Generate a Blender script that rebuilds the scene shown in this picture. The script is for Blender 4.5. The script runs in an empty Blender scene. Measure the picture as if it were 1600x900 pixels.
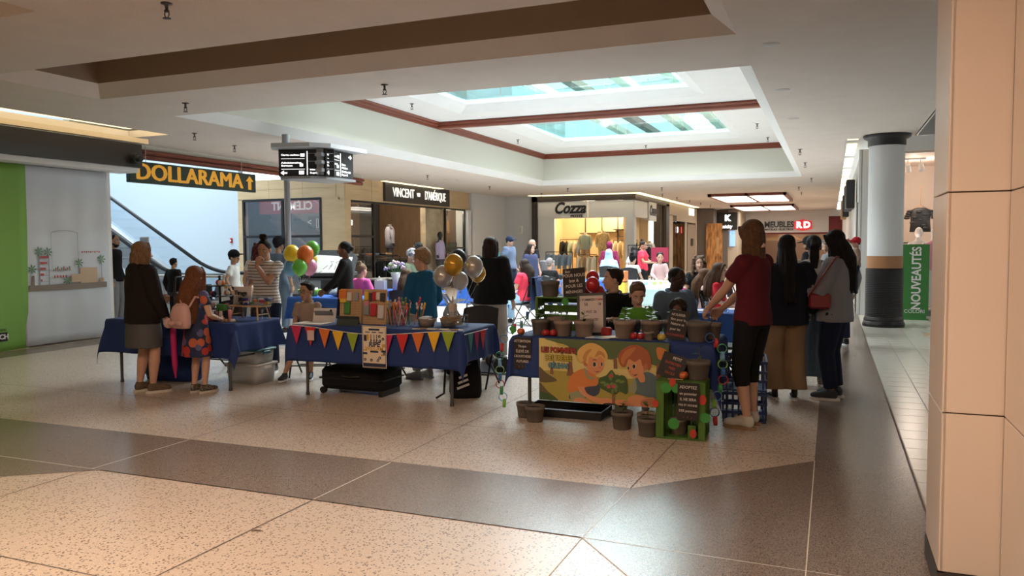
import bpy, math, random
import numpy as np
from mathutils import Vector, Matrix, Quaternion
random.seed(7); rng = np.random.RandomState(7)
PI = math.pi
scene = bpy.context.scene
COL = scene.collection
# ---------------------------------------------------------------- camera
cam_d = bpy.data.cameras.new('camera'); cam = bpy.data.objects.new('camera', cam_d); COL.objects.link(cam)
cam_d.sensor_width = 36.0; cam_d.lens = 36.0 * 1230 / 1600; cam_d.clip_end = 300
cam.matrix_world = Matrix(((0.9265923, -0.01526852, 0.37575735, 0), (0.37601117, 0.05489763, -0.92498749, 0), (-0.00650499, 0.99837524, 0.05660886, 1.55), (0, 0, 0, 1)))
scene.camera = cam
# ---------------------------------------------------------------- world, exposure, large lights
scene.view_settings.view_transform = 'Standard'; scene.view_settings.look = 'None'
scene.view_settings.gamma = 1.0; scene.view_settings.use_curve_mapping = False
scene.view_settings.exposure = 0.28
w = bpy.data.worlds.new('sky'); scene.world = w; w.use_nodes = True
bg = w.node_tree.nodes['Background']; bg.inputs[0].default_value = (0.80, 0.93, 1.0, 1); bg.inputs[1].default_value = 3.2
scene.cycles.max_bounces = 6; scene.cycles.diffuse_bounces = 4; scene.cycles.transparent_max_bounces = 12
scene.cycles.sample_clamp_indirect = 4.0; scene.cycles.caustics_reflective = False; scene.cycles.caustics_refractive = False
def area(name, loc, size, power, color=(1, 1, 1), rot=(0, 0, 0), sy=None):
    d = bpy.data.lights.new(name, 'AREA'); d.energy = power; d.color = color; d.size = size
    if sy: d.shape = 'RECTANGLE'; d.size_y = sy
    o = bpy.data.objects.new(name, d); o.location = loc; o.rotation_euler = rot; COL.objects.link(o); return o
# daylight of the skylights (one over each opening of the court, one over the escalator hall, one behind the camera)
area('skylight_light_near', (-4.75, 13.3, 8.15), 6.2, 3300, (0.90, 0.97, 1.0), sy=7.0)
area('skylight_light_far', (-4.75, 20.5, 8.15), 6.2, 3300, (0.90, 0.97, 1.0), sy=7.0)
area('escalator_hall_light', (-16.5, 14.6, 6.9), 7.0, 250, (0.80, 0.94, 1.0), sy=6.0)

# ---------------------------------------------------------------- materials
MATS = {}
def mat(name, col=(.8, .8, .8), rough=.6, metal=0., emit=0., ecol=None, vary=0., vscale=8., spec=.5, alpha=1., trans=0., bump=0., bscale=60., stretch=None):
    if name in MATS: return MATS[name]
    m = bpy.data.materials.new(name); m.use_nodes = True; MATS[name] = m
    nt = m.node_tree; b = nt.nodes['Principled BSDF']
    b.inputs['Base Color'].default_value = (*col, 1); b.inputs['Roughness'].default_value = rough
    b.inputs['Metallic'].default_value = metal; b.inputs['Specular IOR Level'].default_value = spec
    if emit: b.inputs['Emission Color'].default_value = (*(ecol or col), 1); b.inputs['Emission Strength'].default_value = emit
    if trans: b.inputs['Transmission Weight'].default_value = trans
    if alpha < 1: b.inputs['Alpha'].default_value = alpha
    if vary or bump:
        tc = nt.nodes.new('ShaderNodeTexCoord'); src = tc.outputs['Object']
        if stretch:
            mp = nt.nodes.new('ShaderNodeMapping'); mp.inputs['Scale'].default_value = stretch; nt.links.new(src, mp.inputs['Vector']); src = mp.outputs['Vector']
        if vary:
            n = nt.nodes.new('ShaderNodeTexNoise'); n.inputs['Scale'].default_value = vscale; n.inputs['Detail'].default_value = 4; nt.links.new(src, n.inputs['Vector'])
            r = nt.nodes.new('ShaderNodeValToRGB'); r.color_ramp.elements[0].position = .3; r.color_ramp.elements[1].position = .7
            r.color_ramp.elements[0].color = (*[max(0, c * (1 - vary)) for c in col], 1); r.color_ramp.elements[1].color = (*[min(1, c * (1 + vary)) for c in col], 1)
            nt.links.new(n.outputs['Fac'], r.inputs['Fac']); nt.links.new(r.outputs['Color'], b.inputs['Base Color'])
        if bump:
            n2 = nt.nodes.new('ShaderNodeTexNoise'); n2.inputs['Scale'].default_value = bscale; nt.links.new(src, n2.inputs['Vector'])
            bp = nt.nodes.new('ShaderNodeBump'); bp.inputs['Strength'].default_value = bump; bp.inputs['Distance'].default_value = .01
            nt.links.new(n2.outputs['Fac'], bp.inputs['Height']); nt.links.new(bp.outputs['Normal'], b.inputs['Normal'])
    return m
def glass_mat(name, tint=(.85, .95, .95), refl=.12, rough=.02):
    if name in MATS: return MATS[name]
    m = bpy.data.materials.new(name); m.use_nodes = True; MATS[name] = m; nt = m.node_tree
    for n in list(nt.nodes):
        if n.type != 'OUTPUT_MATERIAL': nt.nodes.remove(n)
    out = [n for n in nt.nodes if n.type == 'OUTPUT_MATERIAL'][0]
    t = nt.nodes.new('ShaderNodeBsdfTransparent'); t.inputs[0].default_value = (*tint, 1)
    g = nt.nodes.new('ShaderNodeBsdfGlossy'); g.inputs['Roughness'].default_value = rough
    mx = nt.nodes.new('ShaderNodeMixShader'); mx.inputs[0].default_value = refl
    nt.links.new(t.outputs[0], mx.inputs[1]); nt.links.new(g.outputs[0], mx.inputs[2]); nt.links.new(mx.outputs[0], out.inputs[0]); return m
def speckle_mat(name, base, chips, rough=.3, spec=.5):
    """terrazzo: stone chips of several tones in a cement ground"""
    if name in MATS: return MATS[name]
    m = bpy.data.materials.new(name); m.use_nodes = True; MATS[name] = m; nt = m.node_tree; b = nt.nodes['Principled BSDF']
    tc = nt.nodes.new('ShaderNodeTexCoord'); col = None
    prev = nt.nodes.new('ShaderNodeRGB'); prev.outputs[0].default_value = (*base, 1); prev = prev.outputs[0]
    for i, (c, sc, thr) in enumerate(chips):
        v = nt.nodes.new('ShaderNodeTexVoronoi'); v.inputs['Scale'].default_value = sc; v.inputs['Randomness'].default_value = 1; nt.links.new(tc.outputs['Object'], v.inputs['Vector'])
        sp = nt.nodes.new('ShaderNodeSeparateColor'); nt.links.new(v.outputs['Color'], sp.inputs[0])
        lt = nt.nodes.new('ShaderNodeMath'); lt.operation = 'LESS_THAN'; lt.inputs[1].default_value = thr; nt.links.new(sp.outputs[i % 3], lt.inputs[0])
        ds = nt.nodes.new('ShaderNodeMath'); ds.operation = 'LESS_THAN'; ds.inputs[1].default_value = .42; nt.links.new(v.outputs['Distance'], ds.inputs[0])
        mu = nt.nodes.new('ShaderNodeMath'); mu.operation = 'MULTIPLY'; nt.links.new(lt.outputs[0], mu.inputs[0]); nt.links.new(ds.outputs[0], mu.inputs[1])
        mx = nt.nodes.new('ShaderNodeMix'); mx.data_type = 'RGBA'; nt.links.new(mu.outputs[0], mx.inputs['Factor']); nt.links.new(prev, mx.inputs['A']); mx.inputs['B'].default_value = (*c, 1); prev = mx.outputs['Result']
    n = nt.nodes.new('ShaderNodeTexNoise'); n.inputs['Scale'].default_value = .7; nt.links.new(tc.outputs['Object'], n.inputs['Vector'])
    hs = nt.nodes.new('ShaderNodeHueSaturation'); mr = nt.nodes.new('ShaderNodeMapRange'); mr.inputs[3].default_value = .9; mr.inputs[4].default_value = 1.1
    nt.links.new(n.outputs['Fac'], mr.inputs[0]); nt.links.new(mr.outputs[0], hs.inputs['Value']); nt.links.new(prev, hs.inputs['Color']); nt.links.new(hs.outputs[0], b.inputs['Base Color'])
    b.inputs['Roughness'].default_value = rough; b.inputs['Specular IOR Level'].default_value = spec
    return m
def stripe_mat(name, c1, c2, scale=30., axis='Z', duty=.5, rough=.8):
    if name in MATS: return MATS[name]
    m = bpy.data.materials.new(name); m.use_nodes = True; MATS[name] = m; nt = m.node_tree; b = nt.nodes['Principled BSDF']
    tc = nt.nodes.new('ShaderNodeTexCoord'); s = nt.nodes.new('ShaderNodeSeparateXYZ'); nt.links.new(tc.outputs['Object'], s.inputs[0])
    mu = nt.nodes.new('ShaderNodeMath'); mu.operation = 'MULTIPLY'; mu.inputs[1].default_value = scale; nt.links.new(s.outputs[axis], mu.inputs[0])
    fr = nt.nodes.new('ShaderNodeMath'); fr.operation = 'FRACT'; nt.links.new(mu.outputs[0], fr.inputs[0])
    lt = nt.nodes.new('ShaderNodeMath'); lt.operation = 'LESS_THAN'; lt.inputs[1].default_value = duty; nt.links.new(fr.outputs[0], lt.inputs[0])
    mx = nt.nodes.new('ShaderNodeMix'); mx.data_type = 'RGBA'; nt.links.new(lt.outputs[0], mx.inputs['Factor']); mx.inputs['A'].default_value = (*c1, 1); mx.inputs['B'].default_value = (*c2, 1)
    nt.links.new(mx.outputs['Result'], b.inputs['Base Color']); b.inputs['Roughness'].default_value = rough
    return m
def spots_mat(name, base, cols, scale=14., thr=.45, rough=.8):
    if name in MATS: return MATS[name]
    m = bpy.data.materials.new(name); m.use_nodes = True; MATS[name] = m; nt = m.node_tree; b = nt.nodes['Principled BSDF']
    tc = nt.nodes.new('ShaderNodeTexCoord'); v = nt.nodes.new('ShaderNodeTexVoronoi'); v.inputs['Scale'].default_value = scale; nt.links.new(tc.outputs['Object'], v.inputs['Vector'])
    sp = nt.nodes.new('ShaderNodeSeparateColor'); nt.links.new(v.outputs['Color'], sp.inputs[0])
    r = nt.nodes.new('ShaderNodeValToRGB'); r.color_ramp.interpolation = 'CONSTANT'; els = r.color_ramp.elements
    n = len(cols); els[0].color = (*cols[0], 1); els[1].position = 1 / n; els[1].color = (*cols[1 % n], 1)
    for i in range(2, n): e = els.new(i / n); e.color = (*cols[i], 1)
    nt.links.new(sp.outputs[0], r.inputs[0])
    lt = nt.nodes.new('ShaderNodeMath'); lt.operation = 'LESS_THAN'; lt.inputs[1].default_value = thr; nt.links.new(v.outputs['Distance'], lt.inputs[0])
    mx = nt.nodes.new('ShaderNodeMix'); mx.data_type = 'RGBA'; nt.links.new(lt.outputs[0], mx.inputs['Factor']); mx.inputs['A'].default_value = (*base, 1); nt.links.new(r.outputs[0], mx.inputs['B'])
    nt.links.new(mx.outputs['Result'], b.inputs['Base Color']); b.inputs['Roughness'].default_value = rough
    return m

# ---------------------------------------------------------------- mesh builder
def basis(d):
    d = Vector(d).normalized(); a = Vector((0, 0, 1)) if abs(d.z) < .95 else Vector((1, 0, 0))
    u = d.cross(a).normalized(); return u, d.cross(u)
class MB:
    def __init__(s): s.v = []; s.f = []; s.mi = []; s.sm = []
    def add(s, vs, fs, m=0, smooth=False, M=None):
        o = len(s.v)
        s.v += [tuple(M @ Vector(v)) if M else tuple(v) for v in vs]
        s.f += [tuple(i + o for i in f) for f in fs]; s.mi += [m] * len(fs); s.sm += [smooth] * len(fs); return s
    def box(s, c, d, rz=0, m=0, M=None, b=0):
        hx, hy, hz = d[0] / 2, d[1] / 2, d[2] / 2; R = Matrix.Translation(c) @ Matrix.Rotation(rz, 4, 'Z')
        if M: R = M @ R
        if b:
            b = min(b, hx * .9, hy * .9, hz * .9); vs = []
            for sx in (-1, 1):
                for sy in (-1, 1):
                    for sz in (-1, 1):
                        vs += [(sx * hx, sy * (hy - b), sz * (hz - b)), (sx * (hx - b), sy * hy, sz * (hz - b)), (sx * (hx - b), sy * (hy - b), sz * hz)]
            ix = lambda a, e, g, k: ((a * 2 + e) * 2 + g) * 3 + k
            fs = []
            for a in (0, 1):
                q = [ix(a, 0, 0, 0), ix(a, 1, 0, 0), ix(a, 1, 1, 0), ix(a, 0, 1, 0)]; fs.append(q[::-1] if a == 0 else q)
                q = [ix(0, a, 0, 1), ix(0, a, 1, 1), ix(1, a, 1, 1), ix(1, a, 0, 1)]; fs.append(q if a else q[::-1])
                q = [ix(0, 0, a, 2), ix(1, 0, a, 2), ix(1, 1, a, 2), ix(0, 1, a, 2)]; fs.append(q if a else q[::-1])
            for a in (0, 1):
                for e in (0, 1):
                    q = [ix(a, e, 0, 0), ix(a, e, 0, 1), ix(a, e, 1, 1), ix(a, e, 1, 0)]; fs.append(q if a != e else q[::-1])
                    q = [ix(a, 0, e, 0), ix(a, 1, e, 0), ix(a, 1, e, 2), ix(a, 0, e, 2)]; fs.append(q if a == e else q[::-1])
                    q = [ix(0, a, e, 1), ix(1, a, e, 1), ix(1, a, e, 2), ix(0, a, e, 2)]; fs.append(q if a != e else q[::-1])
                    for g in (0, 1):
                        q = [ix(a, e, g, 0), ix(a, e, g, 1), ix(a, e, g, 2)]; fs.append(q if (a + e + g) % 2 else q[::-1])
            return s.add(vs, fs, m, False, R)
        vs = [(x, y, z) for x in (-hx, hx) for y in (-hy, hy) for z in (-hz, hz)]
        return s.add(vs, [(0, 1, 3, 2), (4, 6, 7, 5), (0, 4, 5, 1), (2, 3, 7, 6), (0, 2, 6, 4), (1, 5, 7, 3)], m, False, R)
    def bb(s, x0, x1, y0, y1, z0, z1, m=0, b=0): return s.box(((x0 + x1) / 2, (y0 + y1) / 2, (z0 + z1) / 2), (abs(x1 - x0), abs(y1 - y0), abs(z1 - z0)), 0, m, None, b)
    def tube(s, pts, rad, n=10, m=0, flat=1.0, round_ends=False, up=None, M=None, cap=True):
        pts = [Vector(p) for p in pts]; rad = list(rad) if hasattr(rad, '__len__') else [rad] * len(pts)
        if round_ends:
            d0 = (pts[0] - pts[1]).normalized(); d1 = (pts[-1] - pts[-2]).normalized()
            a = [(pts[0] + d0 * rad[0] * k, rad[0] * math.sqrt(max(.02, 1 - k * k))) for k in (.98, .8, .45)]
            e = [(pts[-1] + d1 * rad[-1] * k, rad[-1] * math.sqrt(max(.02, 1 - k * k))) for k in (.45, .8, .98)]
            pts = [x[0] for x in a] + pts + [x[0] for x in e]; rad = [x[1] for x in a] + rad + [x[1] for x in e]
        vs = []; k = len(pts); u = None
        for i, p in enumerate(pts):
            d = (pts[min(i + 1, k - 1)] - pts[max(i - 1, 0)])
            d = d.normalized() if d.length > 1e-9 else Vector((0, 0, 1))
            if u is None:
                if up: u = (Vector(up) - d * d.dot(Vector(up))).normalized()
                else: u = basis(d)[0]
            else:
                u = u - d * d.dot(u); u = u.normalized() if u.length > 1e-6 else basis(d)[0]
            v = d.cross(u)
            for j in range(n):
                a = 2 * PI * j / n; vs.append(p + u * (math.cos(a) * rad[i]) + v * (math.sin(a) * rad[i] * flat))
        fs = [(i * n + j, i * n + (j + 1) % n, (i + 1) * n + (j + 1) % n, (i + 1) * n + j) for i in range(k - 1) for j in range(n)]
        s.add(vs, fs, m, True, M)
        if cap: s.add(vs[:n], [tuple(range(n))[::-1]], m, False, M); s.add(vs[-n:], [tuple(range(n))], m, False, M)
        return s
    def closed_tube(s, *a, **k):   # watertight (caps share vertices), for voxel remeshing
        k['cap'] = False; n = k.get('n', 10); o = len(s.v); s.tube(*a, **k); e = len(s.v)
        s.f += [tuple(range(o, o + n))[::-1], tuple(range(e - n, e))]; s.mi += [k.get('m', 0)] * 2; s.sm += [True] * 2; return s
    def cyl(s, p0, p1, r, r1=None, n=16, m=0, M=None): return s.tube([p0, p1], [r, r if r1 is None else r1], n, m, M=M)
    def lathe(s, prof, c=(0, 0, 0), n=20, m=0, M=None, smooth=True):
        vs = [(c[0] + r * math.cos(2 * PI * j / n), c[1] + r * math.sin(2 * PI * j / n), c[2] + z) for r, z in prof for j in range(n)]
        fs = [(i * n + j, i * n + (j + 1) % n, (i + 1) * n + (j + 1) % n, (i + 1) * n + j) for i in range(len(prof) - 1) for j in range(n)]
        return s.add(vs, fs, m, smooth, M)
    def ball(s, c, r, n=14, m=0, M=None, k=None):
        r = r if hasattr(r, '__len__') else (r, r, r); k = k or max(6, n * 2 // 3); vs = [(c[0], c[1], c[2] - r[2])]
        for i in range(1, k):
            t = PI * i / k
            for j in range(n): a = 2 * PI * j / n; vs.append((c[0] + r[0] * math.sin(t) * math.cos(a), c[1] + r[1] * math.sin(t) * math.sin(a), c[2] - r[2] * math.cos(t)))
        vs.append((c[0], c[1], c[2] + r[2])); L = len(vs) - 1
        fs = [(0, 1 + (j + 1) % n, 1 + j) for j in range(n)] + [(1 + i * n + j, 1 + i * n + (j + 1) % n, 1 + (i + 1) * n + (j + 1) % n, 1 + (i + 1) * n + j) for i in range(k - 2) for j in range(n)]
        fs += [(L, L - n + j, L - n + (j + 1) % n) for j in range(n)]
        return s.add(vs, fs, m, True, M)
    def loft(s, rings, n=20, m=0, M=None, sq=1.0):   # rings: (x, y, z, rx, ry) horizontal ellipses, watertight
        vs = []
        for x, y, z, rx, ry in rings:
            for j in range(n):
                a = 2 * PI * j / n; ca, sa = math.cos(a), math.sin(a)
                if sq != 1: ca = math.copysign(abs(ca) ** sq, ca); sa = math.copysign(abs(sa) ** sq, sa)
                vs.append((x + rx * ca, y + ry * sa, z))
        k = len(rings); fs = [(i * n + j, i * n + (j + 1) % n, (i + 1) * n + (j + 1) % n, (i + 1) * n + j) for i in range(k - 1) for j in range(n)]
        fs += [tuple(range(n))[::-1], tuple(range((k - 1) * n, k * n))]
        return s.add(vs, fs, m, True, M)
    def prism(s, poly, z0, z1, m=0, M=None):   # polygon in local xy extruded along local z
        n = len(poly); vs = [(x, y, z0) for x, y in poly] + [(x, y, z1) for x, y in poly]
        fs = [tuple(range(n))[::-1], tuple(range(n, 2 * n))] + [(i, (i + 1) % n, n + (i + 1) % n, n + i) for i in range(n)]
        return s.add(vs, fs, m, False, M)
    def grid(s, fn, nu, nv, m=0, smooth=True, M=None):
        vs = [fn(i / nu, j / nv) for i in range(nu + 1) for j in range(nv + 1)]
        fs = [(i * (nv + 1) + j, (i + 1) * (nv + 1) + j, (i + 1) * (nv + 1) + j + 1, i * (nv + 1) + j + 1) for i in range(nu) for j in range(nv)]
        return s.add(vs, fs, m, smooth, M)
    def mesh(s, name, mats):
        me = bpy.data.meshes.new(name); me.from_pydata(s.v, [], s.f); 
        for x in (mats if isinstance(mats, (list, tuple)) else [mats]): me.materials.append(x)
        me.polygons.foreach_set('material_index', s.mi); me.polygons.foreach_set('use_smooth', s.sm); me.update(); return me
    def build(s, name, mats, parent=None, loc=None, rz=0): return put(name, s.mesh(name, mats), parent, loc, rz)
def put(name, me, parent=None, loc=None, rz=0, M=None):
    o = bpy.data.objects.new(name, me); COL.objects.link(o)
    if loc: o.location = loc
    if rz: o.rotation_euler = (0, 0, rz)
    if M is not None: o.matrix_basis = M
    if parent: o.parent = parent
    return o
def tag(o, label, cat, group=None, kind=None):
    o['label'] = label; o['category'] = cat
    if group: o['group'] = group
    if kind: o['kind'] = kind
    return o
def thing(name, label, cat, loc=(0, 0, 0), rz=0, group=None):
    o = bpy.data.objects.new(name, None); COL.objects.link(o); o.empty_display_size = .1
    o.location = loc; o.rotation_euler = (0, 0, rz); return tag(o, label, cat, group)
def struct(name, mb, m, parent=None):
    o = mb.build(name, m, parent)
    if not parent: o['kind'] = 'structure'
    return o
def copy_tree(o, loc, rz=None, label=None, parent=None):
    c = o.copy(); COL.objects.link(c)
    if parent is None:
        c.location = loc
        if rz is not None: c.rotation_euler = (0, 0, rz)
        if label: c['label'] = label
    else: c.parent = parent
    for ch in [x for x in KIDS.get(o.name, ())] : copy_tree(ch, None, None, None, c)
    return c
class _Kids(dict):
    def get(s, k, d=()): return [x for x in bpy.data.objects if x.parent and x.parent.name == k]
KIDS = _Kids()
_txt = {}
def text_mesh(txt, size=1., bold=0., ext=.002, align='CENTER', sx=1., shear=0.):
    cu = bpy.data.curves.new('lettering', 'FONT'); cu.body = txt; cu.size = size; cu.extrude = ext; cu.offset = bold; cu.align_x = align; cu.align_y = 'CENTER'; cu.resolution_u = 3; cu.shear = shear
    o = bpy.data.objects.new('lettering', cu); COL.objects.link(o); dg = bpy.context.evaluated_depsgraph_get(); dg.update()
    me = bpy.data.meshes.new_from_object(o.evaluated_get(dg)); bpy.data.objects.remove(o); bpy.data.curves.remove(cu)
    if sx != 1: me.transform(Matrix.Diagonal((sx, 1, 1, 1)))
    me.name = 'lettering'; return me
def facing(loc, d, tilt=0.):   # matrix whose local x runs right, y up, z out of the face, for a face looking along horizontal angle d
    z = Vector((math.cos(d), math.sin(d), 0)); y = Vector((0, 0, 1)); x = y.cross(z)
    R = Matrix((x, y, z)).transposed().to_4x4()
    return Matrix.Translation(loc) @ R @ Matrix.Rotation(-tilt, 4, 'X')
def letters(txt, m, loc, d, size, parent, bold=0., ext=.004, sx=1., align='CENTER', name='lettering', tilt=0., roll=0., shear=0.):
    me = text_mesh(txt, size, bold, ext, align, sx, shear); me.materials.clear(); me.materials.append(m)
    M = facing(loc, d, tilt) @ Matrix.Rotation(roll, 4, 'Z')
    return put(name, me, parent, M=M)
SOUTH, EAST, WEST = -PI / 2, 0., PI     # towards the camera side, towards +x, towards -x
# ================================================================ THE SETTING
CEIL = 3.45
m_ceil = mat('ceiling_plaster', (.72, .64, .58), .9, bump=.25, bscale=90, vary=.03, vscale=3)
m_white = mat('white_paint', (.80, .80, .79), .7, vary=.02, vscale=2)
m_cream = mat('cream_paint', (.66, .65, .57), .75)
m_red_wood = mat('red_stained_moulding', (.20, .045, .022), .35, vary=.15, vscale=3, stretch=(1, 1, 12))
m_floor_l = speckle_mat('pale_terrazzo', (.60, .50, .41), [((.42, .32, .25), 150, .35), ((.75, .66, .57), 170, .25), ((.12, .09, .07), 78, .13), ((.28, .18, .12), 62, .12)], .28)
m_floor_d = speckle_mat('dark_terrazzo', (.24, .185, .15), [((.12, .09, .072), 190, .45), ((.36, .29, .24), 210, .30), ((.05, .04, .035), 140, .25)], .25)
m_tile = mat('cream_floor_tile', (.70, .67, .59), .22, vary=.05, vscale=1.5)
m_grout = mat('tile_grout', (.30, .28, .25), .9)
m_brass = mat('pale_joint_strip', (.70, .64, .54), .4)
m_darkjoint = mat('dark_joint', (.16, .12, .10), .7)
m_black = mat('black_paint', (.012, .011, .011), .45)
m_blackmetal = mat('black_metal_frame', (.02, .02, .022), .4, metal=.5)
m_wood_beige = mat('pale_maple_panel', (.55, .40, .23), .5, vary=.10, vscale=1.2, stretch=(1, 1, 6))
m_glass = glass_mat('shop_glass', (.80, .83, .82), .10)
m_teal = glass_mat('teal_glass', (.78, .93, .93), .12)
m_steel = mat('brushed_steel', (.55, .55, .56), .3, metal=.9)
m_greymetal = mat('grey_metal', (.35, .36, .38), .4, metal=.6)

def cells(mb, x0, x1, y0, y1, z0, z1, holes):
    xs = sorted({x0, x1, *[min(max(h[i], x0), x1) for h in holes for i in (0, 1)]}); ys = sorted({y0, y1, *[min(max(h[i], y0), y1) for h in holes for i in (2, 3)]})
    for a, b in zip(xs, xs[1:]):
        for c, d in zip(ys, ys[1:]):
            mx, my = (a + b) / 2, (c + d) / 2
            if not any(h[0] < mx < h[1] and h[2] < my < h[3] for h in holes): mb.bb(a, b, c, d, z0, z1)
# ---- floor
mb = MB(); mb.bb(-24, 4, -5, 64, -.1, 0); floor = struct('floor', mb, m_floor_l)
mb = MB(); E_ = .002
def fpoly(pts, m=0, z=E_): mb.add([(x, y, z) for x, y in pts], [tuple(range(len(pts)))], m)
fpoly([(-10.6, 3.9), (-4.675, 3.9), (-1.195, 3.9), (-.86, 3.52), (.52, 1.9), (.52, 4.0), (.52, 6.4), (-.09, 5.88), (-1.156, 4.81), (-10.6, 4.76)])
fpoly([(-.09, 5.88), (.52, 6.4), (.52, 50), (-.09, 50)])
fpoly([(-4.675, 3.9), (-10.6, 3.9), (-10.6, -.2)])
fpoly([(-11.3, 2), (-10.7, 2), (-10.7, 11), (-11.3, 11)])
struct('dark_floor_band', mb, m_floor_d, floor)
mb = MB()
def strip(a, b, w=.005, m=0, z=.003):
    a, b = Vector((*a, z)), Vector((*b, z)); n = (b - a).cross(Vector((0, 0, 1))).normalized() * w / 2; mb.add([a - n, b - n, b + n, a + n], [(0, 1, 2, 3)], m)
strip((-1.195, 3.9), (-4.675, 3.9)); strip((-1.195, 3.9), (-.86, 3.52)); strip((-.86, 3.52), (.3, 2.2)); strip((-1.195, 3.9), (-1.156, 4.81)); strip((-1.195, 3.9), (-1.235, 0)); strip((-1.156, 4.81), (-1.1, 6.3), m=1)
strip((-.09, 5.88), (-.09, 2.4), .006); strip((-1.195, 3.9), (.5, 3.86), .005); strip((.52, -1), (.52, 50), .012, 1)
for x in (-2.9, -4.75): strip((x, 3.9), (x + .02, 4.78), .007); strip((x, 3.9), (x - .06, -1), .007, 1); strip((x, 4.8), (x + .06, 20), .006, 1)
for y in (2.6, 1.3): strip((-9, y), (-.9, y + .02), .006, 1)
for y in (6.0, 9.2, 12.4): strip((-11, y), (-.09, y), .006, 1)
strip((-9.5, 4.3), (-6.5, 4.3), .006); strip((-9.4, 3.9), (-1.2, 3.9), .005)
struct('floor_joint', mb, [m_brass, m_darkjoint], floor)
# white daylight-side paving in the court and grey slate patch below the near skylight are parts of the floor
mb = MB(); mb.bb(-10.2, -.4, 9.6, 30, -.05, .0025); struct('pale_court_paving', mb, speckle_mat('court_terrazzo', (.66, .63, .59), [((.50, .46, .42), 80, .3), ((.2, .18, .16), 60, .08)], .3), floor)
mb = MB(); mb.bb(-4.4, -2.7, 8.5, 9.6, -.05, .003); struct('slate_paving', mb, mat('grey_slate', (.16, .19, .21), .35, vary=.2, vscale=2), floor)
# individual cream tiles along the right side
mb = MB(); mb.bb(.53, 2.4, -1, 18.2, -.05, .001); struct('grout_bed', mb, m_grout, floor)
tm = MB().box((0, 0, .002), (.297, .297, .004), b=.001).mesh('tile', m_tile)
for i in range(4):
    for j in range(47):
        put('tile', tm, floor, (.68 + i * .305, 3.9 + j * .305, 0))
mb = MB()
for k in range(3): mb.bb(1.42 + .31 * k, 1.71 + .31 * k, 14.2 - .6 * k, 14.8 - .6 * k, 0, .0055)
struct('tan_tile_accent', mb, mat('tan_tile', (.5, .38, .24), .3), floor)

# ---- ceiling with coffers
def coffer(prefix, x0, x1, y0, y1, top, molding=True, b=.2, c=.15, m_b=None, m_w=None, close=True):
    """a bevelled recess: bevel strip on four sides, upright walls, moulding at the head"""
    z = CEIL; mb = MB(); o = [(x0, y0), (x1, y0), (x1, y1), (x0, y1)]; i = [(x0 + b, y0 + b), (x1 - b, y0 + b), (x1 - b, y1 - b), (x0 + b, y1 - b)]
    for k in range(4):
        l = (k + 1) % 4; mb.add([(*o[k], z), (*o[l], z), (*i[l], z + c), (*i[k], z + c)], [(0, 1, 2, 3)])
    bev = struct(prefix + '_bevel', mb, m_b or m_white, ceiling)
    mb = MB()
    for k in range(4):
        l = (k + 1) % 4; mb.add([(*i[k], z + c), (*i[l], z + c), (*i[l], top), (*i[k], top)], [(0, 1, 2, 3)])
    struct(prefix + '_upstand', mb, m_w or m_cream, ceiling)
    if close: mb = MB(); mb.bb(x0, x1, y0, y1, top, top + .05); struct(prefix + '_lid', mb, m_ceil, ceiling)
    if molding:
        for k in range(4):
            l = (k + 1) % 4; a, d = Vector((*i[k], 0)), Vector((*i[l], 0)); t = (d - a).normalized(); n = Vector((-t.y, t.x, 0)); mb = MB()
            prof = [(0, -.16), (.03, -.15), (.035, -.10), (.06, -.085), (.065, -.04), (.09, -.02), (.09, 0), (0, 0)]
            vs = [(*(a + n * p + t * 0).xy, top + q) for p, q in prof] + [(*(d + n * p).xy, top + q) for p, q in prof]; N = len(prof)
            mb.add(vs, [(j, (j + 1) % N, N + (j + 1) % N, N + j) for j in range(N)])
            struct('wood_moulding', mb, m_red_wood, ceiling)
H1 = (-8.82, -.84, 6.03, 7.57); HW = (-9.0, -.84, 8.97, 24.7); H0 = (-12, -6.0, 2.2, 4.57); HB = (-4.6, -1.0, -3, 3.2)
mb = MB(); cells(mb, -12.1, .2, -5, 60, CEIL, CEIL + .12, [H1, HW, H0, (-11.5, -10.57, 4.7, 10.43)]); cells(mb, .2, 1.38, -5, 16.08, CEIL, CEIL + .12, []); cells(mb, -13.2, -12.1, 18.8, 31, CEIL, CEIL + .12, [])
ceiling = struct('ceiling', mb, m_ceil)
coffer('coffer', *H1, 4.35, b=.2, c=.15, m_b=m_ceil, m_w=mat('brown_coffer_paint', (.34, .25, .18), .8))
coffer('side_coffer', *H0, 4.35, m_b=m_ceil, m_w=MATS['brown_coffer_paint'], molding=False)
coffer('light_well', *HW, 4.45, close=False)
OP = [(-7.75, -2.36, 11.3, 16.1), (-7.75, -2.36, 18.1, 22.95)]
mb = MB(); cells(mb, HW[0], HW[1], HW[2], HW[3], 4.45, 4.60, OP); struct('upper_ceiling', mb, m_white, ceiling)
mb = MB(); mb.bb(-8.8, -1.04, 16.95, 17.15, 4.30, 4.45, b=.03); mb.bb(-8.8, -1.04, 16.92, 17.18, 4.38, 4.45, b=.02); struct('wood_beam', mb, m_red_wood, ceiling)
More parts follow.
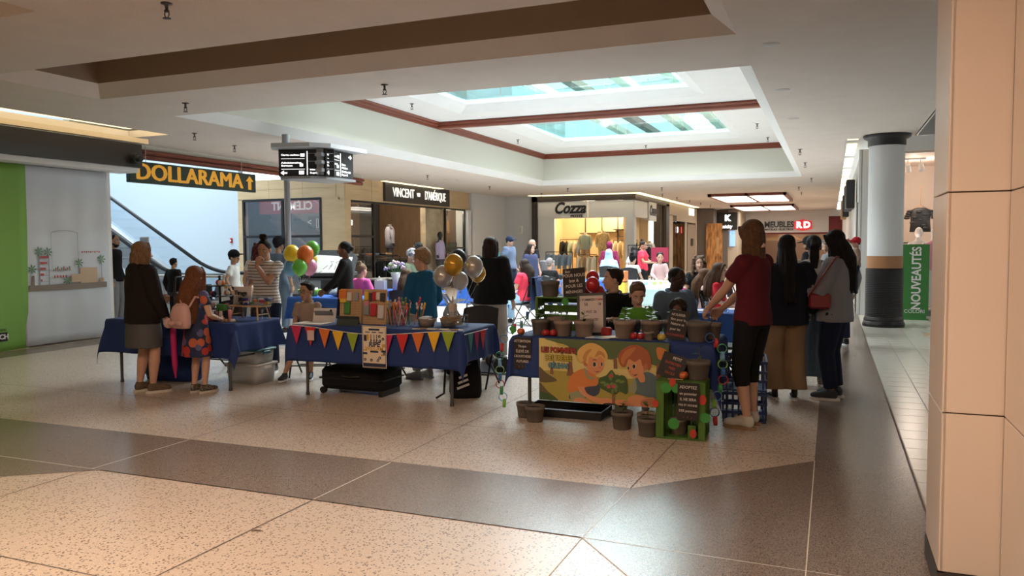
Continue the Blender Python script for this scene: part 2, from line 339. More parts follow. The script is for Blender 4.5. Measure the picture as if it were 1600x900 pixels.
for x0, x1, y0, y1 in OP:
    b, c = .3, .15; o = [(x0, y0), (x1, y0), (x1, y1), (x0, y1)]; i = [(x0 + b, y0 + b), (x1 - b, y0 + b), (x1 - b, y1 - b), (x0 + b, y1 - b)]; mb = MB()
    for k in range(4): l = (k + 1) % 4; mb.add([(*o[k], 4.45), (*o[l], 4.45), (*i[l], 4.6), (*i[k], 4.6)], [(0, 1, 2, 3)]); pass
    struct('skylight_bevel', mb, m_white, ceiling)
    # second-floor balustrade panes around the opening, with top rail
    mr = MB(); k = 0
    for s, n in (('x', 6), ('y', 5)):
        L = (i[1][0] - i[0][0]) if s == 'x' else (i[2][1] - i[1][1])
        for t in (0, 1):
            for q in range(n):
                w = L / n - .02; mb = MB(); mb.box((0, 0, .5), (w, .012, 1.0))
                if s == 'x': put('balustrade_pane', mb.mesh('balustrade_pane', m_teal), ceiling, (i[0][0] + (q + .5) * L / n, i[0][1] if t == 0 else i[2][1], 4.6))
                else: put('balustrade_pane', mb.mesh('balustrade_pane', m_teal), ceiling, (i[0][0] if t == 0 else i[1][0], i[0][1] + (q + .5) * L / n, 4.6), PI / 2)
    for k in range(4): l = (k + 1) % 4; mr.cyl((*i[k], 5.62), (*i[l], 5.62), .02, n=8)
    struct('balustrade_rail', mr, m_steel, ceiling)
# ---- second floor and roof seen through the openings
upper = None
mb = MB(); mb.bb(-15, 3, 33, 33.2, 4.7, 8.2); mb.bb(-15.2, -15, 6, 33, 4.7, 8.2); mb.bb(3, 3.2, 6, 33, 4.7, 8.2); upper = struct('wall_upper_floor', mb, m_white)
mb = MB(); cells(mb, -15, 3, 6, 33.2, 8.2, 8.4, [(-8.2, -1.6, 9.5, 24.5)]); struct('roof_soffit', mb, m_white, upper)
mb = MB(); cells(mb, -15, 3, 6, 33.2, 4.61, 4.70, [(x0 + .24, x1 - .24, y0 + .24, y1 - .24) for x0, x1, y0, y1 in OP]); struct('upper_floor_slab', mb, m_white, upper)
m_beam = mat('beige_roof_beam', (.42, .36, .28), .6); m_beamd = mat('dark_roof_beam', (.10, .06, .04), .6)
for k, (x, mm) in enumerate(((-7.6, m_beam), (-6.5, m_beamd), (-5.2, m_beam), (-3.9, m_beam), (-2.6, m_beamd))):
    mb = MB(); mb.bb(x - .14, x + .14, 8, 33, 5.75, 5.95); struct('roof_beam', mb, mm, upper)
for k in range(7):
    mb = MB(); mb.bb(-8.2, -1.6, 9.6 + 2.4 * k, 9.7 + 2.4 * k, 8.0, 8.2); struct('skylight_bar', mb, m_white, upper)
for q in range(9):
    mb = MB(); mb.box((0, 0, .55), (1.9, .012, 1.1)); put('gallery_pane', mb.mesh('gallery_pane', m_teal), upper, (-14 + q * 2, 28.5, 4.94))
mb = MB(); mb.bb(-5.0, 2.5, 32.85, 33, 6.6, 7.1); struct('upper_shop_sign_band', mb, mat('dark_red_sign', (.22, .02, .02), .5), upper)

# ---- enclosing walls behind and beside the camera, kept pale and plain
mb = MB(); mb.bb(-24, 4, -5.2, -5, 0, CEIL); struct('wall_back', mb, m_white)
mb = MB(); mb.bb(-12.1, -11.9, -5, 1.6, 0, CEIL); mb.bb(-12.1, -11.5, 1.45, 1.6, 0, CEIL); struct('wall_near_left', mb, m_white)
mb = MB(); mb.bb(2.4, 2.6, 3.4, 18.3, 0, 4.0); mb.bb(.69, 2.6, 3.3, 3.5, 0, 4.0); mb.bb(1.4, 1.6, -5, -1.4, 0, CEIL); mb.bb(1.3, 4, -5, 3.5, CEIL, CEIL + .1); struct('wall_near_right', mb, m_white)

# ---- right pillar clad in large pink-cream panels
m_clad = mat('pink_cream_cladding', (.74, .64, .56), .35, vary=.03, vscale=1.5)
mb = MB(); mb.bb(.465, .9, 3.83, 4.29, 0, CEIL); mb.bb(.69, 1.6, -1.5, 3.85, 0, CEIL); pillar = struct('wall_right', mb, mat('dark_joint_gap', (.22, .17, .14), .9))
zs = [.11, .81, 1.754, 2.70, CEIL]
for a, b in zip(zs, zs[1:]):
    g = .003
    for x0, x1, y0, y1 in ((.45, .468, 3.8, 4.3), (.452, .682, 3.8, 3.818), (.68, .698, 3.0, 3.797), (.68, .698, 2.0, 2.99), (.68, .698, 1.0, 1.99)):
        mb = MB(); mb.bb(x0 + (0 if x1 - x0 < .05 else g), x1, y0 + g, y1 - g if y1 - y0 > .05 else y1, a + g, b - g, b=.002); struct('cladding_panel', mb, m_clad, pillar)
mb = MB(); mb.bb(.447, .47, 3.79, 4.3, 0, .11); mb.bb(.447, .69, 3.795, 3.82, 0, .11); mb.bb(.677, .70, 1, 3.8, 0, .11); struct('baseboard_right', mb, mat('dark_base', (.06, .05, .045), .5))
mb = MB()
mb.grid(lambda u, v: (.664 + .006 * math.sin(v * 14), 3.30 - .5 * u, 1.10 * v + .0), 2, 24); mb.grid(lambda u, v: (.66 + .02 * u, 3.30 + .006 * math.sin(v * 14), 1.10 * v), 2, 24)
# ---- round column
t = thing('round_column', 'white round column with copper band and ribbed black base by the green sign', 'column', (.89, 15.78, 0)); t['kind'] = 'structure'
R = .297
mb = MB(); mb.lathe([(R, 1.28), (R, 3.28)], n=40); mb.build('white_shaft', mat('column_white', (.78, .79, .80), .45), t)
mb = MB(); mb.lathe([(R + .004, 1.06), (R + .004, 1.28)], n=40); mb.build('copper_band', mat('copper_band', (.42, .20, .09), .4), t)
mb = MB(); pr = [(R + .055, 0), (R + .06, .05), (R + .045, .09), (R + .035, .10), (R + .04, .13), (R + .025, .17)]
for k in range(27): z = .18 + k * .032; pr += [(R + .018, z), (R + .018, z + .022), (R + .008, z + .025), (R + .008, z + .031)]
pr += [(R + .02, 1.045), (R + .004, 1.055)]; mb.lathe(pr, n=40, smooth=False); mb.build('ribbed_base', m_black, t)
mb = MB(); mb.lathe([(R, 3.25), (R + .02, 3.25), (R + .02, 3.36), (R + .08, 3.39), (R + .10, 3.42), (R + .10, 3.45)], n=40); mb.build('black_capital', m_black, t)

# ---- shop behind green and white sheeting on the left
m_sheet = mat('white_vinyl_sheet', (.62, .66, .72), .5, bump=.3, bscale=2.5); m_green = mat('green_vinyl_sheet', (.20, .40, .07), .55, bump=.4, bscale=2.0)
mb = MB(); mb.bb(-15, -11.56, 1.5, 9.75, 0, CEIL); wl = struct('wall_left', mb, mat('grey_shop_partition', (.30, .31, .32), .7))
mb = MB(); mb.bb(-11.55, -11.0, 1.5, 10.24, 2.88, 3.28); mb.bb(-11.5, -11.05, 1.5, 10.2, 2.80, 2.88, m=1); struct('shop_fascia', mb, [mat('dark_brown_fascia', (.022, .017, .015), .35), m_white], wl)
mb = MB(); mb.bb(-11.06, -10.96, 1.5, 10.35, 3.30, 3.38); struct('fascia_ledge', mb, mat('cream_ledge', (.62, .50, .36), .6), wl)
m_cove = mat('cove_light', (1, .86, .55), .5, emit=1.3)
mb = MB(); mb.bb(-11.5, -10.57, 1.5, 10.43, 3.60, 3.62); mb.bb(-10.57, -10.55, 1.5, 10.43, 3.46, 3.62); cv = struct('cove_light_strip', mb, m_cove, wl)
mb = MB(); mb.cyl((-11.0, 10.05, 3.02), (-10.88, 10.05, 3.02), .09, n=20); mb.cyl((-10.88, 10.05, 3.02), (-10.82, 10.05, 3.02), .06, .05, n=20); mb.build('spotlight_head', m_black, wl)
def sheet(name, y0, y1, z0, z1, x, m, amp, parent=None, wav=9):
    mb = MB(); f = lambda u, v: (x + amp * math.sin(wav * u + 2.2 * v) * (.3 + .7 * (1 - v)) + amp * .5 * math.sin(23 * u - 3 * v), y0 + (y1 - y0) * u, z0 + (z1 - z0) * v)
    mb.grid(f, 50, 20); o = mb.build(name, m, parent); mo = o.modifiers.new('thickness', 'SOLIDIFY'); mo.thickness = .004; return o
ws = thing('hoarding_sheet', 'white vinyl sheet printed with a small furniture drawing, beside the green one', 'sheet', (-11.4, 8.3, 0))
sheet('sheet', .0, 1.55, .02, 2.79, 0, m_sheet, .012, ws)
gs = thing('hoarding_sheet', 'creased bright green vinyl sheet hanging at the far left edge', 'sheet', (-11.36, 2.4, 0))
sheet('sheet', .0, 5.95, -.0, 2.79, 0, m_green, .035, gs, 30)
mb = MB(); mb.box((.055, 5.42, .22), (.012, .24, .13)); mb.build('logo_plate', m_black, gs); letters('NüCH', mat('white_print', (.85, .85, .85), .6), (.066, 5.42, .22), EAST, .10, gs, .003)
letters('UNE VISITE', mat('dark_green_print', (.06, .13, .02), .6), (.064, 5.42, .32), EAST, .04, gs)
# the printed drawing: shelves, desk, plants
mats_p = [mat('print_tan', (.55, .40, .28), .7), mat('print_brown', (.24, .20, .17), .7), mat('print_green', (.10, .22, .12), .7), mat('print_red', (.45, .08, .08), .7), mat('print_line', (.25, .27, .30), .7)]
mb = MB(); Xp = .026
def pr_(y0, y1, z0, z1, m): mb.bb(Xp, Xp + .002, y0, y1, z0, z1, m)
pr_(.06, 1.46, .86, .95, 1)
pr_(.96, 1.28, .95, 1.20, 0); pr_(.80, .96, .97, 1.10, 0); pr_(.24, .255, .95, 1.42, 4); pr_(.40, .415, .95, 1.42, 4)
for k in range(5): pr_(.24, .41, 1.0 + .09 * k, 1.005 + .09 * k, 4); pr_(.26, .26 + .03 * (k + 1), 1.006 + .09 * k, 1.04 + .09 * k, 3)
for z in (1.05, 1.16): pr_(.47, .80, z, z + .006, 4)
for k in range(9): pr_(.48 + .035 * k, .50 + .035 * k, 1.166, 1.19 + .02 * (k % 3), 3 if k % 2 else 2)
for k in range(5): pr_(.49 + .05 * k, .515 + .05 * k, 1.056, 1.09, 3)
for y, z in ((.13, 1.2), (.72, 1.0), (.95, 1.28), (1.37, 1.33), (.40, 1.46), (.25, 1.47)):
    for k in range(7):
        a = k * .9; mb.prism([(0, 0), (.05, .012), (.085, 0), (.05, -.012)], 0, .002, 2, Matrix.Translation((Xp, y, z)) @ Matrix.Rotation(PI / 2, 4, 'Z') @ Matrix.Rotation(PI / 2, 4, 'X') @ Matrix.Rotation(a, 4, 'Z'))
pr_(1.365, 1.372, .95, 1.3, 4); pr_(1.33, 1.41, .95, 1.02, 0); pr_(.11, .16, .95, 1.1, 1)
for k in range(9): pr_(1.0 + .04 * k, 1.02 + .04 * k, 1.44 + .01 * (k % 2), 1.47, 3)
pr_(.46, .463, 1.2, 1.75, 4); pr_(.93, .933, 1.1, 1.75, 4)
ring = [(math.cos(a) * .235 if abs(math.cos(a)) < .9 else math.copysign(.235, math.cos(a)), math.sin(a) * .05) for a in np.linspace(0, PI, 12)]
mb.tube([(Xp + .001, .698 + x, 1.75 + y) for x, y in ring], .003, 4, 4)
mb.build('furniture_print', mats_p, ws)

# ---- escalator hall
mb = MB(); mb.bb(-24, -16.45, 18.85, 19.05, 0, 7); mb.bb(-24.2, -24, 9.7, 19, 0, 7); mb.bb(-24, -15, 9.6, 9.75, 0, 7); hall = struct('wall_escalator_hall', mb, mat('cool_white_paint', (.50, .58, .66), .7))
mb = MB(); mb.bb(-12.25, -12.1, 9.75, 18.85, 3.2, 4.6); mb.bb(-12.16, -12.02, 9.75, 18.8, 3.28, 3.36, 1, .02); mb.bb(-12.16, -12.06, 9.75, 18.8, 3.18, 3.27, 1, .02); struct('bulkhead_with_wood_moulding', mb, [m_cream, m_red_wood], hall)
t = tag(MB().bb(-16.80, -16.73, 18.80, 18.85, 1.62, 1.76, b=.005).bb(-16.785, -16.745, 18.79, 18.80, 1.66, 1.72, 1).build('fire_alarm', [mat('alarm_red', (.45, .02, .02), .4), m_white]), 'small red fire alarm box on the pale wall beside the maple shop corner', 'fire alarm')
# escalator rising to the left
esc = thing('escalator', 'white escalator with glass sides and black handrails rising to the left', 'escalator', (-11.2, 12.3, 0))
sl = math.tan(math.radians(30.0))
def path(h, off=0):   # handrail line in local x (going negative) and z
    pts = [(.15, h)]; pts += [(-x, h) for x in (.1, .35, .6, .8)]
    for k in range(1, 7): a = math.radians(5 * k); pts.append((-.8 - 2.2 * math.sin(a), h + 2.2 * (1 - math.cos(a))))
    x0, z0 = pts[-1]; pts += [(x0 - d, z0 + d * sl) for d in (1.0, 2.5, 4.5, 6.5)]; return pts
for side, y in (('near', 0.), ('far', 1.25)):
    hr = path(.95); lo = path(.30)
    mb = MB(); mb.tube([(.15, y, .22), (.34, y, .30), (.42, y, .55), (.36, y, .82)] + [(x, y, z) for x, z in hr], .042, 8, up=(0, 1, 0)); mb.build('handrail', mat('handrail_rubber', (.015, .015, .017), .35), esc)
    mb = MB(); N = len(hr)
    mb.add([(x, y, z - .04) for x, z in hr] + [(x, y, z) for x, z in lo], [(k, k + 1, N + k + 1, N + k) for k in range(N - 1)]); g = mb.build('glass_balustrade', glass_mat('escalator_glass', (.82, .90, .96), .18), esc)
    mb = MB(); sk = [(x, z) for x, z in lo]; us = [(x - .1, max(0, z - .95)) for x, z in lo]
    for yy in (y - .09, y + .09): mb.add([(x, yy, z) for x, z in sk] + [(x, yy, z) for x, z in us], [(k, k + 1, N + k + 1, N + k) for k in range(N - 1)])
    mb.add([(x, y - .09, z) for x, z in sk] + [(x, y + .09, z) for x, z in sk], [(k, k + 1, N + k + 1, N + k) for k in range(N - 1)]); mb.build('white_skirt_cladding', mat('escalator_white', (.78, .80, .82), .35), esc)
    mb = MB(); mb.tube([(x, y - .1, z + .02) for x, z in lo], .02, 6); mb.build('steel_deck_trim', m_steel, esc)
    mb = MB(); mb.cyl((.18, y - .06, .58), (.18, y + .06, .58), .34, n=28); mb.cyl((.18, y - .065, .58), (.18, y + .065, .58), .22, n=28, m=1); mb.bb(-.1, .45, y - .06, y + .06, 0, .3, 2); mb.bb(.10, .22, y - .07, y - .06, .70, .80, 3); mb.build('newel_end', [m_steel, mat('newel_white', (.8, .8, .8), .4), m_greymetal, mat('warning_yellow', (.7, .35, .02), .5)], esc)
mb = MB()
for k in range(16): x = -1.4 - .4 * k; z = .15 + max(0, k - 0) * .23; mb.bb(x - .2, x + .2, .1, 1.15, z - .05, z)
mb.bb(-1.3, .2, .1, 1.15, 0, .06); mb.build('steps', m_greymetal, esc)
mb = MB(); us = [(-2.4 - d, d * sl) for d in (0, 2, 4, 6.5)]; mb.tube([(x, -.12, z + .18) for x, z in us], .16, 4, flat=.4, up=(0, 0, 1)); mb.build('dark_truss_edge', m_black, esc)
mb = MB()
for k in range(12): x = -2.6 - .22 * k; MB().cyl((x, -.1, 0), (x, -.1, max(.05, (-x - 2.4) * sl + .1)), .012, n=6).build('guard_bar', m_blackmetal, esc)
bar = thing('guard_rail', 'pale steel barrier rail with a black panel in front of the escalator', 'railing', (-10.9, 11.9, 0))
mb = MB(); mb.cyl((-1.6, 0, .95), (.25, 0, .95), .025); mb.cyl((-1.6, 0, .45), (.25, 0, .45), .02); mb.cyl((-.1, 0, 0), (.12, 0, 1.0), .03); mb.cyl((-1.4, 0, 0), (-1.4, 0, .95), .03); mb.build('rail', mat('pale_steel', (.62, .60, .56), .4, metal=.3), bar)
MB().bb(-.85, -.2, -.03, .03, .48, .80, b=.02).build('black_panel', m_black, bar)
gate = thing('notice_stand', 'tall narrow grey stand beside the white sheet and the escalator', 'stand', (-12.2, 11.35, 0))
MB().bb(-.1, .1, -.03, .03, .78, 1.72, b=.015).build('panel', mat('grey_panel', (.40, .43, .46), .5), gate); MB().cyl((0, 0, 0), (0, 0, .8), .03).bb(-.2, .2, -.15, .15, 0, .02).build('post', m_steel, gate)
# white corner post of the hoarding
mb = MB(); mb.bb(-11.55, -11.42, 9.8, 9.93, 0, 2.85); struct('trim_1', mb, m_white)

# ---- DOLLARAMA hanging sign
t = thing('hanging_shop_sign', 'long dark green hanging sign with yellow letters and an up arrow', 'sign', (-12.0, 12.55, 2.72))
MB().bb(-.05, .05, -1.72, 1.70, 0, .40, b=.01).build('panel', mat('dark_green_panel', (.015, .035, .02), .4), t)
m_yel = mat('sign_yellow', (.85, .42, .04), .6, emit=.2)
me = text_mesh('DOLLARAMA', .43, 0., .002, 'CENTER', 1.12); src = MB()
V0, F0 = [tuple(v.co) for v in me.vertices], [tuple(p.vertices) for p in me.polygons]
for dx, dy in ((-.02, 0), (0, .006), (.02, 0), (0, -.006)): src.add([(x + dx, y + dy, z + .0004 * (dx > 0) + .0007 * (dy > 0)) for x, y, z in V0], F0)
put('lettering', src.mesh('lettering', m_yel), t, M=facing((.052, -.16, .20), EAST))
mb = MB(); mb.prism([(-.05, -.15), (.05, -.15), (.05, .03), (.12, .03), (0, .15), (-.12, .03), (-.05, .03)], 0, .006, 0, facing((.052, 1.49, .20), EAST)); mb.build('arrow', m_yel, t)
mb = MB()
for y in (-1.3, 1.3): MB().cyl((0, y, .4), (0, y, .73), .008, n=6).build('hanger_rod', m_steel, t)
# ================================================================ SHOPS
def garment(mb, c, w=.42, h=.62, d=.12, m=0, sleeves=True, rz=0, M=None):
    """a top on a hanger or torso: shoulders, body, two sleeves"""
    B = (M or Matrix()) @ Matrix.Translation(c) @ Matrix.Rotation(rz, 4, 'Z')
    mb.loft([(0, 0, -h, w * .46, d * .55), (0, 0, -h * .6, w * .44, d * .5), (0, 0, -h * .25, w * .48, d * .55), (0, 0, -.06, w * .44, d * .45), (0, 0, 0, w * .16, d * .35)], 14, m, B)
    if sleeves:
        for s in (-1, 1): mb.tube([(s * w * .40, 0, -.08), (s * w * .56, .01, -h * .4), (s * w * .60, .02, -h * .78)], [.06, .055, .045], 8, m, M=B)
def mannequin(name, label, loc, rz, m_body, m_top, m_bot=None, head=True, scale=1.):
    t = thing(name, label, 'mannequin', loc, rz); t.scale = (scale,) * 3
    mb = MB(); mb.loft([(0, 0, .82, .15, .11), (0, 0, .95, .17, .12), (0, 0, 1.10, .13, .10), (0, 0, 1.28, .17, .12), (0, 0, 1.40, .19, .09), (0, 0, 1.45, .07, .06), (0, 0, 1.52, .055, .055)], 16)
    if head: mb.ball((0, .01, 1.62), (.075, .095, .12), 16)
    for s in (-1, 1):
        mb.tube([(s * .19, 0, 1.37), (s * .24, -.02, 1.12), (s * .24, .06, .9)], [.05, .042, .035], 8, round_ends=True); mb.tube([(s * .085, 0, .85), (s * .09, .01, .48), (s * .09, 0, .05)], [.085, .06, .04], 10)
    mb.build('form', m_body, t)
    mb = MB(); garment(mb, (0, 0, 1.45), .44, .62, .26); mb.build('top', m_top, t)
    if m_bot:
        mb = MB()
        for s in (-1, 1): mb.tube([(s * .085, 0, .90), (s * .095, .01, .48), (s * .095, 0, .1)], [.105, .08, .07], 12)
        mb.build('trousers', m_bot, t)
    mb = MB(); mb.lathe([(.0, .0), (.18, 0), (.18, .015), (0, .02)], n=20); mb.build('base_plate', m_steel, t)
    return t
def rack(name, label, loc, rz, L, cols, z=1.25, gm=.62, group=None):
    t = thing(name, label, 'clothes rack', loc, rz, group)
    mb = MB(); mb.cyl((-L / 2, 0, z), (L / 2, 0, z), .014, n=8)
    for s in (-1, 1): mb.cyl((s * L / 2, 0, 0), (s * L / 2, 0, z), .014, n=8); mb.bb(s * L / 2 - .02, s * L / 2 + .02, -.2, .2, 0, .03)
    mb.build('rail', m_blackmetal, t); n = len(cols)
    for k, c in enumerate(cols):
        mb = MB(); garment(mb, (0, 0, 0), .40, gm, .07, rz=PI / 2 + random.uniform(-.2, .2)); mb.tube([(0, 0, 0), (0, 0, .04), (.0, .02, .06)], .004, 4)
        put('hanging_garment', mb.mesh('hanging_garment', c), t, (-L / 2 + (k + .5) * L / n, 0, z - .06))
    return t
gcol = [mat('garment_' + n, c, .9) for n, c in (('black', (.015, .015, .017)), ('charcoal', (.06, .06, .065)), ('cream', (.62, .52, .38)), ('sage', (.34, .42, .34)), ('denim', (.20, .27, .36)), ('white', (.72, .70, .66)), ('lilac', (.42, .36, .55)), ('orange', (.55, .18, .07)), ('tan', (.42, .27, .14)), ('mint', (.35, .50, .47)))]
G = dict(zip('black charcoal cream sage denim white lilac orange tan mint'.split(), gcol))
g_leo = spots_mat('leopard_print', (.62, .45, .20), [(.20, .10, .03), (.75, .62, .35), (.35, .18, .06)], 30, .38)
m_dkfloor = mat('dark_wood_floor', (.08, .06, .045), .4, vary=.2, vscale=3)
m_dkwall = mat('charcoal_wall', (.055, .05, .047), .8); m_brownwall = mat('brown_wood_wall', (.17, .105, .06), .6, vary=.15, vscale=1.5, stretch=(6, 6, 1))
m_warm = mat('warm_shop_wall', (.74, .56, .33), .7)
def shop_lamp(loc, power, color=(1, .82, .6), r=.25):
    d = bpy.data.lights.new('shop_lamp', 'POINT'); d.energy = power; d.color = color; d.shadow_soft_size = r; o = bpy.data.objects.new('shop_lamp', d); o.location = loc; COL.objects.link(o)
# ---- menswear shop with maple front
mb = MB(); mb.bb(-16.45, -12.9, 18.8, 19.0, 2.88, 3.45); mb.bb(-12.9, -12.7, 18.8, 27.0, 2.82, 3.45); mb.bb(-16.45, -16.25, 18.8, 19.0, 0, 2.9); mb.bb(-13.5, -12.86, 18.8, 19.0, 0, 2.88); mb.bb(-12.86, -12.69, 18.79, 19.1, 0, 2.82)
vin = struct('wall_menswear_shop', mb, m_wood_beige)
# the maple cladding boards of the fascia, proud of it with open joints
for x0, x1 in ((-16.44, -15.3), (-15.3, -14.1), (-14.1, -12.97)):
    for z0, z1 in ((2.89, 3.16), (3.16, 3.45)): MB().bb(x0 + .004, x1 - .004, 18.788, 18.8, z0 + .004, z1 - .004).build('cladding_board', m_wood_beige, vin)
for k in range(6):
    for z0, z1 in ((2.83, 3.13), (3.13, 3.45)): MB().bb(-12.7, -12.688, 18.85 + k * 1.36, 20.2 + k * 1.36, z0 + .004, z1 - .004).build('cladding_board', m_wood_beige, vin)
mb = MB(); mb.bb(-19.5, -12.9, 19.0, 27.2, .0, .01, 0); mb.bb(-19.5, -19.3, 19, 27.2, 0, 3.4, 1); mb.bb(-19.3, -12.9, 27.0, 27.2, 0, 3.4, 1); mb.bb(-19.3, -12.9, 19, 27, 3.3, 3.4, 2); mb.bb(-16.8, -16.6, 21.5, 27, 0, 3.3, 3); struct('shop_interior', mb, [m_dkfloor, m_brownwall, m_dkwall, m_dkwall], vin)
MB().bb(-16.58, -16.5, 24.4, 25.4, 0, 3.2).build('wood_panel', m_brownwall, vin)
MB().bb(-16.6, -16.3, 21.6, 24.2, 1.55, 1.6).bb(-16.6, -16.3, 21.6, 24.2, 2.35, 2.4).build('wall_shelf', m_blackmetal, vin)
def win_frame(name, pts, parent, w=.07, d=.08, m=None):
    mb = MB()
    for a, b in pts: 
        a, b = Vector(a), Vector(b); v = b - a
        c = (a + b) / 2; s = Vector((max(abs(v.x), w if abs(v.y) < 1e-6 else d), max(abs(v.y), w if abs(v.x) < 1e-6 else d), max(abs(v.z), w))); mb.box(c, s)
    return mb.build(name, m or m_blackmetal, parent)
win_frame('window_frame', [((-16.25, 18.82, 0.05), (-16.25, 18.82, 2.88)), ((-14.84, 18.82, 0.05), (-14.84, 18.82, 2.88)), ((-13.5, 18.82, .05), (-13.5, 18.82, 2.88)), ((-16.25, 18.82, 2.86), (-13.5, 18.82, 2.86)), ((-16.25, 18.82, 1.79), (-13.5, 18.82, 1.79)), ((-16.25, 18.82, .08), (-13.5, 18.82, .08))], vin)
for x0, x1 in ((-16.2, -14.88), (-14.8, -13.54)):
    for z0, z1 in ((.12, 1.76), (1.83, 2.82)): MB().bb(x0, x1, 18.815, 18.825, z0, z1).build('pane', glass_mat('reflecting_glass', (.66, .66, .66), .16), vin)
win_frame('window_frame', [((-12.75, 19.1, .05), (-12.75, 19.1, 2.82)), ((-12.75, 20.37, .05), (-12.75, 20.37, 2.82)), ((-12.75, 19.1, 2.80), (-12.75, 20.37, 2.80)), ((-12.75, 19.1, 1.78), (-12.75, 20.37, 1.78)), ((-12.75, 19.1, .1), (-12.75, 20.37, .1)), ((-12.75, 20.37, 2.80), (-12.75, 25.0, 2.80)), ((-12.75, 25.1, .05), (-12.75, 25.1, 2.82)), ((-12.75, 26.65, .05), (-12.75, 26.65, 2.82)), ((-12.75, 25.1, 2.80), (-12.75, 26.65, 2.80)), ((-12.75, 25.1, 1.4), (-12.75, 26.65, 1.4))], vin)
for y0, y1, z0, z1 in ((19.15, 20.32, .15, 1.74), (19.15, 20.32, 1.82, 2.76), (25.15, 26.6, .1, 1.36), (25.15, 26.6, 1.44, 2.76)): MB().bb(-12.76, -12.75, y0, y1, z0, z1).build('pane', m_glass, vin)
mb = MB(); mb.bb(-13.0, -12.8, 23.75, 25.05, .0, 2.8); mb.bb(-13.9, -13.7, 20.4, 20.5, 0, 2.8); struct('display_partition', mb, mat('gold_concrete', (.40, .33, .22), .5, vary=.25, vscale=3), vin)
sg = thing('shop_sign', 'black sign box with white lettering over the menswear shop', 'sign', (-12.66, 23.0, 2.86))
MB().bb(-.12, .06, -2.15, 2.2, 0, .66, b=.01).bb(-.14, .09, -2.2, 2.2, .60, .68).build('box', mat('sign_brown_black', (.03, .024, .02), .45), sg)
m_wl = mat('lit_white_letters', (.95, .93, .9), .4, emit=.6)
letters('VINCENT', m_wl, (.065, -1.05, .29), EAST, .40, sg, .003, .01, sx=.80); letters('VIIII', m_wl, (.065, -.09, .29), EAST, .17, sg, .004, .01, sx=.8); letters("D'AMÉRIQUE", m_wl, (.065, 1.10, .29), EAST, .40, sg, .003, .01, sx=.66)
m_neon = mat('neon_white', (1, 1, 1), .4, emit=1.2)
t = thing('neon_sign', 'white script neon sign behind the shop window left of the entrance', 'sign', (-13.4, 19.6, 2.1)); letters('Mariana', m_neon, (0, .1, .13), EAST, .34, t, .006, .008, shear=.3)
mannequin('mannequin', 'dark headed mannequin wearing a lilac suit jacket in the shop entrance', (-12.55, 24.3, .15), EAST - PI / 2, mat('black_mannequin', (.03, .03, .03), .5), G['lilac'], G['charcoal'], scale=1.05)
mannequin('mannequin', 'torso form in a grey shirt above the dark display table', (-14.3, 23.9, .42), -PI / 2 + .8, G['charcoal'], mat('grey_shirt', (.22, .22, .26), .9), None, head=False, scale=1.2)
t = thing('display_table', 'dark two tier display table inside the menswear shop', 'table', (-13.9, 21.7, 0)); mb = MB(); mb.bb(-.5, .6, -1.2, 1.3, .80, .85); mb.bb(-.4, .5, -1.1, 1.2, 1.15, 1.19)
for x in (-.45, .55):
    for y in (-1.15, 1.25): mb.bb(x - .02, x + .02, y - .02, y + .02, 0, 1.15)
mb.build('frame', m_blackmetal, t)
for k in range(6): tag(MB().bb(-.15, .15, -.13, .13, 0, .07, b=.02).build('folded_shirt', [G['white'], G['charcoal'], G['orange'], G['denim'], G['black'], G['tan']][k], None, (-13.75, 20.75 + k * .4, 1.19)), ['white', 'charcoal', 'rust', 'blue', 'black', 'tan'][k] + ' folded shirt on the dark display table', 'folded shirt', 'folded shirts on display table')
rack('clothes_rack', 'rack of rust and dark shirts behind the left shop window', (-13.5, 19.75, .9), PI / 2, 1.0, [G['orange'], G['charcoal'], G['orange'], G['tan']], 1.1, .7)
rack('clothes_rack', 'low rack of dark and patterned shirts left of the entrance', (-13.2, 19.8, 0), PI / 2, 1.0, [G['charcoal'], G['black'], G['charcoal'], spots_mat('pattern_shirt', (.5, .5, .52), [(.1, .1, .12), (.3, .3, .34)], 40)], 1.2, .75)
rack('clothes_rack', 'long rack of black trousers across the shop entrance', (-12.95, 22.2, 0), PI / 2, 2.6, [G['black']] * 11, 1.1, .8)
rack('clothes_rack', 'rack of dark jackets under the lilac suit', (-12.3, 25.9, 0), PI / 2, 1.7, [G['charcoal'], G['black'], G['denim'], G['black'], G['charcoal'], G['lilac'], G['black']], 1.1, .75)
t = thing('poster_stand', 'dark poster with clothing pictures inside the right shop window', 'poster', (-12.9, 25.9, 0)); MB().bb(-.02, .0, -.45, .45, .3, 1.6).build('board', m_dkwall, t)
for k in range(4): MB().bb(0, .006, -.38 + .2 * k, -.22 + .2 * k, .7, 1.2 + .05 * k).build('picture', [G['lilac'], G['denim'], G['tan'], G['charcoal']][k], t)
t = thing('folded_goods_shelf', 'low dark shelf with folded pale goods at the shop entrance', 'shelf', (-12.35, 20.2, 0)); MB().bb(-.25, .25, -.6, .6, .0, .5, b=.01).build('body', m_black, t); MB().bb(-.2, .2, -.5, -.1, .5, .56, b=.02).bb(-.2, .2, .05, .45, .5, .55, b=.02).build('folded_goods', G['white'], t)
shop_lamp((-14.5, 22.5, 3.0), 160); shop_lamp((-13.3, 24.3, 3.1), 50); shop_lamp((-13.9, 23.2, 2.9), 40)
shop_lamp((-14.8, 20.4, 2.9), 60, (1, .9, .8)); shop_lamp((-13.2, 26.0, 2.6), 25)
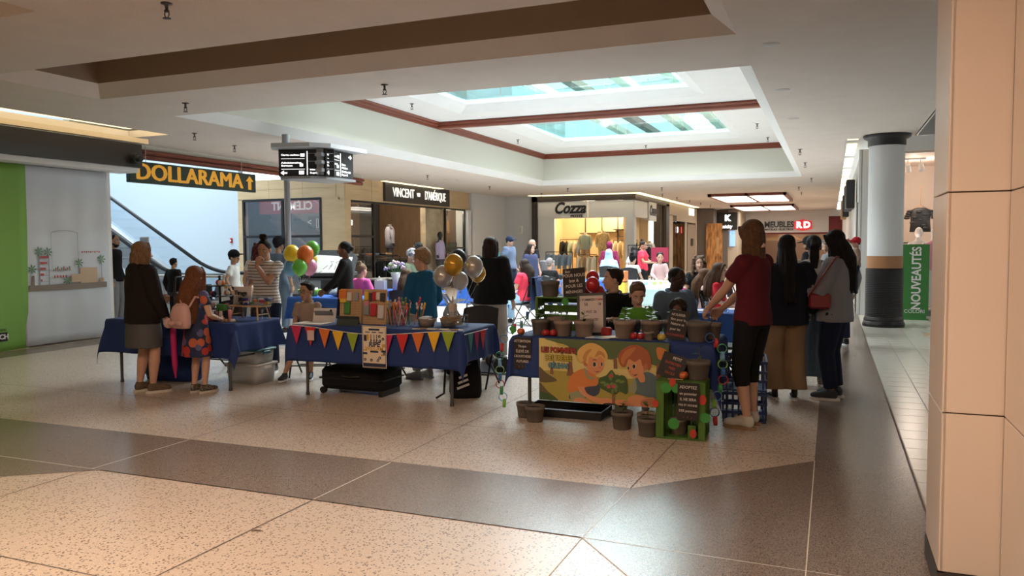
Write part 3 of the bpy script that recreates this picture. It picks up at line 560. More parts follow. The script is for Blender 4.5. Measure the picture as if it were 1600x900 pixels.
# things seen dimly through / in the left window: red sign, small black sign
t = thing('red_window_sign', 'red sign with pale reversed letters behind the upper window panes', 'sign', (-15.0, 19.35, 2.52)); MB().bb(-1.1, 1.05, -.02, .02, -.05, .38, b=.005).build('panel', mat('sign_red', (.45, .03, .03), .5, emit=.45), t)
o = letters('CLÉMENT', m_wl, (.1, -.03, .17), SOUTH, .34, t, .008, .006); o.scale = (-1, 1, 1)
t = thing('window_notice', 'small black notice with arrow and pictogram in the shop window', 'sign', (-13.95, 19.3, 2.02)); MB().bb(-.34, .34, -.015, .015, 0, .36).build('panel', m_black, t); letters('< ▯▯', m_wl, (0, -.018, .18), SOUTH, .26, t)
mb = MB(); mb.tube([(-16.2, 20, 2.3), (-15.4, 20, 1.75), (-14.3, 20, 1.05)], [.16, .14, .14], 4); mb.ball((-16.05, 20, 2.5), (.18, .1, .2)); struct('brown_stair_rail', mb, m_brownwall, vin)

# ---- white wall between the shops
mb = MB(); mb.bb(-13.1, -12.6, 27.0, 30.4, 0, 3.5); mb.bb(-13.1, -12.6, 26.7, 27.05, 0, 2.8); mb.bb(-12.6, -11.3, 30.3, 30.5, 0, 3.5); cw = struct('wall_court_corner', mb, mat('court_white', (.66, .66, .67), .8))
t = tag(MB().bb(-11.98, -11.82, 30.24, 30.3, 1.95, 2.27, b=.01).bb(-11.95, -11.85, 30.23, 30.24, 2.0, 2.2, 1).build('wall_box', [m_white, m_ceil]), 'small white switch box on the pale wall left of the white shop front', 'wall box')
# ---- white womenswear shop
m_shopwhite = mat('shop_front_white', (.66, .65, .64), .5); m_darkbrown = mat('dark_bronze_frame', (.035, .025, .02), .4); m_beigef = mat('beige_shop_front', (.48, .40, .31), .6)
mb = MB(); mb.bb(-11.34, -7.1, 30.1, 30.4, 3.22, 3.42); mb.bb(-11.34, -11.1, 30.1, 30.4, 0, 3.42); mb.bb(-7.3, -7.06, 30.1, 37.0, 3.22, 3.42); mb.bb(-7.3, -7.06, 36.3, 37.0, 0, 3.3)
coz = struct('wall_womenswear_shop', mb, m_darkbrown)
mb = MB(); mb.bb(-11.1, -9.02, 30.16, 30.36, 2.54, 3.21); mb.bb(-8.98, -7.15, 30.16, 30.36, 2.54, 3.21); mb.bb(-11.1, -10.4, 30.18, 30.36, 0, 2.54); mb.bb(-7.45, -7.12, 30.14, 30.5, 0, 2.54); mb.bb(-7.3, -7.1, 30.2, 32.5, 2.55, 3.21); mb.bb(-7.3, -7.1, 32.54, 33.8, 2.5, 3.21); struct('white_front_panels', mb, m_shopwhite, coz)
mb = MB(); mb.bb(-11.1, -7.3, 30.4, 37, 0, .01, 0); mb.bb(-11.3, -7.3, 33.4, 33.6, 0, 3.4, 1); mb.bb(-11.3, -11.1, 30.4, 33.5, 0, 3.4, 1); mb.bb(-11.1, -7.3, 30.4, 37, 3.3, 3.4, 1); mb.bb(-7.8, -7.65, 31.2, 33.4, 0, 3.3, 1); mb.bb(-7.6, -7.3, 36, 36.2, 0, 3.3, 2); struct('shop_interior', mb, [G['cream'], m_warm, m_darkbrown], coz)
mb = MB()
for x in (-10.05, -9.3, -8.6, -7.9): mb.bb(x - .015, x + .015, 33.35, 33.4, .3, 3.2)
for x0, x1, z in ((-10.2, -9.3, 1.95), (-9.4, -8.6, 2.0), (-8.7, -7.7, 2.1), (-8.6, -7.7, 1.8), (-10.2, -8.5, .95)): mb.bb(x0, x1, 32.95, 33.4, z, z + .03)
struct('wall_shelving', mb, m_darkbrown, coz)
cs = thing('shop_sign', 'black script sign on the white womenswear shop front', 'sign', (-9.65, 30.15, 2.55)); letters('Cozza', m_black, (-.1, 0, .38), SOUTH, .62, cs, .02, .015, shear=.35, sx=.85); letters('PETITE', m_black, (.2, 0, .07), SOUTH, .13, cs, .005, .012, sx=1.3)
cs = thing('projecting_sign', 'small side sign with black script at the shop corner', 'sign', (-7.06, 33.2, 2.55)); MB().bb(-.02, .03, -.7, .7, -.1, .68).build('panel', m_shopwhite, cs); letters('Cozza', m_black, (.035, .0, .32), EAST, .55, cs, .03, .01, shear=.3)
mannequin('mannequin', 'mannequin in a pale green jacket in the bright shop window', (-9.35, 31.0, .45), PI, G['cream'], G['sage'], G['tan'], head=False, scale=1.0)
mannequin('mannequin', 'mannequin in a leopard print blouse in the bright shop window', (-8.6, 31.0, .45), PI, G['cream'], g_leo, g_leo, head=False, scale=1.05)
t = thing('mint_top', 'mint long sleeved top displayed high on the shop wall', 'garment', (-8.05, 33.2, 2.92)); mb = MB(); garment(mb, (0, 0, 0), .55, .75, .12); mb.build('top', G['mint'], t); MB().tube([(-.15, 0, 0), (0, 0, .08), (.15, 0, 0)], .008, 5).build('hanger', m_darkbrown, t)
rack('clothes_rack', 'rack of cream and sage tops at the left of the shop window', (-10.1, 32.0, 0.2), 0, 1.3, [G['black'], G['black'], G['sage'], G['cream'], G['denim'], G['white'], G['sage']], 1.5, .7)
rack('clothes_rack', 'rack of pale tops behind the leopard blouse', (-8.0, 32.3, 0.2), 0, 1.0, [G['white'], G['cream'], G['cream'], G['black'], G['black']], 1.45, .7)
rack('clothes_rack', 'rack of denim tops standing in front of the shop window', (-9.9, 29.3, 0), 0, 1.1, [G['denim']] * 5, 1.2, .6)
rack('clothes_rack', 'rack of peach tops standing in front of the shop window', (-8.75, 29.2, 0), 0, .8, [G['cream'], G['tan'], G['cream'], G['cream']], 1.1, .6)
rack('clothes_rack', 'rack of grey coats and a dark dress by the shop corner', (-6.7, 29.3, 0), 0, .9, [mat('coat_grey', (.38, .34, .33), .9), mat('coat_grey', ()), spots_mat('dark_floral', (.02, .02, .03), [(.3, .3, .35), (.1, .1, .2)], 50, .2), mat('coat_grey', ()), G['black']], 1.45, 1.0)
mannequin('mannequin', 'headless mannequin in a cream cardigan in the dark shop doorway', (-6.95, 32.2, .1), -PI / 2 - .6, mat('wood_form', (.55, .40, .25), .6), G['white'], G['black'], head=False)
for k in range(5): tag(MB().lathe([(.0, .0), (.17, 0), (.17, .012), (.095, .03), (.085, .10), (0, .11)], n=16).build('straw_hat', G['tan'], None, (-10.1 + .42 * k, 33.1, .985)), ['leftmost', 'second', 'middle', 'fourth', 'rightmost'][k] + ' straw hat on the shop wall shelf below the hanging tops', 'hat', 'straw hats on the shop shelf')
shop_lamp((-9.4, 31.6, 3.0), 190, (1, .80, .52)); shop_lamp((-8.3, 32.6, 2.9), 90, (1, .80, .52)); shop_lamp((-8.0, 35.0, 3.0), 15)
mb = MB(); mb.bb(-11.3, -6.75, 29.55, 30.08, 3.435, 3.448); mb.bb(-7.05, -6.75, 30.0, 44, 3.435, 3.448); mb.bb(-12.6, -12.42, 20.6, 24.4, 3.435, 3.448); struct('cove_light_strip', mb, m_cove, coz)
# ---- left side of the corridor
mb = MB(); mb.bb(-7.4, -7.08, 37.0, 39.0, 2.85, 3.42); mb.bb(-7.4, -7.08, 39, 45.2, 2.6, 3.42); mb.bb(-7.4, -7.1, 41.5, 42.0, 0, 2.7); mb.bb(-7.4, -7.1, 44.9, 45.4, 0, 2.7); mb.bb(-7.4, -7.12, 37, 38.2, 0, 2.9); mb.bb(-7.5, -7.4, 37, 47, 0, 3.4); cl = struct('wall_corridor_left', mb, m_beigef)
for y0, y1 in ((38.2, 39.2), (39.25, 40.3), (40.35, 41.45)): MB().bb(-7.14, -7.12, y0 + .03, y1 - .03, .05, 2.58).build('pane', glass_mat('dark_glass', (.25, .22, .2), .25), cl)
mb = MB(); mb.bb(-7.3, -7.09, 42.2, 44.7, 0, 2.5); MB_ = mb; struct('door_1', mb, mat('brown_door', (.26, .20, .15), .6)); tag(MB().bb(-7.08, -7.06, 43.2, 43.9, 1.35, 1.75).build('door_plaque', m_black), 'small black plaque on the brown corridor door', 'plaque')
t = thing('shop_sign', 'pale illegible block letter sign high on the beige corridor wall', 'sign', (-7.06, 43.2, 2.95)); letters('MARVIS', m_wl, (.01, 0, .2), EAST, .5, t, .02, .02)
t = thing('shop_logo', 'small white and red lit letters behind dark corridor glass', 'sign', (-7.1, 39.8, 2.15)); letters('D', m_neon, (.02, -.55, 0), EAST, .42, t, .01); letters('R', mat('neon_red', (.8, .05, .05), .4, emit=1.0), (.02, .5, 0), EAST, .42, t, .01)
mb = MB(); mb.bb(-7.3, -6.2, 45.5, 47.0, 0, 3.42); mb.bb(-6.3, -5.6, 47.0, 47.2, 0, 3.42); struct('wall_corridor_jog', mb, mat('taupe_wall', (.15, .12, .10), .6))
t = thing('tall_banner', 'tall orange and brown patterned banner panel beside the corridor', 'banner', (-6.05, 45.42, 0)); MB().bb(-.55, .35, -.03, .0, .0, 2.6).build('panel', mat('orange_art', (.42, .19, .06), .6, vary=.7, vscale=3, stretch=(3, 3, .7)), t); MB().box((.1, -.035, 1.35), (.14, .01, .9), b=.004).build('pale_leaf_motif', mat('motif_pale', (.5, .3, .14), .6), t)
t = thing('lit_shop_sign', 'black square sign with white lit symbols above a corridor shop', 'sign', (-5.55, 46.9, 2.25)); MB().bb(-.62, .5, -.06, .06, 0, 1.0, b=.01).build('panel', m_black, t); letters('K', m_neon, (-.05, -.07, .66), SOUTH, .46, t, .03); letters('nicky', m_neon, (-.05, -.07, .18), SOUTH, .26, t, .01)
mb = MB(); mb.bb(-6.2, -5.0, 47.2, 50.8, 0, 3.42); struct('wall_corridor_shop', mb, m_beigef); tag(MB().bb(-5.5, -5.2, 47.05, 47.18, 1.3, 2.2).build('shop_screen', mat('screen_blue', (.25, .45, .8), .4, emit=.8)), 'small blue lit screen under the black square sign', 'screen')
# ---- furniture shop at the end of the corridor
m_dred = mat('dark_red_wall', (.16, .012, .016), .6)
mb = MB(); mb.bb(-6, 2, 51, 51.2, 2.0, 3.45); mb.bb(-6, 2, 55, 55.2, 0, 3.4); mb.bb(-6, -5.9, 51, 55, 0, 3.4); mb.bb(1.9, 2, 51, 55, 0, 3.4); mb.bb(-6, 2, 51, 55, 3.3, 3.4); far = struct('wall_far', mb, m_dred)
mb = MB(); mb.bb(-5.0, -.2, 50.93, 51, 2.1, 3.05); mb.bb(-6, 2, 50.9, 51, 3.05, 3.45); struct('white_sign_band', mb, mat('band_white', (.60, .56, .54), .6), far)
fs = thing('shop_sign', 'furniture shop sign with black letters and a red hexagonal badge', 'sign', (-2.6, 50.9, 2.1))
letters('MEUBLES', m_black, (-.42, 0, .48), SOUTH, .50, fs, .018, .02, sx=.86); letters('MATELAS I ÉLECTROS', m_black, (-.42, 0, .19), SOUTH, .16, fs, .006, .02, sx=1.08)
mb = MB(); mb.prism([(-.5, -.22), (0, -.34), (.5, -.22), (.5, .22), (0, .34), (-.5, .22)], 0, .08, 0, facing((.95, .02, .44), SOUTH)); mb.build('badge', mat('badge_red', (.62, .02, .03), .5, emit=.5), fs); letters('R', m_neon, (.72, -.07, .44), SOUTH, .50, fs, .03); letters('D', m_neon, (1.18, -.07, .44), SOUTH, .50, fs, .03)
mb = MB(); mb.bb(-5.9, 1.9, 54.9, 55, .0, 2.6); struct('shop_back_wall', mb, mat('shop_back', (.35, .24, .17), .7), far)
t = thing('market_umbrella', 'open tan parasol displayed inside the furniture shop', 'umbrella', (-3.1, 52.2, 0)); MB().lathe([(1.5, 1.62), (1.0, 1.86), (.5, 2.02), (.02, 2.14)], n=8, smooth=False).build('canopy', mat('parasol_tan', (.60, .40, .20), .8), t); MB().cyl((0, 0, 0), (0, 0, 2.1), .03).build('pole', m_steel, t)
tag(MB().bb(-1.5, -.7, 52.0, 52.1, 1.5, 2.05).build('shop_board', mat('board_tan', (.55, .45, .35), .7)), 'small pale board hanging right of the tan parasol', 'board')
shop_lamp((-2.5, 53, 2.9), 90); shop_lamp((0, 53, 2.9), 40)
# ---- corridor light boxes with wooden frames
m_panel = mat('light_panel', (1, .93, .82), .5, emit=5.5)
for (x0, x1, y0, y1), lb in (((-4.6, -1.65, 32.0, 37.5), 'nearer ceiling light box with brown wooden frame in the corridor'), ((-4.9, -1.8, 42.0, 48.0), 'farther ceiling light box with brown wooden frame in the corridor')):
    t = thing('ceiling_light_box', lb, 'ceiling light', ((x0 + x1) / 2, (y0 + y1) / 2, 3.335), 0, 'corridor light boxes'); a, b = (x1 - x0) / 2, (y1 - y0) / 2
    MB().bb(-a, a, -b, -b + .12, 0, .115).bb(-a, a, b - .12, b, 0, .115).bb(-a, -a + .12, -b, b, 0, .115).bb(a - .12, a, -b, b, 0, .115).bb(-.06, .06, -b, b, .02, .115).build('frame', m_red_wood, t)
    for s in (-1, 1): MB().bb(min(s * .08, s * (a - .13)), max(s * .08, s * (a - .13)), -b + .13, b - .13, .03, .06).build('diffuser', m_panel, t)
# ---- right side: corridor wall, cove slot, clothing shop
mb = MB(); mb.bb(.55, .9, 18.0, 51, 0, 3.45); mb.bb(.50, .56, 18.0, 18.25, 0, 3.45); mb.bb(.2, 3, 16.08, 51, 3.9, 4.0); mb.bb(.2, .24, 16.08, 51, 3.45, 3.9); mb.bb(.2, 3, 16.06, 16.1, 3.45, 3.9)
mb.bb(1.36, 1.4, 3, 16.08, 3.45, 3.95); mb.bb(1.38, 3, 3, 16.08, 3.93, 4.0); mb.bb(.9, 3.2, 18.15, 18.3, 3.4, 4.0); cr = struct('wall_corridor_right', mb, m_shopwhite)
mb = MB()
for k in range(9): mb.bb(.27, .52, 17.2 + 3.6 * k, 19.8 + 3.6 * k, 3.86, 3.89)
struct('cove_light_strip', mb, m_cove, cr)
mb = MB(); mb.bb(.50, .545, 18.9, 19.7, 0, 2.4); struct('door_2', mb, m_black)
for k, (y, z, n) in enumerate(((21, 2.7, 'black'), (24, 2.75, 'charcoal'), (28, 2.7, 'black'), (33, 2.75, 'tan'))): tag(MB().bb(.3, .5, y, y + .9, z - .35, z + .35, b=.02).build('blade_sign', G[n] if n != 'black' else m_black), ['nearest', 'second', 'third', 'farthest'][k] + ' blade sign on the right corridor wall', 'sign')
mb = MB(); mb.bb(.9, 3.2, 21.5, 21.7, 0, 3.4, 0); mb.bb(3.1, 3.2, 18.2, 21.6, 0, 3.4, 0); mb.bb(.9, 3.2, 18.2, 21.6, 3.35, 3.42, 0); mb.bb(.9, 1.0, 18.2, 21.6, 0, 3.4, 0); mb.bb(.9, 3.2, 18.2, 21.6, 0, .02, 1); mb.bb(.88, 3.2, 18.12, 18.2, 0, .12, 2); ci = struct('wall_clothing_shop', mb, [mat('pink_shop_wall', (.76, .64, .54), .6), m_tile, mat('grey_sill', (.2, .2, .21), .5)])
MB().bb(.95, 3.2, 18.2, 18.21, .12, 3.38).build('shop_pane', glass_mat('clear_pane', (.95, .95, .95), .04), ci)
t = thing('track_light', 'white ceiling track with three spotlights in the clothing shop', 'track light', (1.55, 19.2, 3.1)); MB().bb(-.5, .3, -.02, .02, .2, .24).build('track', m_white, t)
for x, y in ((-.35, 0), (-.05, .1), (.2, -.1)): MB().cyl((x, 0, .2), (x, 0, .1), .01, n=6).cyl((x, 0, .1), (x + .02, y, -.04), .05, .06, n=14).build('spotlight', m_white, t)
shop_lamp((1.7, 19.6, 2.9), 42, (1, .86, .74)); shop_lamp((1.5, 18.9, 1.4), 10, (1, .86, .74))
t = thing('hanging_blouse', 'black ruffled blouse hanging on a hook in the clothing shop', 'garment', (1.86, 20.2, 2.3)); mb = MB(); mb.loft([(0, 0, -.55, .22, .06), (0, 0, -.3, .2, .06), (0, 0, -.05, .22, .05), (0, 0, 0, .07, .04)], 14)
for s in (-1, 1):
    for k in range(4): mb.ball((s * (.22 + .02 * k), 0, -.08 - .05 * k), (.07, .06, .035), 8)
for k in range(7): mb.ball((random.uniform(-.18, .18), -.05, -.1 - .06 * k), (.06, .02, .03), 6)
mb.build('blouse', m_black, t); MB().cyl((0, 0, .06), (0, 0, .5), .006, n=6).tube([(-.14, 0, -.02), (0, 0, .06), (.14, 0, -.02)], .008, 5).build('hanger', mat('copper', (.5, .25, .12), .4, metal=.7), t)
m_mw = mat('white_mannequin', (.80, .78, .76), .4)
mannequin('mannequin', 'white mannequin with head behind the green sign', (1.72, 19.0, .1), PI + .5, m_mw, G['white'], G['cream'], scale=1.0)
mannequin('mannequin', 'white mannequin in a pink top at the right of the shop window', (2.0, 18.7, .1), PI, m_mw, mat('pink_top', (.75, .30, .45), .8), G['white'], scale=1.0)
rack('clothes_rack', 'rack of tan tops at the back of the clothing shop', (1.4, 20.7, 0), 0, .8, [G['tan'], G['cream'], G['tan'], G['white']], 1.5, .7)
# ---- green sign stand
ng = thing('floor_sign', 'tall green floor sign with white vertical lettering', 'sign', (1.51, 17.2, 0)); m_gsign = mat('sign_green', (.05, .22, .05), .5)
MB().prism([(-.245, .1), (.245, .1), (.245, 1.48), (-.245, 1.48)], 0, .03, 0, facing((0, 0, 0), SOUTH)).bb(-.21, .21, -.03, .0, .0, .1).build('front_panel', m_gsign, ng); MB().bb(-.29, -.25, .02, .3, .08, 1.47).build('side_panel', m_gsign, ng); MB().bb(-.25, .25, -.05, .32, 0, .03).build('base', m_gsign, ng)
letters('NOUVEAUTÉS', mat('sign_white', (.85, .85, .82), .5), (.03, -.035, .82), SOUTH, .225, ng, .006, .003, roll=PI / 2, sx=.86); letters('COLORI', MATS['sign_white'], (0, -.035, .17), SOUTH, .10, ng, 0, .003)
# ---- directory sign on a pole and map kiosk
ds = thing('directory_sign', 'black two sided directory sign box on a grey pole', 'sign', (-8.45, 11.6, 0)); ds.scale = (1.42, 1.42, 1)
c45 = math.radians(-22); 
for s, d in ((0, math.radians(-68)), (1, math.radians(5))):
    F = facing((0, 0, 2.70), d); 
    Mx = Matrix.Translation((math.cos(d) * .36 + .0, math.sin(d) * .36, 0)); MB().prism([(-.33, 0), (.33, 0), (.33, .46), (-.33, .46)], -.03, .0, 0, Mx @ F).build('face_panel', m_black, ds)
    def T(txt, x, z, sz, al='LEFT'): me = text_mesh(txt, sz, .001, .002, al); me.materials.clear(); me.materials.append(m_neon); put('lettering', me, ds, M=Mx @ F @ Matrix.Translation((x, z, .002)))
    T('Carte-cadeau', -.30, .365, .040); T('Administration', -.30, .235, .040); T('Bureaux', -.30, .185, .040); T('Meubles RD', .04, .12, .044); T('Super C', .04, .065, .044)
    if s: T('Bains', .04, .24, .044); T('Guichet', .04, .185, .044)
    mb = MB()
    for z in (.30, .125): mb.bb(-.30, -.02, z, z + .006, .001, .004)
    mb.bb(.005, .015, .03, .43, .001, .004)
    for x, z, a in ((-.27, .065, PI / 2), (.2 if not s else .25, .39, 0 if not s else -PI / 2)): mb.prism([(-.012, -.04), (.012, -.04), (.012, .0), (.04, .0), (0, .04), (-.04, .0), (-.012, .0)], .001, .004, 0, Matrix.Translation((x, z, 0)) @ Matrix.Rotation(a, 4, 'Z'))
    mb.bb(-.08, -.04, .17, .22, .001, .004); mb.bb(-.09, -.03, .04, .10, .001, .004); mb.bb(-.07, -.02, .34, .39, .001, .004)
    put('arrows_and_rules', mb.mesh('arrows', m_neon), ds, M=Mx @ F)
mb = MB(); dd = [math.radians(a) for a in (-68, 5)]
mb.prism([(-.15, -.62), (.30, -.50), (.46, -.30), (.50, .42), (-.10, .50), (-.32, -.40)], 3.17, 3.24); mb.build('top_plate', mat('grey_canopy', (.42, .42, .43), .5), ds)
mb = MB(); mb.prism([(-.12, -.50), (.24, -.40), (.36, -.26), (.38, .34), (-.06, .40), (-.25, -.32)], 2.66, 2.70); mb.cyl((.30, -.26, 2.72), (.30, -.26, 3.17), .06, n=8); mb.build('core', m_greymetal, ds)
for z in (2.80, 2.93, 3.06): MB().bb(.27, .37, -.36, -.26, z - .03, z + .03, b=.008).cyl((.2, -.40, z + .02), (.45, -.24, z + .02), .006, n=5).build('speaker_clip', m_greymetal, ds)
MB().cyl((-.22, -.25, 0), (-.22, -.25, 2.68), .036, n=14).build('pole', mat('pole_grey', (.36, .38, .41), .4, metal=.4), ds)
MB().cyl((-.22, -.25, 3.24), (-.22, -.25, 3.45), .05, n=10).build('hanger', m_greymetal, ds)
kk = thing('map_kiosk', 'sloped dark kiosk desk with a white floor plan', 'kiosk', (-8.42, 11.95, 0), .35)
MB().box((0, 0, 1.02), (.85, .75, .06), M=Matrix.Translation((0, 0, 0)) @ Matrix.Rotation(0, 4, 'X')).bb(-.1, .1, -.1, .1, 0, 1.0).bb(-.35, .35, -.3, .3, 0, .04).build('stand', mat('kiosk_dark', (.04, .042, .045), .4), kk)
MT = Matrix.Translation((0, -.02, 1.18)) @ Matrix.Rotation(math.radians(42), 4, 'X'); MB().prism([(-.48, -.34), (.48, -.34), (.48, .22), (.30, .40), (-.40, .40), (-.48, .34)], -.05, 0, 0, MT).build('desk', MATS['kiosk_dark'], kk); MB().prism([(-.40, -.28), (.40, -.28), (.40, .20), (-.40, .28)], 0, .008, 0, MT).build('map_sheet', mat('map_white', (.75, .74, .70), .5), kk)
mb = MB()
for k in range(9): mb.box((-.32 + .09 * k % .7, -.2 + .13 * (k // 3), .009), (.12, .008, .003), rz=.3 * k); mb.box((.05 + .1 * (k % 4), .08 - .05 * (k // 4), .009), (.07, .006, .003), rz=.5 * k)
put('map_lines', mb.mesh('map_lines', m_black), kk, M=MT)

# ---- ceiling sprinklers and flush discs
def sprinkler_mesh():
    mb = MB(); mb.lathe([(0, 0), (.045, 0), (.045, -.008), (.015, -.012), (.012, -.05), (.02, -.055), (.02, -.07), (0, -.07)], n=14)
    for s in (-1, 1): mb.tube([(s * .012, 0, -.06), (s * .024, 0, -.085), (s * .008, 0, -.115)], .005, 5)
    mb.lathe([(0, -.115), (.032, -.115), (.032, -.12), (0, -.12)], n=14); return mb.mesh('sprinkler', mat('dark_chrome', (.10, .09, .085), .35, metal=.7))
sm = sprinkler_mesh()
where = [(-4.87, 4.82, 'large sprinkler head nearest the camera near the top left corner'), (-4.97, 8.24, 'sprinkler head on the ceiling strip before the light well'), (-8.03, 8.22, 'sprinkler head left of the light well corner'), (-10.04, 10.46, 'sprinkler head above the dark fascia end'), (-10.6, 12.06, 'sprinkler head above the hanging green sign'), (-10.43, 19.5, 'sprinkler head above the menswear sign'), (-10.57, 24.1, 'sprinkler head right of the menswear sign'), (-10.3, 28.4, 'sprinkler head above the white shop corner'), (-8.53, 26.2, 'sprinkler head over the white shop front'), (-5.5, 27.4, 'sprinkler head over the corridor mouth'), (-.64, 17.4, 'nearest of the sprinkler heads right of the light well'), (-.63, 20.4, 'second of the sprinkler heads right of the light well'), (-.6, 25.4, 'third of the sprinkler heads right of the light well'), (-1.1, 29.3, 'sprinkler head before the corridor light boxes on the right'), (-1.12, 32.4, 'sprinkler head beside the nearer corridor light box')]
for k in range(5): where.append((-6.2 + .1 * k, 31 + 2.6 * k, ['first', 'second', 'third', 'fourth', 'fifth'][k] + ' sprinkler head along the left of the corridor ceiling'))
for x, y, lb in where: tag(put('sprinkler', sm, None, (x, y, CEIL)), lb, 'sprinkler', 'ceiling sprinklers')
for x, y, lb in ((-8.1, 14.5, 'sprinkler head on the well ceiling at the left'), (-8.2, 20.7, 'sprinkler head on the well ceiling beside the far opening'), (-1.75, 20.4, 'sprinkler head on the well ceiling at the right'), (-1.7, 23.2, 'sprinkler head at the right end of the far moulding'), (-5.2, 23.5, 'sprinkler head at the middle of the far moulding')): tag(put('sprinkler', sm, None, (x, y, 4.45)), lb, 'sprinkler', 'ceiling sprinklers')
dm = MB().lathe([(0, -.012), (.07, -.012), (.085, -.004), (.09, 0)], n=24).mesh('ceiling_disc', mat('ceiling_disc_white', (.62, .58, .55), .6))
for x, y, lb in ((-.57, 8.08, 'flush round cover plate nearest on the right ceiling'), (-.6, 10.53, 'second flush round cover plate on the right ceiling'), (-.58, 13.03, 'third flush round cover plate on the right ceiling'), (-10.56, 20.9, 'flush round cover plate above the menswear sign'), (-10.35, 21.27, 'flush round cover plate right above the menswear sign'), (-10.6, 15.3, 'flush oval vent plate above the directory sign')): tag(put('ceiling_disc', dm, None, (x, y, CEIL)), lb, 'cover plate', 'flush ceiling plates')
# pendants of the upper floor
for x, y, lb in ((-6.69, 24.3, 'left cone pendant lamp seen through the far skylight'), (-4.0, 24.3, 'right cone pendant lamp seen through the far skylight')):
    t = thing('pendant_lamp', lb, 'pendant lamp', (x, y, 5.2), 0, 'upper floor pendants'); MB().lathe([(0, -.02), (.12, 0), (.16, .1), (.14, .14), (0, .14)], n=16).build('lamp_head', m_greymetal, t); mb = MB()
    for k in range(4): a = PI / 2 * k + .6; mb.cyl((0.1 * math.cos(a), .1 * math.sin(a), .14), (.45 * math.cos(a), .45 * math.sin(a), .5), .012, n=5); mb.cyl((.45 * math.cos(a), .45 * math.sin(a), .5), (.45 * math.cos(a + PI / 2), .45 * math.sin(a + PI / 2), .5), .01, n=5)
    mb.cyl((0, 0, .14), (0, 0, 3), .008, n=5); mb.build('suspension', m_greymetal, t)
t = thing('pendant_lamp', 'flat drum pendant lamp seen through the near skylight', 'pendant lamp', (-3.95, 17.75, 5.35), 0, 'upper floor pendants'); MB().lathe([(0, 0), (.36, 0), (.38, .05), (.36, .1), (0, .1)], n=24).build('drum', m_greymetal, t); MB().cyl((-.3, 0, .1), (-.3, 0, 2.8), .008, n=5).cyl((.3, 0, .1), (.3, 0, 2.8), .008, n=5).build('suspension', m_greymetal, t)
# ================================================================ PEOPLE: one continuous body each, clothes, hair and shoes as children
def remesh(mb, voxel, smooth=4, fac=.5):
    me = mb.mesh('tmp', m_white); o = bpy.data.objects.new('tmp', me); COL.objects.link(o)
    r = o.modifiers.new('r', 'REMESH'); r.mode = 'VOXEL'; r.voxel_size = voxel; r.use_smooth_shade = True
    if smooth: k = o.modifiers.new('s', 'SMOOTH'); k.factor = fac; k.iterations = smooth
    dg = bpy.context.evaluated_depsgraph_get(); out = bpy.data.meshes.new_from_object(o.evaluated_get(dg)); bpy.data.objects.remove(o); bpy.data.meshes.remove(me)
    out.materials.clear(); out.polygons.foreach_set('use_smooth', [True] * len(out.polygons)); return out
def arrays(me):
    v = np.empty(len(me.vertices) * 3); me.vertices.foreach_get('co', v); return v.reshape(-1, 3), [tuple(p.vertices) for p in me.polygons]
_cache = {}
def hand_arrays(curl, vox):
    k = (curl, vox)
    if k in _cache: return _cache[k]
    mb = MB(); mb.ball((0, 0, .045), (.040, .016, .052), 14); mb.ball((-.008, 0, .07), (.036, .015, .03), 12); mb.closed_tube([(0, 0, -.03), (0, 0, .02)], [.027, .030], n=10, flat=.75)
    for x, L, sp in ((.030, .072, .10), (.010, .080, .02), (-.011, .074, -.05), (-.031, .058, -.14)):
        p = Vector((x, 0, .088 if abs(x) < .02 else .080)); a = .15 + curl * .35; pts = [p - Vector((0, 0, .02)), p.copy()]
        for f in (.42, .32, .26):
            d = Vector((math.sin(sp) * math.cos(a), -math.sin(a), math.cos(a))); p = p + d * L * f; pts.append(p.copy()); a += .25 + curl * .75
        mb.closed_tube(pts, [.0095, .0095, .009, .008, .0068], n=8, round_ends=True)
    mb.closed_tube([(.025, -.002, .025), (.048, -.010, .055), (.056, -.02 - .01 * curl, .082), (.052 - .012 * curl, -.03 - .012 * curl, .104)], [.014, .0115, .010, .008], n=8, round_ends=True)
    me = remesh(mb, vox, 2); r = arrays(me); bpy.data.meshes.remove(me); _cache[k] = r; return r
def head_arrays(vox, neck=1.):
    k = ('head', vox)
    if k in _cache: return _cache[k]
    mb = MB(); mb.ball((0, -.01, .03), (.076, .098, .092), 24); mb.ball((0, .020, -.035), (.062, .070, .085), 22); mb.ball((0, .048, -.088), (.038, .034, .028), 14)
    mb.closed_tube([(0, .083, .012), (0, .096, -.018), (0, .102, -.034)], [.008, .010, .014], n=10, round_ends=True)
    for s in (-1, 1): mb.ball((s * .077, -.008, -.012), (.010, .020, .032), 10); mb.ball((s * .03, .068, .026), (.022, .012, .009), 8); mb.ball((s * .036, .058, -.03), (.022, .02, .018), 8); mb.ball((s * .014, .093, -.034), (.010, .010, .009), 8)
    mb.closed_tube([(0, -.02, -.05), (0, -.026, -.13)], [.050, .049], n=16)
    me = remesh(mb, vox, 2); r = arrays(me); bpy.data.meshes.remove(me); _cache[k] = r; return r
m_eye_w = mat('eye_white', (.75, .72, .70), .3); m_eye_d = mat('eye_dark', (.03, .02, .015), .2); m_lip = mat('lip', (.42, .16, .14), .5); m_brow = mat('eyebrow', (.05, .03, .02), .8)
def _shared(k, f):
    if k not in _cache: _cache[k] = f()
    return _cache[k]
def eyes_mesh():
    mb = MB()
    for s in (-1, 1): mb.ball((s * .031, .0665, .004), (.0125, .0105, .0085), 10, 0); mb.ball((s * .031, .0735, .004), (.0058, .005, .0062), 8, 1)
    return mb.mesh('eyes', [m_eye_w, m_eye_d])
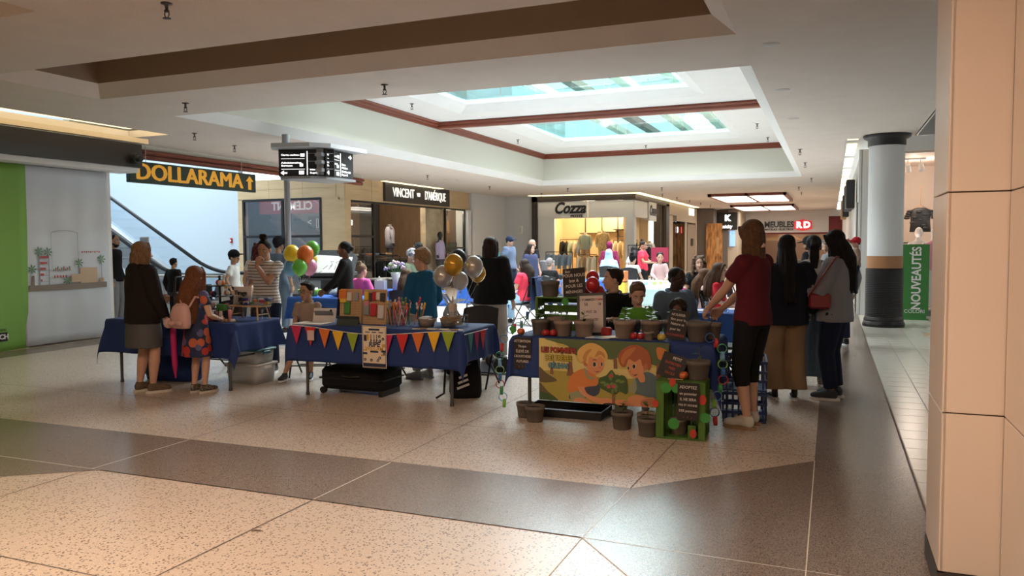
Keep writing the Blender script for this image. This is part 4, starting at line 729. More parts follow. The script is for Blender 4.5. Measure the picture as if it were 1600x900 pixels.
def brows_mesh():
    mb = MB()
    for s in (-1, 1): mb.tube([(s * .014, .084, .026), (s * .03, .082, .032), (s * .048, .068, .026)], [.004, .0045, .003], 5)
    return mb.mesh('eyebrows', m_brow)
def mouth_mesh(): return MB().ball((0, .0865, -.060), (.023, .007, .0055), 10).ball((0, .0865, -.069), (.018, .007, .0055), 10).mesh('mouth', m_lip)
def glasses_mesh():
    mb = MB()
    for s in (-1, 1): mb.tube([(s * .034 + .025 * math.cos(a), .094, .002 + .019 * math.sin(a)) for a in np.linspace(0, 2 * PI, 13)], .0026, 5); mb.cyl((s * .058, .092, .008), (s * .08, -.01, .004), .0022, n=5)
    mb.cyl((-.01, .097, .006), (.01, .097, .006), .0025, n=5); return mb.mesh('glasses', m_black)
def shoe_meshes(kind):
    mb = MB()
    if kind == 'sandal':
        mb.ball((0, .10, .035), (.042, .08, .022), 12); mb.ball((0, -.01, .045), (.034, .05, .045), 12)
    else:
        mb.ball((0, .115, .045), (.046, .082, .038), 14); mb.ball((0, .04, .06), (.042, .08, .045), 14); mb.ball((0, -.025, .06), (.039, .05, .055), 14); mb.closed_tube([(0, -.01, .05), (0, -.012, .115)], [.042, .044], n=14)
    up = remesh(mb, .011, 2)
    n = 20; pts = []
    for j in range(n): a = 2 * PI * j / n; y = .055 + .148 * math.sin(a); pts.append(((.046 + .006 * math.sin(a)) * math.cos(a), y))
    return up, MB().prism(pts, 0, .026).mesh('sole', m_white)
def ik(S, T, l1, l2, pole):
    d = T - S; L = min(d.length, (l1 + l2) * .995); dn = d.normalized(); T = S + dn * L
    a = (l1 * l1 - l2 * l2 + L * L) / (2 * L); h = math.sqrt(max(0, l1 * l1 - a * a)); p = Vector(pole); p = p - dn * dn.dot(p); p = p.normalized() if p.length > 1e-5 else basis(dn)[0]
    return S + dn * a + p * h, T
def cloth(name, col, rough=.85, vary=.06): return mat('cloth_' + name, col, rough, vary=vary, vscale=5, bump=.35, bscale=14, spec=.2)
def skin(name, col): return mat('skin_' + name, col, .5, spec=.3, vary=.04, vscale=10)
SK = {'light': skin('light', (.60, .36, .26)), 'tan': skin('tan', (.44, .25, .16)), 'brown': skin('brown', (.16, .08, .05)), 'dark': skin('dark', (.055, .028, .018))}
def hair_m(name, col): return mat('hair_' + name, col, .6, vary=.45, vscale=26, stretch=(6, 6, .8), bump=.5, bscale=40, spec=.18)
HA = {'black': hair_m('black', (.010, .008, .008)), 'dark': hair_m('dark', (.025, .015, .011)), 'brown': hair_m('brown', (.075, .040, .022)), 'auburn': hair_m('auburn', (.15, .055, .022)), 'blond': hair_m('blond', (.20, .12, .065)), 'sand': hair_m('sand', (.30, .19, .10)), 'grey': hair_m('grey', (.22, .20, .19)), 'light': hair_m('light', (.11, .055, .028)), 'wine': hair_m('wine', (.08, .015, .02))}
def build_hair(style, vox, rnd, pitch=0.):
    mb = MB(); cap = lambda g=0.: mb.ball((0, -.024, .045), (.087 + g, .099 + g, .090 + g), 22)
    def strands(L, a0, a1, n, r0=.020, r1=.012, out=1.08, wav=.006, z0=.05, back=.0):
        for k in range(n):
            a = math.radians(a0 + (a1 - a0) * k / max(1, n - 1)); R = .078; x, y = R * math.sin(a), -R * 1.1 * math.cos(a) - .018; Lk = L * (1 + rnd.uniform(-.06, .06)); ph = rnd.uniform(0, 6)
            pts = [(x * .8, y * .8, z0)]
            for t in (.25, .5, .75, 1.): o = 1 + (out - 1) * t * 2; pts.append((x * o + wav * math.sin(ph + 5 * t), y * o - back * min(1, t * 2.2) * max(0, math.cos(a)) ** .5 + wav * math.cos(ph + 4 * t) + Lk * t * math.tan(pitch) * .9, z0 - Lk * t))
            mb.closed_tube(pts, [r0, r0, r0 * .95, (r0 + r1) / 2, r1], n=7, round_ends=True)
    if style == 'short' and True:
        cap()
        for k in range(30): a = rnd.uniform(0, 6.28); r = rnd.uniform(0, .075); mb.ball((r * math.cos(a), r * math.sin(a) - .02, .125 - r * .35 + rnd.uniform(-.005, .008)), (.018, .024, .012), 7)
        mb.ball((0, .05, .105), (.055, .026, .020), 10); mb.ball((0, -.075, -.01), (.06, .03, .05), 10)
    elif style == 'buzz': mb.ball((0, -.020, .043), (.081, .095, .085), 20); mb.ball((0, -.07, -.01), (.06, .033, .05), 10)
    elif style in ('long', 'bob', 'verylong'):
        cap(.002); L = {'bob': .26, 'long': .42, 'verylong': .56}[style]; strands(L, -112, 112, 19, out=1.10, back=0 if style == 'bob' else .105); strands(L * .92, -80, 80, 11, r0=.022, out=1.02, back=.015 if style == 'bob' else .115)
        for s in (-1, 1): mb.closed_tube([(s * .03, .055, .11), (s * .072, .05, .05), (s * .086, .035, -.05), (s * .09, .02, -.05 - L * .5)], [.014, .017, .018, .012], n=7, round_ends=True)
    elif style == 'bun': cap(); mb.ball((0, -.07, .135), (.045, .045, .042), 12); [mb.ball((.03 * math.cos(k), -.07 + .03 * math.sin(k), .14 + .02 * math.sin(2.3 * k)), (.022, .022, .02), 7) for k in range(9)]; mb.ball((0, -.07, -.02), (.055, .03, .05), 10)
    elif style == 'topbun': cap(); mb.ball((0, -.03, .165), (.05, .05, .042), 12); [mb.ball((.036 * math.cos(k), -.03 + .036 * math.sin(k), .165 + .02 * math.sin(2.3 * k)), (.022, .022, .02), 7) for k in range(11)]; mb.ball((0, -.07, -.02), (.055, .03, .05), 10)
    elif style == 'lowbun': cap(); mb.ball((0, -.12, .01), (.045, .04, .045), 12); mb.ball((0, -.07, -.02), (.06, .035, .05), 10)
    elif style == 'pony': cap(); mb.ball((0, -.07, -.02), (.055, .03, .05), 10); [mb.closed_tube([(x, -.10, .07), (x * 1.4, -.15, .02), (x * 1.6, -.14, -.12), (x, -.11, -.28)], [.02, .024, .022, .01], n=7, round_ends=True) for x in (-.02, 0, .02)]
    elif style == 'curly':
        cap(.004)
        for k in range(150):
            a = rnd.uniform(-2.2, 2.2); z = rnd.uniform(-.24, .13); R = .098 + .025 * min(1, max(0, .1 - z) * 4) if z < .08 else .07; mb.ball((R * math.sin(a), -R * math.cos(a) - .012, z), rnd.uniform(.018, .03), 7)
    elif style == 'afro':
        for k in range(120):
            v = Vector((rnd.uniform(-1, 1), rnd.uniform(-1, .45), rnd.uniform(-.45, 1))); v.normalize(); mb.ball((v.x * .098, v.y * .105 - .025, v.z * .1 + .045), .026, 7)
        cap(.006)
    elif style == 'braids':
        cap(.006); mb.ball((0, -.05, .09), (.085, .08, .07), 14); strands(.60, -100, 100, 19, r0=.019, r1=.012, out=1.06, wav=.006, back=.13); strands(.55, -70, 70, 13, r0=.018, r1=.012, out=1.0, wav=.008, back=.15)
    return remesh(mb, vox, 2)
def person(label, loc, face, H=1.65, sit=0., lean=0., head=(0, 0), sk='light', hair=('short', 'dark'), top=('tee', None), bottom=('pants', None), shoes=None, L=None, R=None, build=1., child=False, hat=None, glasses=False, q=1, legs=None, extra=None, group=None, beard=None, kind='sneaker', sole=None, side=0.):
    rnd = random.Random(hash(label) % 1000 if False else sum(map(ord, label)))
    t = thing('person', label, 'person', loc, face - PI / 2, group); s = H / 1.7; t.scale = (s, s, s)
    vox = (.0125, .0165, .022)[q]; vh = (.0058, .0078, .0105)[q]; hs = 1.22 if child else 1.
    sk = SK[sk]; hz = (sit / s + .10) if sit else (.86 if child else .90); dz = hz - .90
    top_s = .965 if child else 1.
    def U(x, y, z): zz = (z - .90) * top_s; return Vector((x + math.tan(side) * zz, y + math.tan(lean) * zz, zz * (math.cos(lean)) + .90 + dz))
    b = build; wid = b * (.92 if child else 1.)
    # --- legs
    lg = []
    for i, sd in enumerate((-1, 1)):
        hip = Vector((sd * .088 * b, 0, hz)); an = None
        if legs: an = Vector(legs[i])
        elif sit: an = Vector((sd * .13, .44, .095))
        else: an = Vector((sd * .10, .0, .095))
        kn, an = ik(hip, an, .413 if not child else .392, .400 if not child else .380, (sd * .12, 1, .25 if sit else 0)); lg.append((hip, kn, an))
    # --- arms
    ar = []
    for sd, A in ((-1, L), (1, R)):
        S = U(sd * .165 * wid, -.005, 1.372); A = A or {}
        T = Vector(A['t']) if 't' in A else U(sd * .245 * b, .04, .865) if not sit else Vector((sd * .16, .30, hz + .12))
        E, T = ik(S, T, .285, .255, A.get('pole', (sd * .55, -.8, -.5))); ar.append((S, E, T, A))
    # --- body
    mb = MB(); rg = [(.86, .145, .105), (.95, .155, .11), (1.06, .128, .095), (1.2, .145, .105), (1.32, .150, .095), (1.38, .13, .07), (1.43, .07, .05)]
    mb.loft([(*U(0, 0, z)[:2], U(0, 0, z).z, rx * wid, ry * b) for z, rx, ry in rg], 20)
    for S, E, T, A in ar: mb.closed_tube([S, S.lerp(E, .5), E, E.lerp(T, .35), T], [.050 * b, .046 * b, .037 * b, .039 * b, .026], n=12, round_ends=True)
    for h, k, a in lg: mb.closed_tube([h, h.lerp(k, .5), k, k.lerp(a, .33), a, a - Vector((0, 0, .04))], [.088 * b, .075 * b, .053 * b, .054 * b, .034, .036], n=12, round_ends=True)
    nb = U(0, -.012, 1.42); mb.closed_tube([nb - Vector((0, 0, .05)), nb + Vector((0, .008, .10))], [.060, .050], n=14)
    me = remesh(mb, vox, 3); V, Fc = arrays(me); bpy.data.meshes.remove(me); Vs = [V]; Fs = list(Fc); o = len(V)
    HM = Matrix.Translation(U(0, .018, 1.585 + (.03 if child else 0))) @ Matrix.Rotation(head[0], 4, 'Z') @ Matrix.Rotation(-head[1], 4, 'X') @ Matrix.Scale(hs, 4)
    def join(arr, M, flip=False):
        nonlocal o
        v, f = arr; m = np.array(M); w_ = v @ m[:3, :3].T + m[:3, 3]; Vs.append(w_); Fs.extend([tuple(i + o for i in (x[::-1] if flip else x)) for x in f]); o += len(v)
    join(head_arrays(vh), HM)
    for i, (S, E, T, A) in enumerate(ar):
        sd = (-1, 1)[i]; Z = Vector(A['dir']).normalized() if 'dir' in A else (T - E).normalized(); P = Vector(A.get('palm', (-sd, 0, 0) if not sit else (0, 0, -1))); Y = -(P - Z * Z.dot(P)).normalized(); X = Y.cross(Z) * sd
        Mh = Matrix((X, Y, Z)).transposed().to_4x4(); Mh.translation = T; join(hand_arrays(A.get('curl', .5), (.005, .0072, .0095)[q]), Mh, sd < 0)
    me = bpy.data.meshes.new('body'); me.from_pydata(np.concatenate(Vs).tolist(), [], Fs); me.materials.append(sk); me.polygons.foreach_set('use_smooth', [True] * len(me.polygons)); me.update(); put('body', me, t)
    # --- face, hair
    for k, f in (('eyes', eyes_mesh), ('eyebrows', brows_mesh), ('mouth', mouth_mesh)): put(k, _shared(k, f), t, M=HM)
    if glasses: put('glasses', _shared('glasses', glasses_mesh), t, M=HM)
    if beard: put('beard', remesh(MB().ball((0, .035, -.075), (.060, .050, .045), 14).ball((0, .015, -.05), (.068, .05, .03), 14), .008, 2), t, M=HM).data.materials.append(HA[beard])
    if hair: h = build_hair(hair[0], vh * 1.25, rnd, head[1] - lean); h.materials.append(HA[hair[1]]); put('hair', h, t, M=HM)
    if hat:
        st, mm = hat
        if st == 'cap': mb = MB(); mb.ball((0, -.012, .05), (.096, .112, .098), 20); mb.ball((0, .125, .055), (.075, .085, .012), 14); hm = remesh(mb, .009, 2)
        elif st == 'beanie': mb = MB(); mb.ball((0, -.018, .06), (.098, .112, .105), 20); hm = remesh(mb, .009, 2)
        elif st == 'hijab':
            mb = MB(); mb.ball((0, -.030, .03), (.098, .108, .112), 20); mb.loft([(0, -.02, .02, .095, .09), (0, -.02, -.10, .085, .085), (0, -.03, -.19, .14, .12), (0, -.03, -.30, .215, .16), (0, -.03, -.42, .23, .17)], 20); hm = remesh(mb, .012, 3)
        elif st == 'veil':
            mb = MB(); mb.ball((0, -.035, .04), (.10, .108, .112), 20); mb.loft([(0, -.03, .03, .098, .10), (0, -.03, -.12, .12, .11), (0, -.04, -.30, .25, .18), (0, -.04, -.60, .29, .21), (0, -.04, -.85, .30, .22)], 20); hm = remesh(mb, .014, 3)
        hm.materials.append(mm); put({'cap': 'cap', 'beanie': 'beanie', 'hijab': 'headscarf', 'veil': 'veil'}[st], hm, t, M=HM)
    # --- top
    st, mt = top; g = {'tee': .012, 'polo': .014, 'long': .014, 'hoodie': .028, 'jacket': .034, 'parka': .036, 'dress': .014, 'blouse': .026}[st]
    hem = {'tee': .86, 'polo': .85, 'long': .85, 'hoodie': .83, 'jacket': .80, 'parka': .80, 'dress': .86, 'blouse': .80}[st]
    mb = MB(); rg = [(hem, .172, .132), (.95, .168, .124), (1.08, .140, .106), (1.2, .152, .112), (1.32, .164, .106), (1.385, .150, .086), (1.425, .105, .07), (1.442, .076, .062)]
    if st in ('jacket', 'hoodie', 'blouse', 'parka'): rg[1:4] = [(.95, .165, .122), (1.08, .158, .116), (1.2, .160, .116)]
    mb.loft([(*U(0, 0, z)[:2], U(0, 0, z).z, (rx + g) * wid, (ry + g) * b) for z, rx, ry in rg], 24)
    sl_ = {'tee': .60, 'polo': .62, 'dress': .5}.get(st, 2.)
    for S, E, T, A in ar:
        r0 = .062 * b + g * .7
        mb.ball(S, r0 * .98, 14)
        if sl_ < 1: mb.closed_tube([S - (E - S).normalized() * .02, S.lerp(E, .3), S.lerp(E, sl_)], [r0 * .8, r0, r0 * 1.02], n=14)
        elif st == 'blouse': mb.closed_tube([S, S.lerp(E, .5), E, E.lerp(T, .25), E.lerp(T, .4)], [r0, r0, r0, r0 * 1.15, r0 * 1.45], n=14)
        else: mb.closed_tube([S, S.lerp(E, .5), E, E.lerp(T, .5), E.lerp(T, .97)], [r0 * .95, r0 * .95, r0 * .86, r0 * .76, .040 + g * .4], n=14)
    if st in ('hoodie', 'parka'): c = U(0, -.085, 1.43); mb.ball(c, (.105, .06, .055), 14); mb.ball(U(0, -.10, 1.38), (.09, .05, .06), 12)
    if st == 'dress': mb.loft([(0, 0, .50, .22 * b, .19 * b), (0, 0, .7, .20 * b, .17 * b), (0, 0, .95, .165 * b, .13 * b)], 24)
    m2 = remesh(mb, vox, 3); m2.materials.append(mt); to = put({'jacket': 'jacket', 'parka': 'jacket', 'hoodie': 'hoodie', 'dress': 'dress', 'blouse': 'blouse'}.get(st, 'shirt'), m2, t)
    if st in ('polo', 'jacket', 'blouse', 'hoodie', 'parka'):
        mb = MB(); c = U(0, -.01, 1.43); mb.tube([(c.x + (.075 + g * .3) * math.sin(a), c.y + (.066 + g * .3) * math.cos(a) * 1.0 , c.z + .012 - .02 * math.cos(a)) for a in np.linspace(.35, 2 * PI - .35, 16)], .016 + g * .25, 7, flat=.6); mb.build('collar', mt, to)
    # --- bottom
    st, mt = bottom
    if st != 'none':
        mb = MB()
        if st == 'skirt': mb.loft([(0, 0, .52, .205 * b, .165 * b), (0, 0, .7, .20 * b, .16 * b), (0, 0, .9, .18 * b, .14 * b), (0, 0, 1.0, .15 * b, .118 * b)], 24)
        else:
            mb.loft([(0, 0, hz - .07, .158 * b, .118 * b), (0, 0, hz + .02, .168 * b, .125 * b), (*U(0, 0, 1.0)[:2], U(0, 0, 1.0).z, .152 * b, .116 * b), (*U(0, 0, 1.04)[:2], U(0, 0, 1.04).z, .142 * b, .11 * b)], 22)
            e = {'pants': .93, 'wide': .97, 'capri': .35, 'shorts': -.25, 'leggings': .3}[st]
            for h, k, a in lg:
                r = 1.0 if st in ('pants', 'wide') else .93
                if e >= 0: mb.closed_tube([h, h.lerp(k, .5), k, k.lerp(a, e * .5), k.lerp(a, e)], [.108 * b * r, .096 * b * r, (.076 if st != 'wide' else .095) * b * r, (.070 if st != 'wide' else .10) * b * r, (.062 if st == 'pants' else .115 if st == 'wide' else .062) * b * r], n=14)
                else: mb.closed_tube([h, h.lerp(k, .45), h.lerp(k, 1 + e)], [.11 * b, .105 * b, .108 * b], n=14)
        m2 = remesh(mb, vox, 3); m2.materials.append(mt); put({'skirt': 'skirt', 'shorts': 'shorts', 'leggings': 'leggings'}.get(st, 'trousers'), m2, t)
    # --- shoes
    up, so = _shared('shoe_' + kind, lambda: shoe_meshes(kind))
    for (h, k, a), sd in zip(lg, (-1, 1)):
        d = a - k; yaw = -sd * .12
        u2 = up.copy(); u2.materials.clear(); u2.materials.append(shoes or m_black); sh = put('shoe', u2, t, M=Matrix.Translation((a.x, a.y + .01, a.z - .095)) @ Matrix.Rotation(yaw, 4, 'Z'))
        s2 = so.copy(); s2.materials.clear(); s2.materials.append(sole or m_white); put('sole', s2, sh)
    return t, dict(U=U, HM=HM, arms=ar, legs=lg, s=s)
# ================================================================ THE PEOPLE
c = cloth
K = dict(black=c('black', (.010, .010, .011)), navy=c('navy', (.02, .03, .07)), white=c('white', (.66, .65, .63)), beige=c('beige', (.36, .27, .19)), stone=c('stone', (.46, .41, .36)), burgundy=c('burgundy', (.10, .012, .02)), denim=c('denim', (.045, .075, .13)), denim_l=c('denim_l', (.11, .155, .21)), greyblue=c('greyblue', (.13, .17, .26)), grey=c('grey', (.22, .22, .23)), bluehood=c('bluehood', (.015, .10, .20)), green=c('green', (.11, .30, .035)), olive=c('olive', (.14, .17, .11)), pink=c('pink', (.75, .12, .35)), coral=c('coral', (.72, .05, .09)), red=c('red', (.55, .025, .04)), teal=c('teal', (.03, .18, .19)), lightblue=c('lightblue', (.38, .58, .78)), wine=c('wine', (.17, .015, .055)), sand=c('sand', (.34, .25, .19)), blush=c('blush', (.62, .42, .42)), greyblouse=c('greyblouse', (.24, .24, .27)), darkjean=c('darkjean', (.012, .018, .04)), khaki=c('khaki', (.30, .19, .11)))
k_stripe = stripe_mat('cloth_striped', (.62, .58, .54), (.06, .05, .06), 26, 'Z', .22); k_skirt = stripe_mat('cloth_skirt_stripe', (.13, .13, .135), (.045, .045, .05), 70, 'Z', .5)
k_dress = spots_mat('cloth_dress_pattern', (.015, .025, .07), [(.45, .04, .03), (.02, .03, .09), (.10, .10, .22), (.5, .12, .06)], 9, .55); k_floral = spots_mat('cloth_floral', (.66, .64, .62), [(.15, .12, .12), (.4, .12, .14)], 30, .25)
k_camo = spots_mat('cloth_camo', (.25, .24, .24), [(.12, .12, .13), (.40, .38, .38)], 30, .6)
S_brown = mat('shoe_brown', (.13, .09, .06), .7); S_black = mat('shoe_black', (.015, .015, .016), .6); S_white = mat('shoe_white', (.62, .58, .50), .6); S_grey = mat('shoe_grey', (.28, .27, .26), .7); S_speck = spots_mat('shoe_speckled', (.10, .08, .06), [(.25, .2, .15), (.05, .04, .03)], 60, .5); So_gum = mat('sole_gum', (.32, .20, .11), .7); So_pale = mat('sole_pale', (.6, .56, .5), .7)
NORTH = PI / 2
def tgt(x, y, z, **k): return dict(t=(x, y, z), **k)
# front row -------------------------------------------------------
pw, iw = person('woman with blond shoulder hair in dark jacket and striped skirt, back turned at left table', (-6.72, 6.20, 0), NORTH - .35, 1.58, hair=('bob', 'blond'), top=('parka', c('darkbrown', (.016, .012, .011))), bottom=('skirt', k_skirt), shoes=S_brown, sole=So_pale, q=0, build=1.16, R=tgt(.25, .14, .86, curl=1.0, palm=(-1, 0, 0)), L=tgt(-.18, .26, 1.05, curl=.6), legs=((-.10, -.02, .095), (.11, .04, .095)))
tag(MB().tube([(0, 0, -.02), (0, 0, .10)], .012, 8).tube([(0, 0, .0), (0, 0, -.10), (0, .01, -.45), (0, .015, -.60)], [.018, .032, .030, .006], 10).build('closed_umbrella', mat('magenta_nylon', (.50, .015, .14), .6), None, (-6.455, 6.34, .74)), 'closed magenta umbrella held by the woman in the dark jacket', 'umbrella')
hb = thing('handbag', 'black handbag hanging at the side of the woman in the dark jacket', 'handbag', (-6.40, 6.42, .80)); MB().box((0, 0, .13), (.13, .28, .26), b=.04).build('bag_body', m_black, hb); MB().tube([(0, -.1, .24), (0, -.08, .42), (0, .08, .42), (0, .1, .24)], .010, 6).build('strap', m_black, hb)
pg, ig = person('girl with very long auburn hair and patterned dress wearing a pink backpack', (-6.17, 6.38, 0), NORTH - .1, 1.33, hair=('verylong', 'auburn'), top=('dress', k_dress), bottom=('none', None), shoes=S_speck, sole=So_pale, child=True, q=0, R=tgt(.18, .24, .98), L=tgt(-.19, .22, .95), legs=((-.075, 0, .095), (.085, .03, .095)))
bp = thing('backpack', 'small pale pink backpack with a bow and a pompom on the girl', 'backpack', (-6.185, 6.185, .70), -.1); mp = mat('pink_leatherette', (.62, .38, .34), .5)
MB().loft([(0, 0, 0, .105, .05), (0, -.005, .04, .125, .062), (0, -.005, .14, .125, .062), (0, 0, .22, .10, .05), (0, .01, .26, .05, .03)], 20, sq=.75).build('bag_body', mp, bp)
MB().ball((-.055, -.075, .06), (.055, .022, .032), 10).ball((.055, -.075, .06), (.055, .022, .032), 10).ball((0, -.08, .06), .018, 8).build('bow', mp, bp); MB().ball((-.16, -.02, .05), .055, 14).build('pompom', mat('pink_fur', (.68, .45, .42), .95, bump=1., bscale=120), bp); MB().tube([(-.03, -.01, .25), (0, -.01, .31), (.03, -.01, .25)], .008, 6).tube([(-.09, .03, .22), (-.10, .10, .32), (-.1, .2, .3)], .012, 6).tube([(.09, .03, .22), (.10, .10, .32), (.1, .2, .3)], .012, 6).build('strap', mp, bp); MB().bb(-.02, .02, -.07, -.06, .06, .16).build('front_tab', mp, bp)
person('woman in striped t-shirt with a high bun touching her chin behind the left table', (-6.36, 7.72, 0), -NORTH + .12, 1.60, sk='tan', head=(.15, .30), hair=('topbun', 'black'), top=('tee', k_stripe), bottom=('pants', K['darkjean']), q=0, build=1.08, L=tgt(-.02, .22, 1.385, palm=(0, -1, 0), curl=.9, pole=(-.5, .1, -1), dir=(-.2, -.1, 1)), R=tgt(.20, .10, 1.0))
person('boy with glasses in a beige polo shirt sitting between the two front tables', (-5.70, 7.66, 0), -NORTH + .35, 1.26, sit=.42, sk='tan', head=(-.45, .05), hair=('short', 'black'), top=('polo', K['sand']), bottom=('shorts', K['navy']), shoes=S_black, glasses=True, child=True, q=0, lean=.1, legs=((-.12, .36, .105), (.24, .50, .11)), L=tgt(-.16, .30, .66), R=tgt(.16, .30, .66))
person('woman with tied back hair in a black cardigan turned to the left', (-6.57, 9.72, 0), PI + .35, 1.58, sk='brown', head=(0.1, .05), hair=('lowbun', 'black'), top=('long', K['black']), bottom=('pants', K['black']), q=1, build=.95, R=tgt(.16, .28, .98), L=tgt(-.15, .30, .95))
person('blond boy in a dark blue hoodie standing behind the craft table', (-4.33, 7.95, 0), PI - .35, 1.50, head=(.1, .1), hair=('short', 'sand'), top=('hoodie', K['bluehood']), bottom=('pants', K['stone']), shoes=S_grey, sole=S_grey, glasses=True, child=True, q=0, build=1.1, L=tgt(-.20, .22, .86), R=tgt(.20, .16, .86))
person('woman in a black sweater and wide beige trousers, back turned, beside the balloons', (-4.12, 9.4, 0), NORTH - .2, 1.62, hair=('bob', 'dark'), top=('jacket', K['black']), bottom=('wide', K['stone']), shoes=S_brown, q=1, build=1.25, R=tgt(.33, .04, .86))
# apple stand --------------------------------------------------
person('man in a black polo shirt sitting behind the apple stand looking left', (-2.12, 8.05, 0), -NORTH + .1, 1.66, sit=.40, head=(-1.15, -.08), sk='light', hair=('short', 'dark'), top=('polo', K['black']), bottom=('pants', K['black']), q=0, beard=None, build=1.1, R=tgt(.22, .40, .78), L=tgt(-.06, .42, .80), lean=.06)
person('boy in a bright green t-shirt sitting behind the apple stand looking down', (-1.76, 7.62, 0), -NORTH + .15, 1.30, sit=.44, head=(.25, .50), hair=('short', 'light'), top=('tee', K['green']), bottom=('pants', K['navy']), child=True, q=0, lean=.06, L=tgt(-.12, .30, .92), R=tgt(.12, .32, .92))
person('man in a denim jacket with glasses sitting behind the apple stand facing right', (-1.60, 8.5, 0), -NORTH + .9, 1.66, sit=.40, head=(.25, .1), sk='dark', hair=('buzz', 'black'), top=('jacket', K['denim_l']), bottom=('pants', K['darkjean']), glasses=True, q=0, build=1.08, lean=.12)
person('small child with dark curly hair hidden behind a chalkboard on the apple stand', (-1.33, 7.42, 0), -NORTH, 1.00, sk='brown', hair=('afro', 'dark'), top=('tee', K['green']), bottom=('pants', K['navy']), child=True, q=1)
person('tall woman with brown bob in a burgundy shirt and black leggings at the right', (-.60, 6.80, 0), PI - .45, 1.71, head=(.1, .45), hair=('bob', 'light'), top=('tee', K['burgundy']), bottom=('capri', K['black']), shoes=S_white, sole=So_gum, q=0, build=1.04, L=tgt(-.10, .36, .98, curl=.9, palm=(.6, 0, -.5)), R=tgt(.06, .34, .96, curl=.9, palm=(-.6, 0, -.5)), legs=((-.11, -.02, .095), (.10, .05, .095)))
person('woman with long dark braids in a denim jacket and beige cropped trousers', (-.41, 8.12, 0), NORTH + .25, 1.58, sk='dark', hair=('braids', 'black'), top=('jacket', c('denim_dark', (.011, .014, .021))), bottom=('wide', K['khaki']), shoes=S_black, kind='sandal', q=0, build=1.14, R=tgt(.30, .12, .92), L=tgt(-.22, .2, .95))
person('woman in wide pale jeans standing behind the woman with braids', (-.18, 8.98, 0), NORTH + .1, 1.60, sk='brown', hair=('pony', 'black'), top=('tee', K['stone']), bottom=('wide', K['denim_l']), shoes=S_grey, q=1, R=tgt(.2, .28, 1.0))
pgw, igw = person('woman with long dark hair in a grey ruffled blouse looking at her phone', (.04, 8.30, 0), PI - .25, 1.64, sk='tan', head=(.05, .40), hair=('verylong', 'black'), top=('blouse', K['greyblouse']), bottom=('pants', K['darkjean']), shoes=c('slate_shoe', (.06, .07, .08)), q=0, build=1.12, L=tgt(-.10, .30, 1.16, palm=(.3, -.3, 1), curl=.8), R=tgt(.10, .30, 1.14, palm=(-.3, -.3, 1), curl=.8))
tag(MB().box((-.34, 8.28, 1.14), (.008, .075, .15), b=.003).build('phone', m_black), 'black phone in the hands of the woman in the grey blouse', 'phone')
cb = thing('crossbody_bag', 'small red crossbody bag of the woman in the grey blouse', 'handbag', (-.10, 8.07, .90)); MB().box((0, 0, .08), (.20, .05, .15), b=.02).build('bag_body', mat('red_leather', (.22, .015, .02), .4), cb); MB().tube([(-.08, 0, .15), (.02, -.09, .32), (.14, .0, .50), (.17, .16, .50)], .008, 5).build('strap', MATS['red_leather'], cb)
# middle distance -----------------------------------------------
person('man with black cap and beard standing far behind the queue', (-.37, 14.95, 0), PI - .3, 1.62, sk='tan', head=(.1, .2), hair=('short', 'black'), hat=('cap', K['black']), beard='dark', top=('long', K['black']), bottom=('pants', K['navy']), q=2, build=1.1)
person('grey haired man in a dark jacket looking down behind the queue', (-.05, 14.15, 0), PI, 1.58, head=(0, .3), hair=('short', 'grey'), top=('jacket', K['grey']), bottom=('pants', K['navy']), q=2)
person('man in a grey hooded top carrying a toddler at the right edge of the crowd', (.14, 12.6, 0), NORTH + .5, 1.55, sk='tan', hair=('short', 'dark'), top=('hoodie', K['grey']), bottom=('pants', K['navy']), q=2)
person('toddler with a red cap and raised hand on the shoulder of the man in grey', (.33, 12.5, .78), PI, .82, sk='light', hair=('short', 'dark'), hat=('cap', K['red']), top=('long', K['sand']), bottom=('pants', K['navy']), child=True, q=2, R=tgt(.2, .2, 1.6))
person('woman with curly brown hair in a dark top turning towards the camera', (-2.03, 13.2, 0), -NORTH + .2, 1.62, sit=.45, head=(.1, 0), hair=('curly', 'brown'), top=('tee', K['black']), bottom=('pants', K['denim']), q=1)
person('girl with straight brown hair in a red t-shirt sitting in profile', (-1.52, 11.75, 0), -.1, 1.45, sit=.44, head=(-.1, .1), hair=('long', 'brown'), top=('tee', K['red']), bottom=('pants', K['denim']), child=True, q=1)
person('small fair girl in pink sitting left of the girl in the red t-shirt', (-1.80, 12.3, 0), .1, 1.30, sit=.42, head=(0, .1), hair=('long', 'light'), top=('tee', K['blush']), bottom=('pants', K['denim']), child=True, q=2)
person('woman with curly auburn hair in a bright pink top bending over a table', (-1.42, 13.95, 0), -.1, 1.6, sit=.45, lean=.35, head=(0, .3), hair=('curly', 'brown'), top=('tee', spots_mat('pink_flower_shirt', (.72, .12, .30), [(.10, .03, .05), (.6, .1, .3), (.72, .12, .3)], 12, .35)), bottom=('pants', K['denim']), q=2)
person('blond woman with a bun in a bright pink shirt sitting with her back turned', (-7.19, 11.1, 0), NORTH - .3, 1.52, sit=.42, hair=('bun', 'blond'), top=('tee', K['pink']), bottom=('pants', K['denim']), q=1)
person('child with brown hair sitting right of the blond woman in pink', (-6.55, 11.45, 0), NORTH, 1.3, sit=.42, hair=('long', 'brown'), top=('tee', K['sand']), bottom=('pants', K['denim']), child=True, q=2)
person('boy with a patterned cap and olive hoodie standing by the flower vase', (-7.4, 13.15, 0), -.2, 1.45, head=(0, .2), hair=('short', 'dark'), hat=('cap', k_camo), top=('hoodie', K['olive']), bottom=('pants', K['navy']), child=True, q=1, R=tgt(.08, .32, 1.05), L=tgt(-.05, .34, 1.05))
